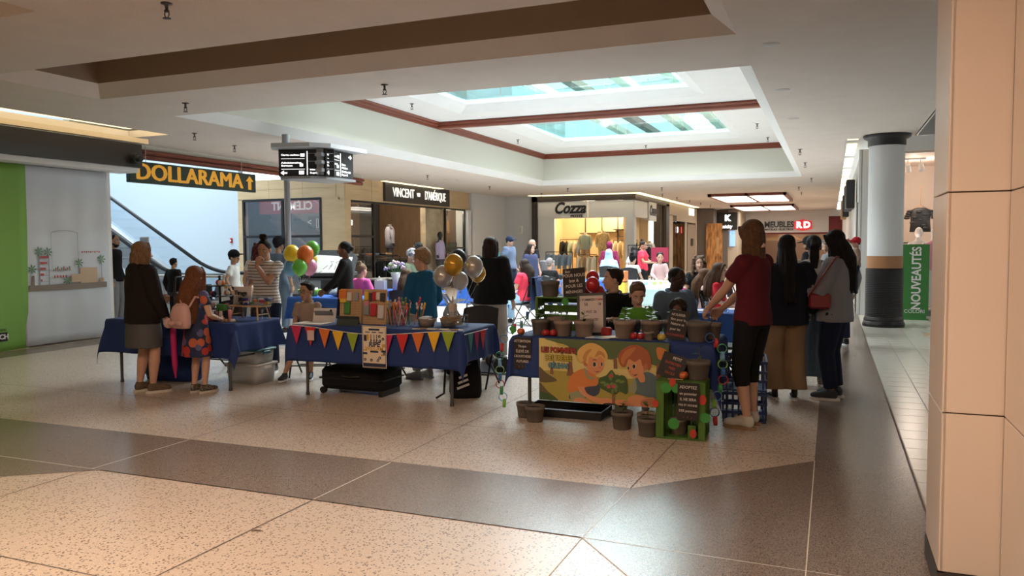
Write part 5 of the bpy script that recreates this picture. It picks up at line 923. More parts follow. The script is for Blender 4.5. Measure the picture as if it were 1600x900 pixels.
person('dark haired woman with glasses behind the boy in the olive hoodie', (-7.77, 14.1, 0), PI + .6, 1.57, sk='tan', head=(0, .1), hair=('long', 'black'), top=('long', K['teal']), bottom=('pants', K['navy']), glasses=True, q=2)
person('woman with dark red curls and a white floral dress behind the striped shirt', (-8.4, 10.05, 0), NORTH + .4, 1.56, sk='tan', hair=('curly', 'wine'), top=('dress', k_floral), bottom=('none', None), shoes=S_brown, q=2)
person('man with black hair and jeans bending behind the coloured balloons', (-8.9, 11.15, 0), NORTH, 1.66, sk='tan', hair=('short', 'black'), hat=('beanie', K['black']), top=('tee', K['denim_l']), bottom=('pants', K['denim_l']), q=2)
person('boy with a black cap and a white shirt by the escalator foot', (-10.55, 11.9, 0), .3, 1.45, sk='tan', head=(-.2, .0), hair=('short', 'black'), hat=('cap', K['black']), top=('tee', K['white']), bottom=('pants', K['black']), child=True, q=2)
person('bearded man in dark clothes half hidden behind the white sheet', (-12.5, 10.9, 0), .35, 1.76, sk='tan', hair=('buzz', 'dark'), beard='dark', top=('long', K['black']), bottom=('pants', K['grey']), q=2)
person('dark haired person standing at the escalator behind the woman in the dark jacket', (-11.75, 11.6, 0), NORTH, 1.30, sk='tan', hair=('short', 'black'), top=('long', K['black']), bottom=('pants', K['navy']), q=2)
# far court ------------------------------------------------------
person('heavy man with a dark cap and grey blue t-shirt by the court wall', (-7.95, 19.4, 0), -.1, 1.72, head=(.1, .1), hair=('short', 'dark'), hat=('cap', K['navy']), top=('tee', K['greyblue']), bottom=('pants', K['darkjean']), q=2, build=1.28)
person('young man in a teal t-shirt behind the heavy man with the cap', (-8.75, 20.3, 0), 0., 1.62, sk='tan', hair=('short', 'black'), beard='dark', top=('tee', K['teal']), bottom=('pants', K['navy']), q=2)
person('bald man in a black t-shirt standing before the white shop front', (-7.12, 18.9, 0), NORTH - .6, 1.64, hair=None, top=('tee', K['black']), bottom=('pants', K['navy']), q=2, build=1.25)
person('woman with long dark hair in a navy and white jacket before the bald man', (-6.55, 17.3, 0), -.3, 1.52, hair=('long', 'dark'), top=('jacket', c('navy_white', (.05, .06, .12))), bottom=('pants', K['navy']), q=2, build=1.1)
person('woman with dark hair in a coral red t-shirt sitting with her arm forward', (-5.35, 13.8, 0), PI - .2, 1.55, sit=.42, head=(.2, .1), hair=('long', 'dark'), top=('tee', K['coral']), bottom=('pants', K['lightblue']), q=1, build=1.1)
person('nearly bald toddler in dark clothes sitting at the middle tables', (-5.62, 16.0, 0), NORTH, 1.42, sit=.45, hair=('buzz', 'grey'), top=('tee', K['black']), bottom=('pants', K['navy']), q=2, child=True)
person('woman in a burgundy headscarf standing near the white shop', (-5.75, 21.4, 0), NORTH, 1.57, sk='tan', hair=None, hat=('hijab', K['wine']), top=('long', K['wine']), bottom=('pants', K['black']), q=2, build=1.1)
person('person in a light blue veil sitting at the middle tables', (-5.36, 19.9, 0), NORTH, 1.62, sit=.5, sk='tan', hair=None, hat=('veil', K['lightblue']), top=('long', K['lightblue']), bottom=('pants', K['grey']), q=2)
person('dark haired girl in white beside the light blue veil', (-4.95, 21.0, 0), NORTH + .3, 1.45, hair=('long', 'black'), top=('tee', K['white']), bottom=('pants', K['grey']), q=2, child=True)
person('woman with tied hair in a coral red t-shirt writing near the shop corner', (-4.66, 20.7, 0), -.1, 1.58, sk='tan', head=(0, .25), hair=('bun', 'dark'), top=('tee', K['coral']), bottom=('pants', K['black']), q=2, build=1.1, R=tgt(.12, .34, 1.1), L=tgt(-.1, .34, 1.15))
person('dark haired child in white with a red hair band, back turned at the patterned table', (-4.45, 18.7, 0), NORTH - .2, 1.40, sit=.5, hair=('bun', 'black'), top=('tee', K['white']), bottom=('pants', K['navy']), q=2, child=True)
person('dark haired girl in a pale shirt sitting right of the red poster', (-3.93, 19.4, 0), -NORTH + .3, 1.45, sit=.5, head=(0, .2), hair=('pony', 'black'), top=('long', K['blush']), bottom=('pants', K['navy']), q=2, child=True)

# ruffles of the grey blouse and the dark stripes on the white trainers
for k in range(3):
    S, E, T, A = igw['arms'][0]; p = E.lerp(T, .18 + .1 * k); d = (T - E).normalized(); u, v = basis(d); mb = MB(); n = 28
    mb.tube([p + u * ((.085 + .012 * math.sin(7 * a)) * math.cos(a)) + v * ((.085 + .012 * math.sin(7 * a)) * math.sin(a)) for a in np.linspace(0, 2 * PI, n)], .012, 6); mb.build('sleeve_ruffle', K['greyblouse'], pgw)
# ================================================================ STANDS, TABLES AND WHAT IS ON THEM
CM = cam.matrix_world.copy()
def at(px, py, d):   # the world point at a depth (metres) along the viewing axis
    v = CM @ Vector(((px - 800) / 1230 * d, (450 - py) / 1230 * d, -d)); return (v.x, v.y, v.z)
m_blue = mat('blue_tablecloth', (.010, .035, .16), .75, bump=.25, bscale=25, vary=.08, vscale=3); m_blue_l = mat('bright_blue_cloth', (.02, .10, .42), .75, bump=.2, bscale=25)
m_tleg = mat('table_leg_grey', (.10, .10, .105), .5, metal=.4)
def folding_table(label, x0, x1, y0, y1, z=.72, group='folding tables'):
    t = thing('folding_table', label, 'table', ((x0 + x1) / 2, (y0 + y1) / 2, 0), 0, group); a, b = (x1 - x0) / 2, (y1 - y0) / 2
    MB().bb(-a, a, -b, b, z - .04, z, b=.01).build('tabletop', mat('table_plastic', (.55, .54, .52), .6), t)
    for sx in (-1, 1):
        for sy in (-1, 1): MB().cyl((sx * (a - .12), sy * (b - .06), 0), (sx * (a - .12), sy * (b - .06), z - .04), .016, n=10).cyl((sx * (a - .12), sy * (b - .06), 0), (sx * (a - .12), sy * (b - .06), .03), .02, n=10).build('leg', m_tleg, t)
        MB().cyl((sx * (a - .12), -b + .06, .35), (sx * (a - .12), b - .06, .35), .010, n=8).cyl((sx * (a - .12), -b + .06, .35), (sx * (a - .4), 0, z - .04), .008, n=6).build('brace', m_tleg, t)
    return t
def tablecloth(label, x0, x1, y0, y1, z, drops, m, amp=.03, seed=0, name='tablecloth', nx=64, ny=40, group=None):
    """draped cloth; drops = front, back, left, right overhang"""
    f, bk, l, r = drops; cx, cy = (x0 + x1) / 2, (y0 + y1) / 2; a, b = (x1 - x0) / 2 + .012, (y1 - y0) / 2 + .012; R = random.Random(seed); ph = [R.uniform(0, 6) for _ in range(6)]
    def fn(u, v):
        X = -a - l + (2 * a + l + r) * u; Y = -b - f + (2 * b + f + bk) * v
        ex = max(0, abs(X) - a); ey = max(0, abs(Y) - b); sx = math.copysign(1, X); sy = math.copysign(1, Y); px, py = min(max(X, -a), a), min(max(Y, -b), b)
        if ex == 0 and ey == 0: return (X, Y, z + .004 + .0015 * math.sin(9 * X + ph[0]) * math.sin(8 * Y + ph[1]))
        if ex and ey: dr = math.hypot(ex, ey) * .98; n = Vector((sx * ex, sy * ey)).normalized(); o = .02 + .16 * dr + amp * .6 * math.sin(dr * 9 + ph[2]); return (px + n.x * o, py + n.y * o, z - dr)
        dr = ex + ey; along = Y if ex else X; w = amp * min(1, dr / .25) * (math.sin(along * 13 + ph[3]) + .6 * math.sin(along * 29 + ph[4]) + .3 * math.sin(along * 47 + ph[5])) * .6; o = .012 + .05 * dr + max(-.01, w)
        return (px + sx * o if ex else X, py + sy * o if ey else Y, z + .004 - dr * .995)
    # sample densely near the edges so that the fold lies on the table rim
    def spaced(n, lo, mid, hi): L = lo + mid + hi; k1, k2 = int(n * .3) if lo else 0, int(n * .3) if hi else 0; s = []; s += [lo * i / k1 for i in range(k1)] if k1 else []; m_ = n - k1 - k2; s += [lo + mid * i / m_ for i in range(m_)]; s += [lo + mid + hi * i / k2 for i in range(k2 + 1)] if k2 else [L]; return [q / L for q in s]
    us = spaced(nx, l, 2 * a, r); vs = spaced(ny, f, 2 * b, bk); mb = MB(); pts = [fn(u, v) for u in us for v in vs]; nv = len(vs)
    mb.add(pts, [(i * nv + j, (i + 1) * nv + j, (i + 1) * nv + j + 1, i * nv + j + 1) for i in range(len(us) - 1) for j in range(nv - 1)], 0, True)
    o = mb.build(name, m, None, (cx, cy, 0)); so = o.modifiers.new('thickness', 'SOLIDIFY'); so.thickness = .003; so.offset = 1
    return tag(o, label, 'tablecloth', group)
folding_table('folding table under the blue cloth at the left stand', -7.6, -5.80, 6.52, 7.22); tablecloth('dark blue cloth over the left stand table', -7.6, -5.80, 6.52, 7.22, .72, (.37, .2, .36, .30), m_blue, .03, 1)
folding_table('folding table of the middle craft stand with bunting', -5.12, -3.22, 6.62, 7.36); tablecloth('dark blue cloth over the middle craft stand', -5.12, -3.22, 6.62, 7.36, .72, (.36, .25, .22, .30), m_blue, .022, 2)
folding_table('folding table under the apple stand', -2.62, -.90, 6.50, 7.20); tablecloth('dark blue cloth over the apple stand table', -2.62, -.90, 6.50, 7.20, .72, (.36, .2, .28, .40), m_blue, .022, 3)
for n, (x0, x1, y0, y1, m, lb) in enumerate(((-7.95, -6.55, 10.2, 10.8, m_blue_l, 'bright blue cloth on the table behind the sitting boy'), (-7.6, -6.45, 12.0, 12.6, m_blue_l, 'bright blue cloth under the flower vase'), (-6.75, -5.75, 13.9, 14.6, m_blue_l, 'bright blue cloth before the woman in the coral shirt'), (-4.35, -3.05, 16.5, 17.1, spots_mat('lemon_print_cloth', (.62, .68, .66), [(.75, .62, .08), (.30, .45, .12), (.25, .45, .62), (.7, .7, .66)], 9, .42), 'white cloth printed with yellow lemons'), (-1.75, -.80, 9.3, 9.9, m_blue_l, 'bright blue cloth on the table behind the apple stand'), (-1.15, -.35, 11.5, 12.3, mat('pale_cloth', (.6, .62, .62), .8), 'pale cloth on the table before the girl in red'), (-3.3, -2.2, 14.3, 15.0, mat('pale_teal_cloth', (.45, .60, .60), .8), 'pale teal cloth behind the curly haired woman'), (-5.6, -4.4, 16.6, 17.3, m_blue_l, 'bright blue cloth at the middle of the court'))):
    folding_table('folding table under the ' + lb.split(' on the')[0].split(' under')[0].split(' before')[0].split(' at the')[0].split(' behind')[0] + [' behind the boy', ' with flowers', ' by the coral shirt', '', ' behind the apple stand', ' by the girl in red', ' by the curly woman', ' in the court centre'][n], x0, x1, y0, y1); tablecloth(lb, x0, x1, y0, y1, .72, (.34, .3, .25, .25), m, .02, 10 + n, nx=40, ny=26)
# ---- folding chairs
def chair_meshes():
    fr = MB()
    for s in (-1, 1): fr.tube([(s * .21, .20, 0), (s * .21, -.02, .45), (s * .20, -.17, .86)], .011, 8); fr.tube([(s * .19, -.22, 0), (s * .19, .18, .44)], .011, 8)
    fr.cyl((-.21, .13, .15), (.21, .13, .15), .009, n=6); fr.cyl((-.19, -.16, .12), (.19, -.16, .12), .009, n=6)
    se = MB(); se.box((0, .02, .455), (.40, .40, .03), b=.012); bk = MB(); bk.grid(lambda u, v: (-.20 + .4 * u, -.135 - .04 * v - .03 * math.sin(PI * u), .62 + .25 * v + .03 * math.sin(PI * u) * v), 10, 4); bk.grid(lambda u, v: (-.20 + .4 * u, -.155 - .04 * v - .03 * math.sin(PI * u), .62 + .25 * v + .03 * math.sin(PI * u) * v), 10, 4)
    return fr, se, bk
fr, se, bk = chair_meshes(); m_cf = mat('chair_frame_black', (.02, .02, .022), .4, metal=.5); m_cs = mat('chair_navy', (.02, .025, .05), .7); m_cb = mat('chair_black', (.015, .015, .016), .6)
FM = fr.mesh('frame', m_cf); SN = se.mesh('seat', m_cs); BN = bk.mesh('backrest', m_cs); SB = se.mesh('seat', m_cb); BB = bk.mesh('backrest', m_cb)
def chair(label, x, y, face, navy=False, z=.45):
    t = thing('folding_chair', label, 'chair', (x, y, 0), face - PI / 2, 'folding chairs of the stands'); t.scale = (1, 1, z / .47)
    put('frame', FM, t); put('seat', SN if navy else SB, t); put('backrest', BN if navy else BB, t); return t
for lb, x, y, f, z, nv in (('folding chair of the boy with glasses', -5.70, 7.70, -PI / 2 + .35, .42, 0), ('folding chair of the man in the black polo', -2.12, 8.09, -PI / 2 + .1, .40, 0), ('folding chair of the boy in green', -1.76, 7.66, -PI / 2 + .15, .44, 0), ('folding chair of the man in the denim jacket', -1.60, 8.54, -PI / 2 + .9, .40, 0), ('chair of the curly haired woman', -2.03, 13.24, -PI / 2 + .2, .45, 0), ('chair of the girl in the red t-shirt', -1.56, 11.75, -.1, .44, 0), ('chair of the small fair girl in pink', -1.84, 12.3, .1, .42, 0), ('chair of the woman bending in bright pink', -1.46, 13.95, -.1, .45, 0), ('chair of the blond woman with the bun', -7.19, 11.06, PI / 2 - .3, .42, 0), ('chair of the child beside the blond woman', -6.55, 11.41, PI / 2, .42, 0), ('chair of the seated woman in the coral shirt', -5.31, 13.8, PI - .2, .42, 0), ('chair of the nearly bald toddler', -5.62, 15.96, PI / 2, .45, 0), ('chair of the person in the light blue veil', -5.36, 19.86, PI / 2, .5, 0), ('chair of the child with the red hair band', -4.45, 18.66, PI / 2 - .2, .5, 0), ('chair of the girl right of the red poster', -3.93, 19.44, -PI / 2 + .3, .5, 0), ('empty navy chair with a jacket and white bag on it', -4.20, 13.4, PI / 2, .47, 1), ('empty black folding chair behind the craft table', -4.75, 7.75, -PI / 2, .45, 0), ('empty folding chair at the right end of the craft table', -3.60, 7.78, -PI / 2, .45, 0), ('black chair with a pink jacket near the denim man', -1.75, 10.7, 0, .46, 0), ('black chair behind the apple stand at the right', -.95, 8.65, PI, .45, 0), ('black chair behind the left stand', -7.0, 7.7, -PI / 2, .45, 0)): chair(lb, x, y, f, nv, z)
def draped(label, name, x, y, z, w, h, m, rz=0):
    mb = MB(); mb.grid(lambda u, v: (-w / 2 + w * u, .02 * math.sin(7 * u + 3 * v), -h * v + .02 * math.sin(9 * u)), 14, 8); mb.grid(lambda u, v: (-w / 2 + w * u, -.07 - .05 * v + .02 * math.sin(8 * u), -h * .8 * v), 14, 8); mb.grid(lambda u, v: (-w / 2 + w * u, -.07 * v, .015 * math.sin(PI * v)), 14, 3); o = mb.build(name, m, None, (x, y, z), rz); o.modifiers.new('thickness', 'SOLIDIFY').thickness = .012; return tag(o, label, 'jacket')
draped('pink jacket hanging over a black chair', 'pink_jacket', -1.92, 10.72, .90, .34, .55, K['pink'], PI / 2); draped('dark jacket hanging over the chair of the coral shirt woman', 'dark_jacket', -5.13, 13.78, .90, .42, .6, K['navy'], PI / 2)
draped('beige jacket on the empty navy chair', 'beige_jacket', -4.20, 13.24, .89, .40, .3, K['sand']); hb2 = thing('shoulder_bag', 'white bag on the empty navy chair', 'handbag', (-4.13, 13.16, .90)); MB().box((0, 0, .07), (.30, .14, .16), b=.05).build('bag_body', K['white'], hb2); MB().tube([(-.12, 0, .1), (0, 0, .2), (.12, 0, .1)], .008, 5).build('strap', K['white'], hb2)
# ---- balloons
def balloon(label, loc, r, m, group, tie):
    t = thing('balloon', label, 'balloon', loc, 0, group); mb = MB(); pr = []
    for k in range(15): a = PI * k / 14; z = -math.cos(a) * r * 1.15; rr = math.sin(a) * r * (1 if z > 0 else (1 - .10 * (z / r) ** 2)); pr.append((max(.001, rr), z))
    mb.lathe(pr, n=22); mb.build('skin', m, t); MB().lathe([(.004, -r * 1.15), (.014, -r * 1.15 - .025), (.0, -r * 1.15 - .02)], n=8).build('knot', m, t)
    p = Vector(tie) - Vector(loc); MB().tube([(0, 0, -r * 1.16), (p.x * .4 + .01, p.y * .4, -r * 1.16 + (p.z + r * 1.16) * .5), tuple(p)], .0015, 4).build('ribbon', m_white, t)
def bm(n, c): return mat('balloon_' + n, c, .22, spec=.6)
tie = at(469, 448, 11.2)
for n, px, py, d, r, cc, pos in (('yellow', 456, 397, 11.3, .118, (.80, .60, .02), 'upper left of the bunch'), ('orange', 477, 398, 11.1, .118, (.75, .17, .02), 'at the centre of the bunch'), ('green', 488, 389, 11.5, .105, (.13, .50, .05), 'at the top of the bunch'), ('yellow', 486, 406, 11.6, .09, (.75, .55, .04), 'smaller, half hidden behind the orange one'), ('blue', 454, 419, 11.3, .105, (.12, .34, .62), 'lower left of the bunch'), ('green', 468, 418, 11.0, .105, (.13, .55, .07), 'at the bottom of the bunch'), ('pink', 483, 417, 11.4, .115, (.75, .32, .52), 'lower right of the bunch')): balloon(n + ' balloon, ' + pos + ' by the map kiosk', at(px, py, d), r, bm(n + pos[:3], cc), 'coloured balloon bunch', tie)
tie2 = (-3.50, 7.02, .80); m_gold = mat('balloon_gold', (.60, .33, .03), .2, metal=.35); m_silver = mat('balloon_silver', (.50, .48, .45), .2, metal=.4)
for n, px, py, d, r, mm, pos in (('gold', 709, 414, 8.1, .102, m_gold, 'large in the middle'), ('silver', 692, 432, 8.2, .104, m_silver, 'at the left'), ('silver', 740, 417, 8.25, .102, m_silver, 'at the right'), ('gold', 746, 427, 8.45, .09, m_gold, 'half hidden at the right'), ('black', 716, 405, 8.5, .095, m_black, 'behind the gold one'), ('white', 719, 439, 8.5, .09, bm('white', (.7, .7, .68)), 'low at the back')): balloon(n + ' balloon, ' + pos + ' of the gold and silver bunch', at(px, py, d), r, mm, 'gold and silver balloon bunch', tie2)
m_redb = bm('red', (.50, .015, .02)); tie3 = at(930, 480, 7.5)
for px, py, d, r, pos in ((926, 434, 7.5, .062, 'topmost'), (926, 445, 7.35, .066, 'front'), (935, 457, 7.5, .062, 'lowest'), (913, 452, 7.7, .07, 'leftmost')): balloon(pos + ' small red balloon beside the white board', at(px, py, d), r, m_redb, 'red balloons on the apple stand', tie3)
# ---- bunting on the craft table: flags each a part
bt = thing('bunting', 'string of coloured triangular flags along the blue craft table', 'bunting', (0, 0, 0)); fc = [mat('flag_' + n, cl, .8) for n, cl in (('magenta', (.52, .03, .10)), ('red', (.58, .03, .03)), ('orange', (.68, .17, .03)), ('yellow', (.80, .46, .03)), ('green', (.28, .38, .03)), ('teal', (.06, .25, .24)), ('magenta2', (.33, .02, .10)))]
fx = []
Yf = 6.565
def sag(x): return .690 + .05 * ((x + 4.16) / .95) ** 2 - .03
flags = [(-5.03, 0), (-4.86, 1), (-4.69, 2), (-4.53, 3), (-4.36, 4), (-3.97, 0), (-3.80, 1), (-3.63, 2), (-3.46, 3), (-3.31, 4)]
for x, k in flags:
    mb = MB(); mb.prism([(-.066, 0), (.066, 0), (0, -.19)], 0, .003, 0, facing((x, Yf - .012, .70 - .03 * math.cos((x + 4.16) * 3.3)), SOUTH)); mb.build('flag', fc[k], bt)
MB().tube([(x, Yf - .010, .703 - .03 * math.cos((x + 4.16) * 3.3)) for x in np.linspace(-5.12, -3.22, 24)], .004, 5).build('string', m_white, bt)
for y, k in ((6.74, 5), (6.88, 6), (7.02, 1)): MB().prism([(-.06, 0), (.06, 0), (0, -.19)], 0, .003, 0, facing((-3.165, y, .70), EAST)).build('flag', fc[k], bt)
MB().cyl((-3.17, 6.62, .70), (-3.17, 7.15, .70), .004, n=5).build('string', m_white, bt)
tag(MB().bb(-4.885, -4.805, 6.535, 6.54, .59, .69).build('price_card', mat('pink_card', (.6, .45, .45), .7)), 'small pale card pinned over a red flag', 'card')
# ---- poster RIPE WILLIAM
po = thing('poster', 'cream craft poster with navy and gold print hanging on the craft table', 'poster', (-4.10, 6.535, .35), 0); m_cr = mat('poster_cream', (.72, .62, .47), .7); m_nv = mat('poster_navy', (.02, .03, .07), .7); m_go = mat('poster_gold', (.62, .34, .05), .7)
MB().bb(-.135, .135, -.004, 0, 0, .41).build('sheet', m_cr, po); mb = MB()
for a in ((-.128, .128, .400, .403), (-.128, .128, .007, .010), (-.128, -.125, .007, .403), (.125, .128, .007, .403)): mb.bb(a[0], a[1], -.006, -.004, a[2], a[3])
mb.bb(-.125, .125, -.006, -.004, .012, .045); mb.bb(-.06, .06, -.006, -.004, .365, .383); mb.bb(-.10, -.05, -.006, -.004, .343, .352); mb.bb(-.025, .025, -.006, -.004, .343, .352); mb.bb(.05, .10, -.006, -.004, .343, .352); mb.bb(-.045, .045, -.006, -.004, .150, .167); mb.bb(-.115, -.085, -.006, -.004, .26, .32)
for x in (-.035, 0, .03): mb.bb(x - .003, x + .003, -.006, -.004, .27, .325); mb.ball((x, -.005, .268), (.008, .002, .012), 8)
for x, z in ((.06, .31), (.065, .265), (.10, .285), (.06, .10), (.11, .14), (-.105, .08), (-.035, .075), (.04, .075)): mb.lathe([(.006, 0), (.014, 0), (.014, .002), (.006, .002)], n=12, M=Matrix.Translation((x, -.004, z)) @ Matrix.Rotation(PI / 2, 4, 'X'))
for x, z, a in ((-.105, .14, .8), (.105, .165, .6)): mb.box((x, -.005, z), (.05, .002, .02), M=None); 
mb.bb(-.085, -.06, -.006, -.004, .27, .325, 1); mb.bb(.09, .12, -.006, -.004, .205, .235, 1); mb.bb(-.12, -.08, -.006, -.004, .165, .18, 1); mb.bb(.07, .10, -.006, -.004, .12, .135, 1)
mb.build('print', [m_nv, m_go], po); letters('RIPE', m_nv, (-.0, -.005, .228), SOUTH, .068, po, .002, .001, shear=.15); letters('WILLIAM', m_go, (0, -.005, .186), SOUTH, .052, po, .0008, .001)
# ---- under the craft table: suitcase, backpack
sc = thing('suitcase', 'black suitcase lying under the craft table', 'suitcase', (-4.55, 7.0, 0)); MB().box((0, 0, .165), (.76, .42, .23), b=.04).build('shell', K['black'], sc); MB().bb(-.385, .385, -.215, .215, .16, .175).build('zip', m_blackmetal, sc); MB().tube([(-.1, -.21, .2), (0, -.25, .2), (.1, -.21, .2)], .012, 6).build('handle', m_black, sc)
for x, y in ((-.36, -.17), (-.36, .17)): MB().cyl((x, y - .02, .035), (x, y + .02, .035), .035, n=14).build('wheel', m_black, sc)
for x in (.33,): MB().bb(x - .02, x + .02, -.18, .18, 0, .055).build('foot_bar', m_black, sc)
bk2 = thing('sports_backpack', 'black backpack with three white stripes standing under the table end', 'backpack', (-3.42, 7.15, 0), .5); MB().loft([(0, 0, 0, .15, .10), (0, -.01, .06, .165, .12), (0, -.01, .25, .16, .115), (0, 0, .40, .12, .08), (0, .02, .45, .05, .04)], 22, sq=.7).build('bag_body', K['black'], bk2)
for k in range(3): MB().box((0, 0, 0), (.13 - .02 * k, .012, .022), M=Matrix.Translation((-.03, -.13, .13 + .05 * k)) @ Matrix.Rotation(-.35, 4, 'Y')).build('white_stripe', m_white, bk2)
MB().tube([(-.1, .08, .38), (-.2, .02, .3), (-.22, -.05, .05), (-.3, -.08, .01)], .012, 6).build('strap', m_black, bk2)
# ---- pegboards with small wares
m_peg = mat('pegboard_wood', (.52, .34, .18), .6, vary=.08); m_hole = mat('peg_hole', (.16, .09, .05), .8)
wc = [mat('ware_' + n, cl, .5) for n, cl in (('orange', (.7, .2, .04)), ('yellow', (.75, .5, .06)), ('dark', (.06, .05, .05)), ('white', (.65, .6, .55)), ('green', (.07, .25, .06)), ('red', (.5, .03, .05)), ('pink', (.65, .25, .35)), ('grey', (.3, .3, .32)))]
for x0, x1, lb, items in ((-4.78, -4.52, 'left wooden pegboard with orange and green wares', [(.04, .30, .09, .10, 0), (.05, .24, .08, .05, 1), (.125, .28, .06, .09, 3), (.21, .28, .05, .09, 7), (.10, .16, .07, .13, 4)]), (-4.49, -4.22, 'right wooden pegboard with key rings in small bags', [(.04, .29, .05, .09, 1), (.09, .28, .03, .09, 2), (.135, .29, .05, .09, 5), (.18, .29, .045, .08, 3), (.235, .28, .05, .09, 2), (.05, .15, .06, .11, 7), (.05, .21, .05, .06, 6), (.13, .15, .07, .13, 5), (.22, .13, .07, .14, 3)])):
    t = thing('pegboard', lb, 'display board', (x0, 6.95, .726)); Wd = x1 - x0; Tm = Matrix.Rotation(-.10, 4, 'X'); MB().box((Wd / 2, 0, .18), (Wd, .012, .36), M=Tm).build('board', m_peg, t)
    mb = MB()
    for i in range(11):
        for j in range(13): mb.box((.02 + i * (Wd - .04) / 10, -.0065, .02 + j * .0265), (.006, .002, .006), M=Tm)
    o = mb.build('peg_holes', m_hole, t); o['kind'] = 'stuff'
    for u, v, w_, h_, k in items: MB().box((u, -.022, v), (w_, .022, h_), M=Tm, b=.005).build('hanging_ware', wc[k], t); 
    for s in (.04, Wd - .04): MB().box((s, .08, .12), (.02, .14, .24)).build('foot', m_peg, t)
for x, lb in ((-4.62, 'left folded dark card before the pegboards'), (-4.49, 'right folded dark card before the pegboards')): tag(MB().box((0, 0, .045), (.13, .006, .09), M=Matrix.Rotation(-.35, 4, 'X')).box((0, .045, .042), (.13, .005, .085), M=Matrix.Rotation(.35, 4, 'X')).build('folded_card', mat('dark_green_card', (.035, .05, .045), .5), None, (x, 6.75, .726)), lb, 'card')
tb = thing('tablet', 'white tablet leaning on its stand before the sitting boy', 'tablet', (-4.98, 6.95, .726), .25); MB().box((0, 0, .075), (.25, .012, .16), b=.005, M=Matrix.Rotation(-.35, 4, 'X')).build('shell', mat('tablet_white', (.62, .60, .57), .4), tb); MB().box((0, .06, .05), (.2, .006, .12), M=Matrix.Rotation(.6, 4, 'X')).build('stand', m_greymetal, tb); MB().lathe([(0, 0), (.012, 0), (.012, .003), (0, .003)], n=12, M=Matrix.Translation((.09, -.02, .13)) @ Matrix.Rotation(PI / 2, 4, 'X')).build('camera_dot', m_black, tb)
tag(MB().bb(-.17, .17, -.11, .11, 0, .012, b=.004).build('notebook', mat('paper_cream', (.62, .55, .45), .7), None, (-5.0, 6.78, .727)), 'pale notebook lying at the left end of the craft table', 'notebook')
# bunch of decorated pencils
rp = random.Random(4); cp = thing('pencil_cup', 'clear cup holder for the decorated pencils', 'cup', (-3.98, 6.95, .726)); MB().bb(-.17, .17, -.07, .07, 0, .10).build('box', glass_mat('clear_plastic', (.85, .88, .9), .15), cp)
for k in range(26):
    x = -3.98 + rp.uniform(-.16, .16); y = 6.95 + rp.uniform(-.06, .06); dx, dy = rp.uniform(-.07, .07), rp.uniform(-.05, .05); h = rp.uniform(.20, .27); mm = [wc[5], wc[2], wc[3], wc[0], wc[6], wc[4]][k % 6]
    t = thing('decorated_pencil', 'decorated pencil with coloured ribbon standing in the clear cup', 'pencil', (x, y, .73), 0, 'decorated pencils in the clear cup'); MB().tube([(0, 0, 0), (dx, dy, h)], .006, 6).build('shaft', mm, t); MB().ball((dx * .8, dy * .8, h * .85), (.014, .010, .022), 6).ball((dx * .95, dy * .95, h), (.012, .012, .018), 6).build('ribbon', wc[(k * 3) % 8], t)
def bowl(label, x, y, r, h, m, fill, z=.726, name='basket'):
    t = thing(name, label, 'basket', (x, y, z)); MB().lathe([(0, .004), (r * .8, 0), (r, h), (r * .93, h), (r * .75, .012), (0, .012)], n=22).build('wall', m, t); mb = MB()
    for k in range(16): a = rp.uniform(0, 6.28); q = rp.uniform(0, r * .8); mb.box((q * math.cos(a), q * math.sin(a), h * .85 + rp.uniform(0, .03)), (.05, .04, .012), rz=a, M=None)
    o = mb.build('contents', fill, t); o['kind'] = 'stuff'
m_basket = mat('grey_basket', (.19, .16, .13), .8, bump=.5, bscale=90); bowl('grey woven basket with clear bags', -3.72, 6.90, .085, .085, m_basket, m_sheet); bowl('grey woven basket with brown wares', -3.53, 7.0, .085, .08, m_basket, G['tan'])
cn = thing('striped_jar', 'tall striped jar with a thin neck on the craft table', 'jar', (-3.58, 7.20, .726)); MB().lathe([(0, 0), (.045, 0), (.045, .05)], n=20).lathe([(.045, .07), (.045, .20), (.03, .22), (0, .22)], n=20).build('jar_body', mat('jar_cream', (.55, .47, .38), .5), cn); MB().lathe([(.046, .05), (.046, .07)], n=20).build('red_band', wc[5], cn); MB().lathe([(.046, .12), (.046, .135)], n=20).build('grey_band', wc[7], cn); MB().cyl((0, 0, .22), (0, 0, .29), .012, .006).build('neck', m_peg, cn)
bx = thing('acrylic_box', 'clear box with brown keepsakes under the gold balloons', 'box', (-3.42, 6.95, .726)); MB().bb(-.10, .10, -.07, .07, 0, .13).build('box', MATS['clear_plastic'], bx)
for k in range(8): MB().box((rp.uniform(-.07, .07), rp.uniform(-.045, .045), .03 + .012 * k), (.07, .05, .012), rz=rp.uniform(0, 3)).build('keepsake', G['tan'], bx)
for k in range(9): tag(MB().box((0, 0, .003), (.09, .06, .005)).build('loose_card', [m_cr, G['tan'], m_white][k % 3], None, (-3.72 + .055 * k, 6.70 + .02 * (k % 3), .726 + .0015 * (k % 2)), rp.uniform(-.5, .5)), 'small flat card lying at the front right of the craft table', 'card', 'loose cards on the craft table')
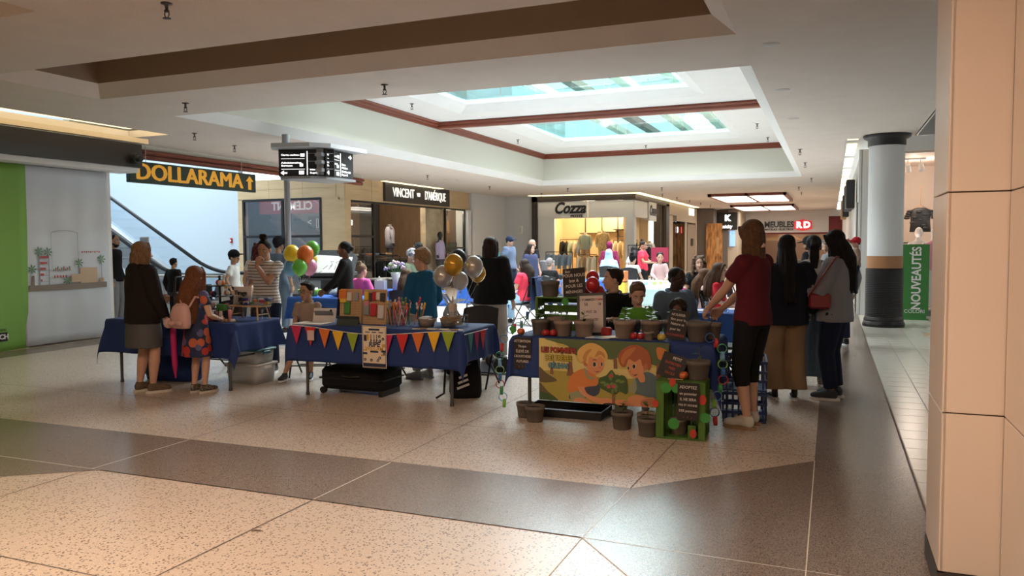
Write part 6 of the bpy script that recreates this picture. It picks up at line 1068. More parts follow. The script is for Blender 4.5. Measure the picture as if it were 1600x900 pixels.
# ---- left stand wares
Z1 = .726
t = thing('price_sign', 'white handwritten sign between the jars of the left stand', 'sign', (-6.12, 7.02, Z1 + .16)); MB().box((0, 0, .10), (.24, .012, .20), M=Matrix.Rotation(-.1, 4, 'X')).build('board', spots_mat('dotted_board', (.60, .55, .52), [(.25, .2, .2), (.5, .4, .4)], 60, .18), t); letters('Tirage', m_black, (0, -.02, .13), SOUTH, .07, t, .001); letters('20$', m_black, (0, -.012, .055), SOUTH, .06, t, .001)
ws_ = thing('wooden_riser', 'small wooden riser shelf on the left stand', 'riser', (-5.98, 6.98, Z1)); MB().bb(-.22, .22, -.09, .09, .145, .16).build('shelf', m_peg, ws_)
for sx in (-1, 1):
    for sy in (-1, 1): MB().cyl((sx * .19, sy * .10, 0), (sx * .16, sy * .07, .15), .009, n=8).build('leg', m_peg, ws_)
    MB().cyl((sx * .18, -.09, .06), (sx * .18, .09, .06), .007, n=6).build('rung', m_peg, ws_)
cbx = thing('clear_tray', 'clear plastic tray of colourful bits on the riser', 'tray', (-5.92, 6.98, Z1 + .162)); MB().bb(-.20, .20, -.09, .09, 0, .10).build('tray_wall', MATS['clear_plastic'], cbx); 
for k in range(24): MB().box((rp.uniform(-.17, .17), rp.uniform(-.07, .07), .015 + .05 * rp.random()), (.06, .035, .03), rz=rp.uniform(0, 3), b=.005).build('bit', wc[k % 8] if k % 3 else mat('bit_blue', (.03, .05, .25), .5), cbx)
tag(MB().bb(-.16, .16, -.08, .08, 0, .13, b=.004).build('clear_case', MATS['clear_plastic'], None, (-5.95, 7.02, Z1)), 'clear plastic case under the wooden riser', 'case')
for k, (px, dx, h, r, mm, lb) in enumerate(((-6.02, -.30, .13, .018, mat('tube_pink', (.70, .28, .30), .4), 'tall pink tube at the front of the left stand'), (-6.16, -.28, .11, .02, wc[3], 'white tube among the black stands of the left stand'), (-6.24, -.25, .10, .018, mat('tube_rose', (.5, .22, .2), .4), 'dusty rose tube beside the green packet'))): tag(MB().lathe([(0, 0), (r, 0), (r, h * .9), (r * .8, h), (0, h)], n=14).build('cosmetic_tube', mm, None, (px, 6.95 + dx * .8, Z1)), lb, 'tube', 'tubes on the left stand')
tag(MB().bb(-.06, .06, -.03, .03, 0, .07, b=.005).build('green_packet', wc[4], None, (-6.27, 6.87, Z1 + .10)), 'green packet on the black stands of the left stand', 'packet'); tag(MB().bb(-.07, .07, -.06, .06, 0, .10, b=.01).build('black_stand', m_black, None, (-6.27, 6.87, Z1)), 'short black display block under the green packet', 'block')
for k in range(6): tag(MB().lathe([(0, 0), (.03, 0), (.032, .012), (.02, .03), (0, .032)], n=12).build('trinket', [m_black, wc[5], m_black, wc[2], G['tan'], wc[3]][k], None, (-6.33 + .07 * k, 6.68 + .03 * (k % 2), Z1)), ['black', 'red', 'second black', 'brown', 'tan', 'white'][k] + ' trinket in the front row of the left stand', 'trinket', 'trinkets on the left stand')
t = thing('red_gift_bag', 'red transparent gift bag on the left stand', 'bag', (-6.46, 6.83, Z1)); MB().loft([(0, 0, 0, .07, .04), (0, 0, .12, .075, .045), (0, 0, .16, .05, .03), (.02, 0, .21, .07, .03)], 12).build('bag', mat('red_cellophane', (.50, .02, .03), .3), t); MB().ball((0, -.02, .16), (.03, .02, .015), 8).build('tie', wc[5], t)
ct = thing('jar_tower', 'black tiered tower with red and white wares on the left stand', 'display tower', (-6.46, 7.05, Z1)); MB().cyl((0, 0, 0), (0, 0, .48), .014, n=10).build('pole', m_black, ct)
for z in (.10, .24, .36): MB().lathe([(0, z), (.13, z), (.13, z + .008), (0, z + .008)], n=18).build('tier', m_black, ct)
for k in range(12): a = k * 1.1; z = (.108, .248, .368)[k % 3]; MB().ball((.09 * math.cos(a), .09 * math.sin(a), z + .03), (.026, .026, .032), 10).build('ware', [wc[5], wc[3], mat('ware_navy', (.02, .03, .12), .5), wc[0]][k % 4], ct)
tag(MB().box((0, 0, .035), (.16, .008, .075), M=Matrix.Rotation(-.45, 4, 'X')).box((0, .05, .033), (.16, .006, .07), M=Matrix.Rotation(.45, 4, 'X')).build('folded_card', mat('charcoal_card', (.06, .065, .07), .5), None, (-6.55, 6.62, Z1)), 'folded charcoal card beside the red gift bag', 'card')
for k in range(5): tag(MB().box((0, 0, .02), (.10, .07, .04), b=.008).build('small_box', [wc[3], wc[5], wc[2], wc[7], wc[6]][k], None, (-7.35 + .16 * k, 6.85 + .06 * (k % 2), Z1)), ['white', 'red', 'dark', 'grey', 'pink'][k] + ' small box on the left half of the left stand', 'box', 'small boxes on the left stand')
def bin_(label, x, y, z, w, d, h, lid):
    t = thing('storage_bin', label, 'storage bin', (x, y, z)); mb = MB(); mb.loft([(0, 0, 0, w * .46, d * .46), (0, 0, h, w * .5, d * .5)], 24, sq=.3); mb.build('bin_body', mat('frosted_plastic', (.60, .62, .62), .35, alpha=.75), t); MB().box((0, 0, h + .012), (w * 1.03, d * 1.03, .024), b=.01).build('lid', lid, t)
    for s in (-1, 1): MB().box((s * w * .5, 0, h - .02), (.03, .12, .04), b=.008).build('latch', lid, t)
bin_('lower clear storage bin with white lid under the left table', -6.10, 7.12, 0, .46, .36, .20, m_white); bin_('upper clear storage bin with teal lid under the left table', -6.10, 7.12, .226, .44, .34, .14, mat('teal_lid', (.05, .25, .30), .4))
t = thing('blue_bag', 'crumpled dark blue cloth bag on the floor under the left table', 'bag', (-7.08, 6.95, 0)); MB().loft([(0, 0, 0, .36, .16), (0, 0, .12, .40, .18), (.03, 0, .30, .36, .15), (0, 0, .36, .2, .08)], 22, sq=.8).build('bag_body', m_blue, t); MB().tube([(-.1, 0, .33), (0, -.03, .42), (.1, 0, .33)], .012, 6).build('handle', m_blue, t)
# ---- blue tables behind
t = thing('green_bowl', 'lime green bowl with white cups on the blue table', 'bowl', (-7.75, 10.45, .726)); MB().lathe([(0, 0), (.12, 0), (.19, .11), (.18, .11), (.11, .012), (0, .012)], n=24).build('bowl', mat('lime_plastic', (.22, .42, .05), .4), t)
for k in range(7): MB().lathe([(0, .06), (.03, .06), (.04, .13), (0, .13)], (0.1 * math.cos(k), .1 * math.sin(k), 0), n=10).build('cup', m_white, t)
tag(remesh(MB().ball((0, 0, .06), (.22, .12, .06), 12).ball((.1, .03, .1), (.10, .07, .06), 10).ball((-.08, 0, .1), (.09, .06, .05), 10), .02, 1) and put('crumpled_sheet', (lambda m_: (m_.materials.append(mat('pale_blue_film', (.5, .6, .72), .4)), m_)[1])(remesh(MB().ball((0, 0, .06), (.22, .12, .06), 12).ball((.1, .03, .1), (.10, .07, .06), 10).ball((-.08, 0, .1), (.09, .06, .05), 10), .02, 1)), None, (-7.15, 10.45, .726)), 'crumpled pale blue film on the blue table', 'film')
fv = thing('flower_vase', 'tall glass vase with lilac flowers on the far blue table', 'vase', (-7.25, 12.3, .726)); MB().lathe([(.05, 0), (.06, .01), (.055, .15), (.09, .32), (.085, .32), (.05, .15), (.05, .02)], n=18).build('vase', mat('white_vase', (.62, .62, .64), .2, alpha=.85), fv)
for k in range(14): a = k * 2.4; q = .04 + .011 * k; z = .46 - .006 * k + .03 * (k % 3); MB().tube([(0, 0, .2), (q * math.cos(a), q * math.sin(a), z)], .005, 5).build('stem', wc[4], fv); mb = MB(); [mb.ball((q * math.cos(a) + .025 * math.cos(b), q * math.sin(a) + .025 * math.sin(b), z + .015 * math.sin(3 * b)), .022, 6) for b in (0, 1.2, 2.5, 3.7, 5)]; mb.build('blossom', [G['lilac'], mat('flower_pink', (.55, .38, .50), .8), wc[3], mat('flower_green', (.25, .35, .15), .8)][k % 4], fv)
for x, lb, s in ((-6.95, 'left grey pot with pale flowers on the far blue table', 1.), (-6.72, 'right grey pot with pale flowers on the far blue table', .8)):
    t = thing('flower_pot', lb, 'flower pot', (x, 12.25, .726)); MB().lathe([(0, 0), (.08 * s, 0), (.10 * s, .16 * s), (.09 * s, .16 * s), (0, .14 * s)], n=18).build('pot', wc[7], t); mb = MB(); [mb.ball((.05 * math.cos(k), .05 * math.sin(k), .2 * s + .02 * (k % 3)), .03, 6) for k in range(9)]; mb.build('flowers', mat('flower_cream', (.55, .58, .35), .8), t)
t = thing('paper_bag', 'white paper bag left of the flower vase', 'bag', (-7.5, 12.2, .726)); MB().bb(-.1, .1, -.05, .05, 0, .18).build('bag_body', m_white, t); MB().tube([(-.05, -.05, .18), (0, -.05, .25), (.05, -.05, .18)], .006, 5).build('handle', m_white, t)
t = thing('potted_palm', 'small green plant on the blue table before the capped man', 'plant', (-6.45, 14.25, .726)); MB().lathe([(0, 0), (.07, 0), (.09, .14), (0, .14)], n=16).build('pot', m_white, t)
for k in range(12): a = k * 2.4; MB().tube([(0, 0, .12), (.08 * math.cos(a), .08 * math.sin(a), .34), (.17 * math.cos(a), .17 * math.sin(a), .40)], [.006, .016, .003], 4, flat=.2).build('leaf', mat('palm_green', (.05, .20, .03), .5), t)
t = thing('gift_boxes', 'stack of yellow and red boxes at the patterned table', 'box', (-4.20, 16.35, 0)); 
for k in range(4): MB().box((0, 0, .12 + .24 * k), (.36, .30, .22), b=.01).build('carton', [wc[1], wc[5], wc[1], wc[0]][k], t)
t = thing('red_poster', 'dark red poster board beside the woman writing', 'poster', (-4.1, 20.2, 0)); MB().bb(-.22, .22, -.015, .015, 1.05, 1.42).build('board', mat('poster_red', (.35, .02, .06), .6), t); MB().cyl((0, 0, 0), (0, 0, 1.05), .02, n=8).bb(-.2, .2, -.15, .15, 0, .02).build('stand', m_blackmetal, t)
t = thing('black_counter', 'black boxes and equipment on a dark table by the white shop', 'cart', (-6.7, 19.3, 0)); MB().bb(-.35, .35, -.25, .25, 0, .75, b=.02).build('cart_body', m_black, t); MB().bb(-.3, .0, -.2, .2, .75, 1.1, b=.02).build('box', K['grey'], t)
t = thing('stroller', 'grey stroller beside the boy in the blue hoodie', 'stroller', (-4.02, 8.62, 0), 2.2); mb = MB(); mb.tube([(-.2, -.3, .1), (-.2, .1, .55), (-.2, .35, .95)], .014, 8); mb.tube([(.2, -.3, .1), (.2, .1, .55), (.2, .35, .95)], .014, 8); mb.cyl((-.2, .35, .95), (.2, .35, .95), .016, n=8); mb.tube([(-.2, .3, .1), (-.2, -.05, .5)], .012, 8); mb.tube([(.2, .3, .1), (.2, -.05, .5)], .012, 8); mb.build('frame', m_steel, t); MB().grid(lambda u, v: (-.18 + .36 * u, -.2 + .4 * v, .35 + .35 * v * v), 8, 8).build('seat', K['grey'], t)
mb = MB(); mb.grid(lambda u, v: (-.2 + .4 * u, .12 + .22 * math.cos(PI * v), .62 + .26 * math.sin(PI * v)), 8, 10); mb.build('canopy', K['grey'], t)
for x in (-.22, .22):
    for y in (-.3, .3): MB().cyl((x - .02, y, .1), (x + .02, y, .1), .10, n=18).build('wheel', m_black, t)
for k, (x, y, n) in enumerate(((-1.35, 9.5, 'left'), (-1.15, 9.55, 'middle'), (-1.0, 9.45, 'right'))): tag(MB().lathe([(0, 0), (.032, 0), (.042, .12), (.04, .12), (.03, .004), (0, .004)], n=16).build('plastic_cup', MATS['clear_plastic'], None, (x, y, .726)), n + ' clear plastic cup on the table behind the apple stand', 'cup', 'cups behind the apple stand')
tag(MB().box((0, 0, .004), (.3, .21, .006)).build('paper_sheet', m_white, None, (-1.5, 9.6, .727), .3), 'white sheet of paper on the table behind the apple stand', 'paper')
# ================================================================ APPLE STAND
m_pot1 = mat('pot_taupe', (.26, .20, .16), .8, vary=.06, vscale=6); m_pot2 = mat('pot_grey_brown', (.13, .11, .095), .8, vary=.06, vscale=6); m_soil = mat('potting_soil', (.03, .02, .014), .95, bump=1, bscale=80)
m_leaf = mat('apple_leaf', (.05, .13, .025), .5, vary=.3, vscale=9); m_stem = mat('apple_stem', (.10, .07, .03), .7)
lf = MB(); lp = [(0, 0), (.012, .012), (.017, .028), (.012, .045), (0, .06), (-.012, .045), (-.017, .028), (-.012, .012)]
lf.add([(x, y, .006 * math.sin(y * 50) - abs(x) * .25) for x, y in lp] + [(0, .012, .004), (0, .03, .006), (0, .046, .003)], [(0, 1, 8), (1, 2, 9, 8), (2, 3, 10, 9), (3, 4, 10), (4, 5, 10), (5, 6, 9, 10), (6, 7, 8, 9), (7, 0, 8)], 0, True)
LEAF = lf.mesh('leaf', m_leaf)
def pot_meshes(m):
    pr = [(0, 0), (.070, 0), (.073, .004), (.086, .115), (.092, .116), (.094, .150), (.087, .150), (.085, .125), (0, .124)]
    return MB().lathe(pr, n=26).mesh('pot_wall', m), MB().lathe([(0, .127), (.085, .125)], n=20).mesh('soil', m_soil)
PM = {1: pot_meshes(m_pot1), 2: pot_meshes(m_pot2)}
def pot(label, loc, w, kind=1, plant=6, h=None, seed=0, hgt=.13):
    s = w / .188; t = thing('plant_pot', label, 'plant pot', loc, seed * 1.3, 'apple seedling pots'); t.scale = (s, s, s if not h else h / .15); put('pot_wall', PM[kind][0], t); put('soil', PM[kind][1], t); R = random.Random(seed + 5)
    if plant:
        st = put('stem', MB().tube([(0, 0, .12), (.008, .004, .12 + hgt * .5), (.0, .012, .12 + hgt)], [.004, .003, .002], 6).mesh('stem', m_stem), t)
        for k in range(plant):
            f = .25 + .75 * k / max(1, plant - 1); a = k * 2.4 + R.uniform(-.3, .3); M = Matrix.Translation((.006 * f, .008 * f, .12 + hgt * f)) @ Matrix.Rotation(a, 4, 'Z') @ Matrix.Rotation(R.uniform(-.1, .7), 4, 'X') @ Matrix.Scale(R.uniform(.8, 1.25), 4); put('leaf', LEAF, st, M=M)
    return t
ZT = .727
pot('brown pot at the left end of the front row on the apple stand', (-2.43, 6.66, ZT), .172, 2, 6, seed=1, hgt=.08)
pot('taupe pot second in the front row beside two red apples', (-2.20, 6.62, ZT), .172, 1, 6, seed=2, hgt=.07)
pot('taupe pot third in the front row below the white board', (-2.01, 6.62, ZT), .180, 1, 5, seed=3, hgt=.08)
pot('large taupe pot with leafy seedling before the man in black', (-1.645, 6.62, ZT), .195, 1, 9, seed=4, hgt=.12)
pot('taupe pot with leafy seedling before the boy in green', (-1.44, 6.74, ZT), .185, 1, 9, seed=5, hgt=.12)
pot('very small pot with one sprout between red and yellow apples', (-1.42, 6.56, ZT), .088, 1, 2, seed=6, hgt=.09)
pot('large grey brown pot right of the leaning chalkboard', (-1.015, 6.60, ZT), .205, 2, 0, seed=7)
pot('taupe pot with a tall sprout at the right end of the stand', (-.94, 6.83, ZT), .17, 1, 4, seed=8, hgt=.16)
pot('empty taupe pot at the back left of the stand', (-2.36, 6.90, ZT), .17, 1, 0, seed=9); pot('taupe pot behind the boy in green seedling', (-1.30, 6.95, ZT), .17, 1, 5, seed=10); pot('empty grey pot half hidden behind the large taupe pot', (-1.64, 6.88, ZT), .17, 2, 0, seed=11); pot('empty pot behind the leaning chalkboard', (-1.12, 6.95, ZT), .17, 2, 0, seed=21)
pot('left empty brown pot on the floor under the paper chain', (-2.52, 6.50, 0), .165, 2, 0, seed=12); pot('right empty brown pot on the floor at the left of the stand', (-2.375, 6.36, 0), .175, 2, 0, seed=13)
pot('floor pot with a seedling below the printed tree', (-1.60, 6.36, 0), .185, 2, 6, seed=14, hgt=.11); pot('empty pale pot on the floor behind the sparse sapling', (-1.40, 6.40, 0), .17, 1, 0, seed=15); pot('floor pot with a thin sapling beside the green crate', (-1.345, 6.20, 0), .185, 2, 4, seed=16, hgt=.16)
# apples
def apple_mesh():
    pr = []
    for k in range(13): a = PI * k / 12; r = .036 * math.sin(a) * (1 + .06 * math.cos(a)); z = -.033 * math.cos(a) * (1 - .35 * math.exp(-(r / .012) ** 2)); pr.append((max(.0005, r), z + .033))
    return MB().lathe(pr, n=18).mesh('flesh', m_white)
AP = apple_mesh(); AS = MB().tube([(0, 0, .052), (.004, 0, .074)], .002, 5).mesh('stalk', m_stem)
def apple(label, loc, m, s=1.):
    t = thing('apple', label, 'apple', loc, s * 5, 'apples on the stand'); t.scale = (s, s, s); a = AP.copy(); a.materials.clear(); a.materials.append(m); put('flesh', a, t); put('stalk', AS, t)
a_red = mat('apple_red', (.36, .02, .02), .3, vary=.4, vscale=20); a_mix = mat('apple_red_yellow', (.52, .12, .03), .3, vary=.8, vscale=14); a_yel = mat('apple_yellow', (.55, .40, .07), .3, vary=.15, vscale=16)
apple('red and yellow apple at the left corner of the stand', (-2.58, 6.56, ZT), a_mix); apple('left of two red apples between the brown and taupe pots', (-2.335, 6.53, ZT), a_red); apple('right of two red apples between the brown and taupe pots', (-2.27, 6.55, ZT), a_red)
apple('left of two red apples right of the large taupe pot', (-1.545, 6.54, ZT), a_red); apple('right of two red apples beside the tiny pot', (-1.485, 6.54, ZT), a_red); apple('yellow apple beside the leaning chalkboard', (-1.31, 6.54, ZT), a_yel)
# green shelf crate at the back left, boards, white board
def board(label, loc, w, h, rows, tilt=.18, roll=0., d=SOUTH, frame=False, name='chalkboard', face=None):
    t = thing(name, label, 'board', loc); F = facing((0, 0, 0), d, tilt) @ Matrix.Rotation(roll, 4, 'Z'); MB().box((0, h / 2, -.004), (w, h, .008), M=F).build('slate', face or mat('chalk_black', (.022, .018, .017), .7), t)
    if frame:
        for a in ((0, .008, w + .03, .022), (0, h - .005, w + .03, .022)): MB().box((a[0], a[1], 0), (a[2], a[3], .018), M=F).build('frame_rail', m_black, t)
        for s in (-1, 1): MB().box((s * (w / 2 + .004), h / 2, 0), (.022, h, .018), M=F).build('frame_stile', m_black, t)
    for txt, x, y, sz, mm in rows:
        me = text_mesh(txt, sz, sz * .012, .001, 'CENTER', .9); me.materials.clear(); me.materials.append(mm); put('lettering', me, t, M=F @ Matrix.Translation((x, y, .0015)))
    return t
chk = mat('chalk_white', (.62, .58, .55), .9); chr_ = mat('chalk_red', (.45, .09, .06), .9); ink = mat('marker_ink', (.08, .06, .06), .7)
m_gslat = mat('green_stained_slat', (.07, .16, .02), .7, vary=.25, vscale=5, stretch=(6, 6, 1))
gc = thing('green_crate', 'green slatted crate standing as a shelf at the back left of the stand', 'crate', (-2.33, 6.98, ZT))
for z in (.02, .11, .20, .29): MB().bb(-.22, .22, .10, .112, z - .03, z + .035).build('slat', m_gslat, gc)
for x in (-.215, .215):
    for z in (.05, .16, .27): MB().bb(x - .006, x + .006, -.10, .10, z - .04, z + .04).build('slat', m_gslat, gc)
    MB().bb(x - .012, x + .012, -.11, -.085, 0, .325).build('corner_post', m_gslat, gc)
for y in (-.07, 0, .07): MB().bb(-.22, .22, y - .03, y + .03, .312, .324).build('slat', m_gslat, gc)
MB().lathe([(0, 0), (.035, 0), (.035, .003), (0, .003)], n=20, smooth=False, M=facing((.07, -.12, .285), SOUTH)).build('green_paper_disc', mat('paper_green', (.05, .28, .05), .7), gc)
pot('brown pot on top of the green shelf crate', (-2.44, 6.96, ZT + .325), .18, 2, 3, seed=17, hgt=.07)
board('dark chalkboard leaning on top of the green shelf crate', (-2.21, 6.98, ZT + .325), .215, .27, [('POUR NOUS', 0, .20, .042, chk), ('bon &', 0, .15, .042, chk), ('POUR LES', 0, .10, .042, chk), ('MÉNINGES', 0, .045, .038, chk), ('Bon', -.06, .24, .034, chk)], .22, .10)
board('white price board in a black frame on the apple stand', (-1.985, 6.78, ZT), .235, .37, [('1 POMMIER', -.04, .315, .032, ink), ('5$', -.05, .275, .036, ink), ('POMME', .075, .315, .026, chr_), ('1$', .075, .275, .032, ink), ('1 POT  3$', -.01, .205, .03, ink), ('SEMENCES', 0, .135, .03, ink), ('x   x', 0, .08, .028, ink)], .16, .06, frame=True, name='price_board', face=mat('whiteboard', (.58, .50, .46), .4))
board('narrow chalkboard leaning among the pots near the right', (-1.225, 6.66, ZT), .17, .255, [('NOURRIR', -.005, .215, .030, chk), ('Bon pour la', 0, .175, .030, chk), ('Nature et', 0, .135, .032, chk), ('pour les', -.01, .09, .030, chk), ('GOURMANDS', 0, .04, .027, chr_)], .30, -.14)
board('chalkboard with warning text hanging on the left front of the cloth', (-2.525, 6.452, .435), .165, .285, [('ATTENTION', 0, .25, .031, chk), ('Risque', 0, .205, .031, chk), ('ÉLEVÉ DE', 0, .16, .033, chk), ('CROUSTADES', 0, .115, .028, chk), ('FUTURES', 0, .07, .031, chk), ('i    i    i', 0, .025, .026, chr_)], 0)
# printed banner
bn = thing('printed_banner', 'printed banner of two children planting an apple tree on the stand front', 'banner', (-2.365, 6.440, .178)); Sx = .00098
pal = [mat('print_' + n, cl, .65) for n, cl in (('olive_yellow', (.50, .40, .10)), ('canopy', (.09, .13, .05)), ('sun', (.62, .52, .20)), ('trunk', (.22, .10, .06)), ('hill', (.13, .10, .05)), ('grass', (.36, .30, .06)), ('skin', (.62, .27, .13)), ('skin_d', (.45, .16, .08)), ('blondhair', (.68, .42, .13)), ('redhair', (.36, .10, .04)), ('orange', (.60, .20, .05)), ('slate', (.10, .15, .16)), ('navy', (.05, .06, .09)), ('leafd', (.05, .10, .03)), ('red', (.50, .05, .03)), ('dark', (.03, .02, .015)), ('khaki', (.28, .30, .18)), ('white', (.75, .7, .6)), ('blond_d', (.50, .24, .07)), ('redhair_l', (.50, .18, .06)), ('leafl', (.14, .22, .06)))]
PI_ = {n: i for i, n in enumerate('olive_yellow canopy sun trunk hill grass skin skin_d blondhair redhair orange slate navy leafd red dark khaki white blond_d redhair_l leafl'.split())}
bmb = MB(); lay = [0]
def smooth_poly(p, n=5):
    P = [Vector(q) for q in p]; N = len(P); out = []
    for i in range(N):
        a, b, c_, d = P[i - 1], P[i], P[(i + 1) % N], P[(i + 2) % N]
        for k in range(n): t = k / n; out.append(tuple(.5 * ((2 * b) + (-a + c_) * t + (2 * a - 5 * b + 4 * c_ - d) * t * t + (-a + 3 * b - 3 * c_ + d) * t ** 3)))
    return out
def pp(col, pts, sm=True):
    lay[0] += 1; z = .002 + lay[0] * .00022; q = [((min(max(x, 252), 1409) - 250) * Sx, (645 - min(max(y, 90), 643)) * Sx) for x, y in (smooth_poly(pts) if sm else pts)]; n = len(q)
    bmb.add([(x, -z, y) for x, y in q], [tuple(range(n))], PI_[col])
def ell(col, cx, cy, rx, ry, rot=0): pp(col, [(cx + rx * math.cos(a) * math.cos(rot) - ry * math.sin(a) * math.sin(rot), cy + rx * math.cos(a) * math.sin(rot) + ry * math.sin(a) * math.cos(rot)) for a in np.linspace(0, 2 * PI, 18, False)], False)
MB().bb(0, 1161 * Sx, 0, .002, 0, 555 * Sx).build('vinyl_sheet', mat('banner_vinyl', (.45, .38, .12), .6), bn)
pp('olive_yellow', [(250, 85), (1411, 85), (1411, 645), (250, 645)], False); pp('sun', [(250, 90), (390, 90), (430, 150), (560, 180), (640, 300), (900, 250), (1000, 330), (1411, 300), (1411, 420), (800, 430), (250, 400)]); pp('grass', [(250, 400), (600, 380), (900, 420), (1411, 400), (1411, 645), (250, 645)])
pp('canopy', [(380, 85), (400, 120), (520, 150), (600, 230), (700, 210), (900, 250), (1000, 230), (1200, 260), (1411, 290), (1411, 85)]); pp('trunk', [(530, 290), (560, 290), (575, 415), (510, 415)], False); pp('trunk', [(360, 330), (380, 330), (390, 410), (355, 410)], False); pp('trunk', [(935, 240), (965, 240), (970, 330), (935, 330)], False); pp('trunk', [(1310, 270), (1345, 270), (1350, 390), (1300, 390)], False)
pp('hill', [(250, 350), (320, 400), (420, 465), (250, 480)]); pp('hill', [(250, 490), (330, 560), (430, 645), (250, 645)]); pp('leafd', [(250, 575), (350, 590), (430, 643), (250, 643)]); pp('orange', [(1310, 130), (1390, 150), (1370, 230), (1320, 220)])
# left child
pp('navy', [(560, 540), (640, 500), (800, 470), (800, 560), (690, 600), (540, 620)]); pp('khaki', [(545, 560), (640, 545), (680, 600), (620, 640), (560, 640)]); pp('skin', [(580, 620), (640, 600), (725, 630), (720, 660), (590, 660)]); pp('orange', [(520, 520), (540, 430), (600, 370), (680, 345), (780, 400), (790, 480), (700, 500), (640, 530), (540, 560)]); pp('skin', [(610, 490), (660, 485), (700, 560), (800, 590), (900, 590), (925, 625), (880, 650), (780, 635), (680, 590), (630, 550)]); pp('orange', [(590, 400), (650, 400), (670, 490), (605, 495)]); pp('khaki', [(670, 345), (690, 345), (720, 410), (770, 405), (750, 430), (700, 425)])
pp('skin', [(690, 260), (720, 200), (840, 210), (855, 290), (835, 350), (780, 390), (720, 370), (690, 320)]); ell('skin_d', 685, 292, 20, 30); pp('blondhair', [(640, 290), (610, 200), (680, 130), (760, 115), (850, 160), (885, 230), (860, 265), (820, 225), (780, 250), (720, 235), (705, 300), (670, 270)]); pp('blond_d', [(660, 250), (690, 190), (740, 170), (700, 230), (690, 280)]); pp('blond_d', [(770, 240), (800, 180), (850, 200), (860, 245), (820, 215)]); ell('white', 768, 300, 18, 22); ell('dark', 766, 300, 14, 20); ell('white', 833, 295, 10, 20); ell('dark', 832, 295, 8, 18); pp('dark', [(755, 345), (780, 362), (815, 355), (785, 368)]); ell('skin_d', 815, 325, 8, 6); pp('dark', [(745, 265), (770, 255), (790, 262), (770, 262)])
# right child
pp('slate', [(1080, 470), (1130, 400), (1230, 340), (1320, 400), (1310, 560), (1200, 545), (1090, 520)]); pp('khaki', [(1080, 470), (1120, 400), (1140, 480), (1120, 530), (1075, 515)]); pp('skin', [(1060, 580), (1110, 550), (1170, 545), (1210, 560), (1150, 600), (1080, 605)]); pp('skin', [(945, 610), (1000, 590), (1090, 600), (1200, 570), (1290, 560), (1260, 640), (1150, 650), (1000, 650)]); pp('skin_d', [(1180, 590), (1290, 560), (1270, 620), (1190, 640)]); pp('leafd', [(1120, 645), (1200, 655), (1310, 640), (1310, 645)])
pp('skin', [(1060, 260), (1090, 220), (1190, 240), (1210, 310), (1180, 380), (1110, 395), (1065, 350)]); pp('skin', [(1150, 380), (1200, 360), (1210, 420), (1170, 430)]); ell('skin_d', 1212, 295, 20, 32); pp('redhair', [(990, 280), (980, 200), (1060, 130), (1150, 115), (1240, 170), (1265, 270), (1240, 330), (1225, 270), (1190, 290), (1170, 235), (1120, 260), (1070, 240), (1030, 310)]); pp('redhair_l', [(1000, 250), (1040, 170), (1130, 135), (1090, 200), (1040, 250), (1025, 290)]); ell('white', 1118, 298, 18, 20); ell('dark', 1116, 299, 14, 18); ell('white', 1068, 315, 10, 16); ell('dark', 1067, 316, 8, 14); pp('dark', [(1095, 360), (1120, 372), (1150, 360), (1125, 380)]); ell('skin_d', 1085, 345, 7, 6)
# little tree between them
pp('trunk', [(925, 500), (945, 500), (950, 640), (980, 650), (900, 650), (925, 630)], False); pp('leafd', [(920, 340), (960, 380), (1040, 390), (1060, 470), (1050, 540), (990, 520), (940, 550), (860, 520), (810, 490), (810, 420), (870, 390)])
for k in range(20): a = k * 2.4; q = 22 * math.sqrt(k); ell('leafl' if k % 2 else 'leafd', 935 + q * math.cos(a), 450 + q * .8 * math.sin(a), 26, 12, a)
for x, y in ((915, 390), (895, 485), (938, 480)): ell('red', x, y, 18, 17)
ell('dark', 905, 685 - 45, 60, 12)
bmb.build('printed_picture', pal, bn)
for txt, col, y, sz in (('LES POMMIERS', (.48, .05, .03), 192, .062), ('DES FRÈRES', (.62, .48, .04), 262, .060), ('GÉLINAS', (.12, .34, .42), 330, .060)):
    x = 437 if y < 300 else 437; o = letters(txt, m_black, ((x - 250) * Sx, -.0125, (645 - y) * Sx), SOUTH, sz, bn, .0045, .0005, sx=.80); o = letters(txt, mat('print_text_' + txt[:3].lower(), col, .6), ((x - 250) * Sx, -.0138, (645 - y) * Sx), SOUTH, sz, bn, .0012, .0005, sx=.80)
# crate in front at the right
cf = thing('green_crate', 'green slatted crate on end with paper discs at the front right of the stand', 'crate', (-1.09, 6.30, 0), .06)
for x in (-.175, .175):
    for y in (-.13, .13): MB().bb(x - .014, x + .014, y - .014, y + .014, 0, .46).build('corner_post', m_gslat, cf)
    for y in (-.07, .03): MB().bb(x - .006, x + .006, y - .04, y + .04, 0.01, .45).build('slat', m_gslat, cf)
for k in range(5): MB().bb(-.16 + .075 * k, -.10 + .075 * k, .13, .142, .01, .45).build('slat', m_gslat, cf)
for z in (.008, .452): MB().bb(-.19, .19, -.145, .145, z - .008, z + .008).build('end_board', m_gslat, cf)
for x0, x1 in ((-.19, -.13), (.06, .12), (.14, .19)): MB().bb(x0, x1, -.155, -.143, .01, .45 if x0 > .1 or x0 < 0 else .12).build('slat', m_gslat, cf)
pg_, pr_d = MATS['paper_green'], mat('paper_red', (.50, .05, .03), .7)
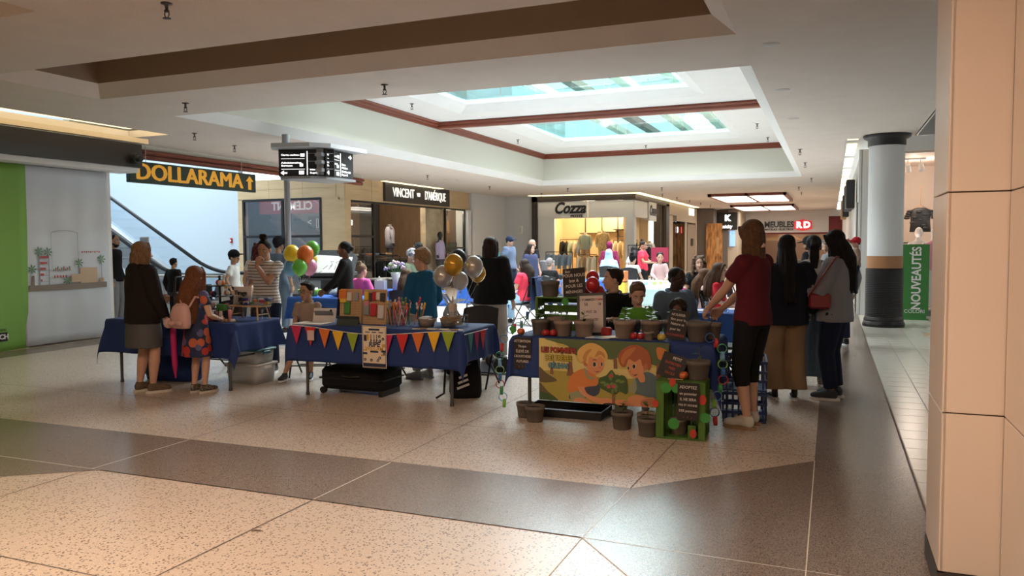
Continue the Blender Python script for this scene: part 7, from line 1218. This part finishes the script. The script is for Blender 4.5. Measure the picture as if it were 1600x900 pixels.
for x, z, mm, r in ((-.11, .41, pg_, .042), (-.03, .41, pg_, .038), (-.05, .13, pg_, .045), (.19, .19, pg_, .040), (.17, .33, pr_d, .04), (-.19, .28, pr_d, .03), (-.005, .22, pr_d, .03), (.10, .06, pr_d, .035), (-.06, .455, pr_d, .035)): MB().lathe([(0, 0), (r, 0), (r, .003), (0, .003)], n=20, smooth=False, M=facing((x, -.165, z), SOUTH) @ Matrix.Diagonal((1 if mm is pg_ else .75, 1, 1, 1))).build('paper_disc', mm, cf)
pot('taupe pot inside the upright green crate', (-1.12, 6.30, .017), .15, 1, 0, seed=18)
board('chalkboard with adoption text fixed to the upright crate', (-1.02, 6.118, .17), .165, .29, [('ADOPTEZ', 0, .255, .033, chk), ('un pommier', 0, .205, .030, chk), ('IL NE SERA', 0, .16, .029, chk), ('PAS ET DONNE', 0, .115, .023, chk), ('DES pommes', 0, .07, .028, chk), ('i    i    i', 0, .02, .026, chr_)], 0, -.02)
board('tilted chalkboard with red text on top of the upright crate', (-1.205, 6.29, .462), .205, .20, [('PETIT', .02, .165, .034, chk), ('ENTRETIEN', 0, .12, .029, chr_), ('TRÈS', 0, .08, .029, chr_), ('FACILE', 0, .04, .029, chr_)], .35, -.28)
apple('red and yellow apple on top of the upright crate', (-1.075, 6.26, .461), a_mix, 1.05); pot('grey brown pot with a two leaf sprout on the upright crate', (-.97, 6.31, .461), .19, 2, 3, seed=19, hgt=.13)
tag(MB().cyl((-.07, 0, .004), (.07, 0, .012), .005, n=6).build('wooden_stick', m_peg, None, (-1.13, 6.20, .461), -.4), 'thin wooden stick on the upright crate', 'stick')
# paper chains
cc_ = [mat('chain_' + n, cl, .7) for n, cl in (('blue', (.03, .12, .32)), ('red', (.45, .03, .03)), ('green', (.04, .25, .08)), ('light_blue', (.15, .35, .55)), ('lime', (.20, .42, .06)))]
LK = [MB() for _ in range(2)]
def link_mesh(m):
    mb = MB(); n = 16; vs = []
    for r, w in ((.034, -.012), (.039, -.012), (.039, .012), (.034, .012)):
        for j in range(n): a = 2 * PI * j / n; vs.append((r * math.cos(a), w, r * math.sin(a)))
    mb.add(vs, [(k * n + j, k * n + (j + 1) % n, (k + 1) % 4 * n + (j + 1) % n, (k + 1) % 4 * n + j) for k in range(4) for j in range(n)], 0, False); return mb.mesh('chain_link', m)
LM = [link_mesh(x) for x in cc_]
def chain(label, pts):
    t = thing('paper_chain', label, 'paper chain', pts[0]); o = Vector(pts[0]); P = [Vector(p) - o for p in pts]; seg = 0; k = 0
    for a, b in zip(P, P[1:]):
        n = max(1, int((b - a).length / .055))
        for i in range(n): p = a.lerp(b, i / n); put('chain_link', LM[k % 5], t, M=Matrix.Translation(p) @ Matrix.Rotation(PI / 2 * (k % 2) + .3, 4, 'Z') @ Matrix.Rotation(.2 * math.sin(k), 4, 'Y')); k += 1
chain('coloured paper chain hanging at the left end of the apple stand', [(-2.70, 6.45, .70), (-2.73, 6.42, .55), (-2.72, 6.40, .30), (-2.66, 6.38, .08)])
chain('coloured paper chain hanging at the right end of the apple stand', [(-.90, 6.44, .78), (-.80, 6.42, .70), (-.79, 6.42, .45), (-.86, 6.42, .25), (-.84, 6.40, .05)])
chain('paper chain lying along the top left edge of the apple stand', [(-2.66, 6.52, .78), (-2.63, 6.70, .80), (-2.60, 6.85, .92)])
t = thing('green_paper_leaf', 'green paper leaf at the left corner of the apple stand', 'paper leaf', (-2.64, 6.50, .76)); MB().prism([(0, -.03), (.03, 0), (.035, .04), (0, .06), (-.03, .03)], 0, .003, 0, facing((0, 0, 0), SOUTH)).build('leaf_shape', pg_, t); tag(MB().bb(-.045, .045, -.03, .03, 0, .075, b=.012).build('red_mug', a_red, None, (-1.84, 6.75, ZT)), 'small red tub behind the papers on the apple stand', 'tub'); tag(MB().bb(-.03, .03, -.03, .03, 0, .09, b=.006).build('red_carton', wc[5], None, (-2.50, 6.82, ZT)), 'small red carton at the back left of the apple stand', 'carton')
for k in range(3): tag(MB().box((0, 0, .004), (.21, .15, .004)).build('leaflet', [m_white, mat('leaflet_blue', (.3, .5, .65), .6), m_cr][k], None, (-1.86 + .06 * k, 6.58 + .015 * k, ZT + .003 * k), .3 * k), ['lowest', 'middle', 'uppermost'][k] + ' leaflet in the pile before the white board', 'leaflet', 'leaflets on the apple stand')
# blue plastic lattice crates
m_crate = mat('blue_crate_plastic', (.012, .035, .12), .5)
def lattice(label, loc, rz=0):
    t = thing('plastic_crate', label, 'crate', loc, rz, 'blue plastic crates'); w, d, h = .36, .50, .27
    for x in (-w / 2, w / 2): 
        for k in range(9): MB().bb(x - .005, x + .005, -d / 2 + .03 + k * .055, -d / 2 + .045 + k * .055, .02, h - .02).build('lattice_bar', m_crate, t)
    for y in (-d / 2, d / 2):
        for k in range(7): MB().bb(-w / 2 + .025 + k * .05, -w / 2 + .04 + k * .05, y - .005, y + .005, .02, h - .02).build('lattice_bar', m_crate, t)
    mb = MB(); mb.bb(-w / 2, w / 2, -d / 2, d / 2, 0, .015)
    mb.build('bottom', m_crate, t)
    for z in (.09, .165, h - .02): mb = MB(); mb.bb(-w / 2 - .008, w / 2 + .008, -d / 2 - .008, -d / 2 + .008, z - .012, z + .012); mb.bb(-w / 2 - .008, w / 2 + .008, d / 2 - .008, d / 2 + .008, z - .012, z + .012); mb.bb(-w / 2 - .008, -w / 2 + .008, -d / 2, d / 2, z - .012, z + .012); mb.bb(w / 2 - .008, w / 2 + .008, -d / 2, d / 2, z - .012, z + .012); mb.build('rim_band', m_crate, t)
lattice('lower blue plastic crate on the floor right of the apple stand', (-.70, 7.18, 0), .1); lattice('upper blue plastic crate stacked right of the apple stand', (-.70, 7.18, .272), .1)
t = thing('black_tray', 'shallow black tray on the floor under the banner', 'tray', (-2.2, 6.75, 0)); MB().bb(-.35, .35, -.18, .18, 0, .012).build('tray_base', m_black, t)
for a in ((-.35, .35, -.19, -.18), (-.35, .35, .18, .19), (-.36, -.35, -.19, .19), (.35, .36, -.19, .19)): MB().bb(*a, 0, .07).build('tray_side', m_black, t)
# unseen warm light boxes added behind the camera to light foreground floor and pillar
for (x, y), lb in (((-3.5, 2.0), 'warm ceiling light box over the walkway at the left behind the viewer'), ((-.6, .6), 'warm ceiling light box over the walkway behind the viewer')):
    t = thing('ceiling_light_box', lb, 'ceiling light', (x, y, 3.22), 0, 'walkway light boxes'); a, b = 1.0, .7
    MB().bb(-a, a, -b, -b + .1, 0, .23).bb(-a, a, b - .1, b, 0, .23).bb(-a, -a + .1, -b, b, 0, .23).bb(a - .1, a, -b, b, 0, .23).build('frame', m_red_wood, t); MB().bb(-a + .1, a - .1, -b + .1, b - .1, .05, .07).build('diffuser', mat('warm_fill_panel', (1, .74, .54), .5, emit=15), t)
tag(MB().tube([(-.03, 0, .004), (-.01, .004, .006), (.035, -.002, .004)], [.003, .005, .002], 6).build('debris', m_darkjoint, None, (-2.86, 3.35, .002), .3), 'small dark scrap lying on the pale floor in the foreground', 'scrap')
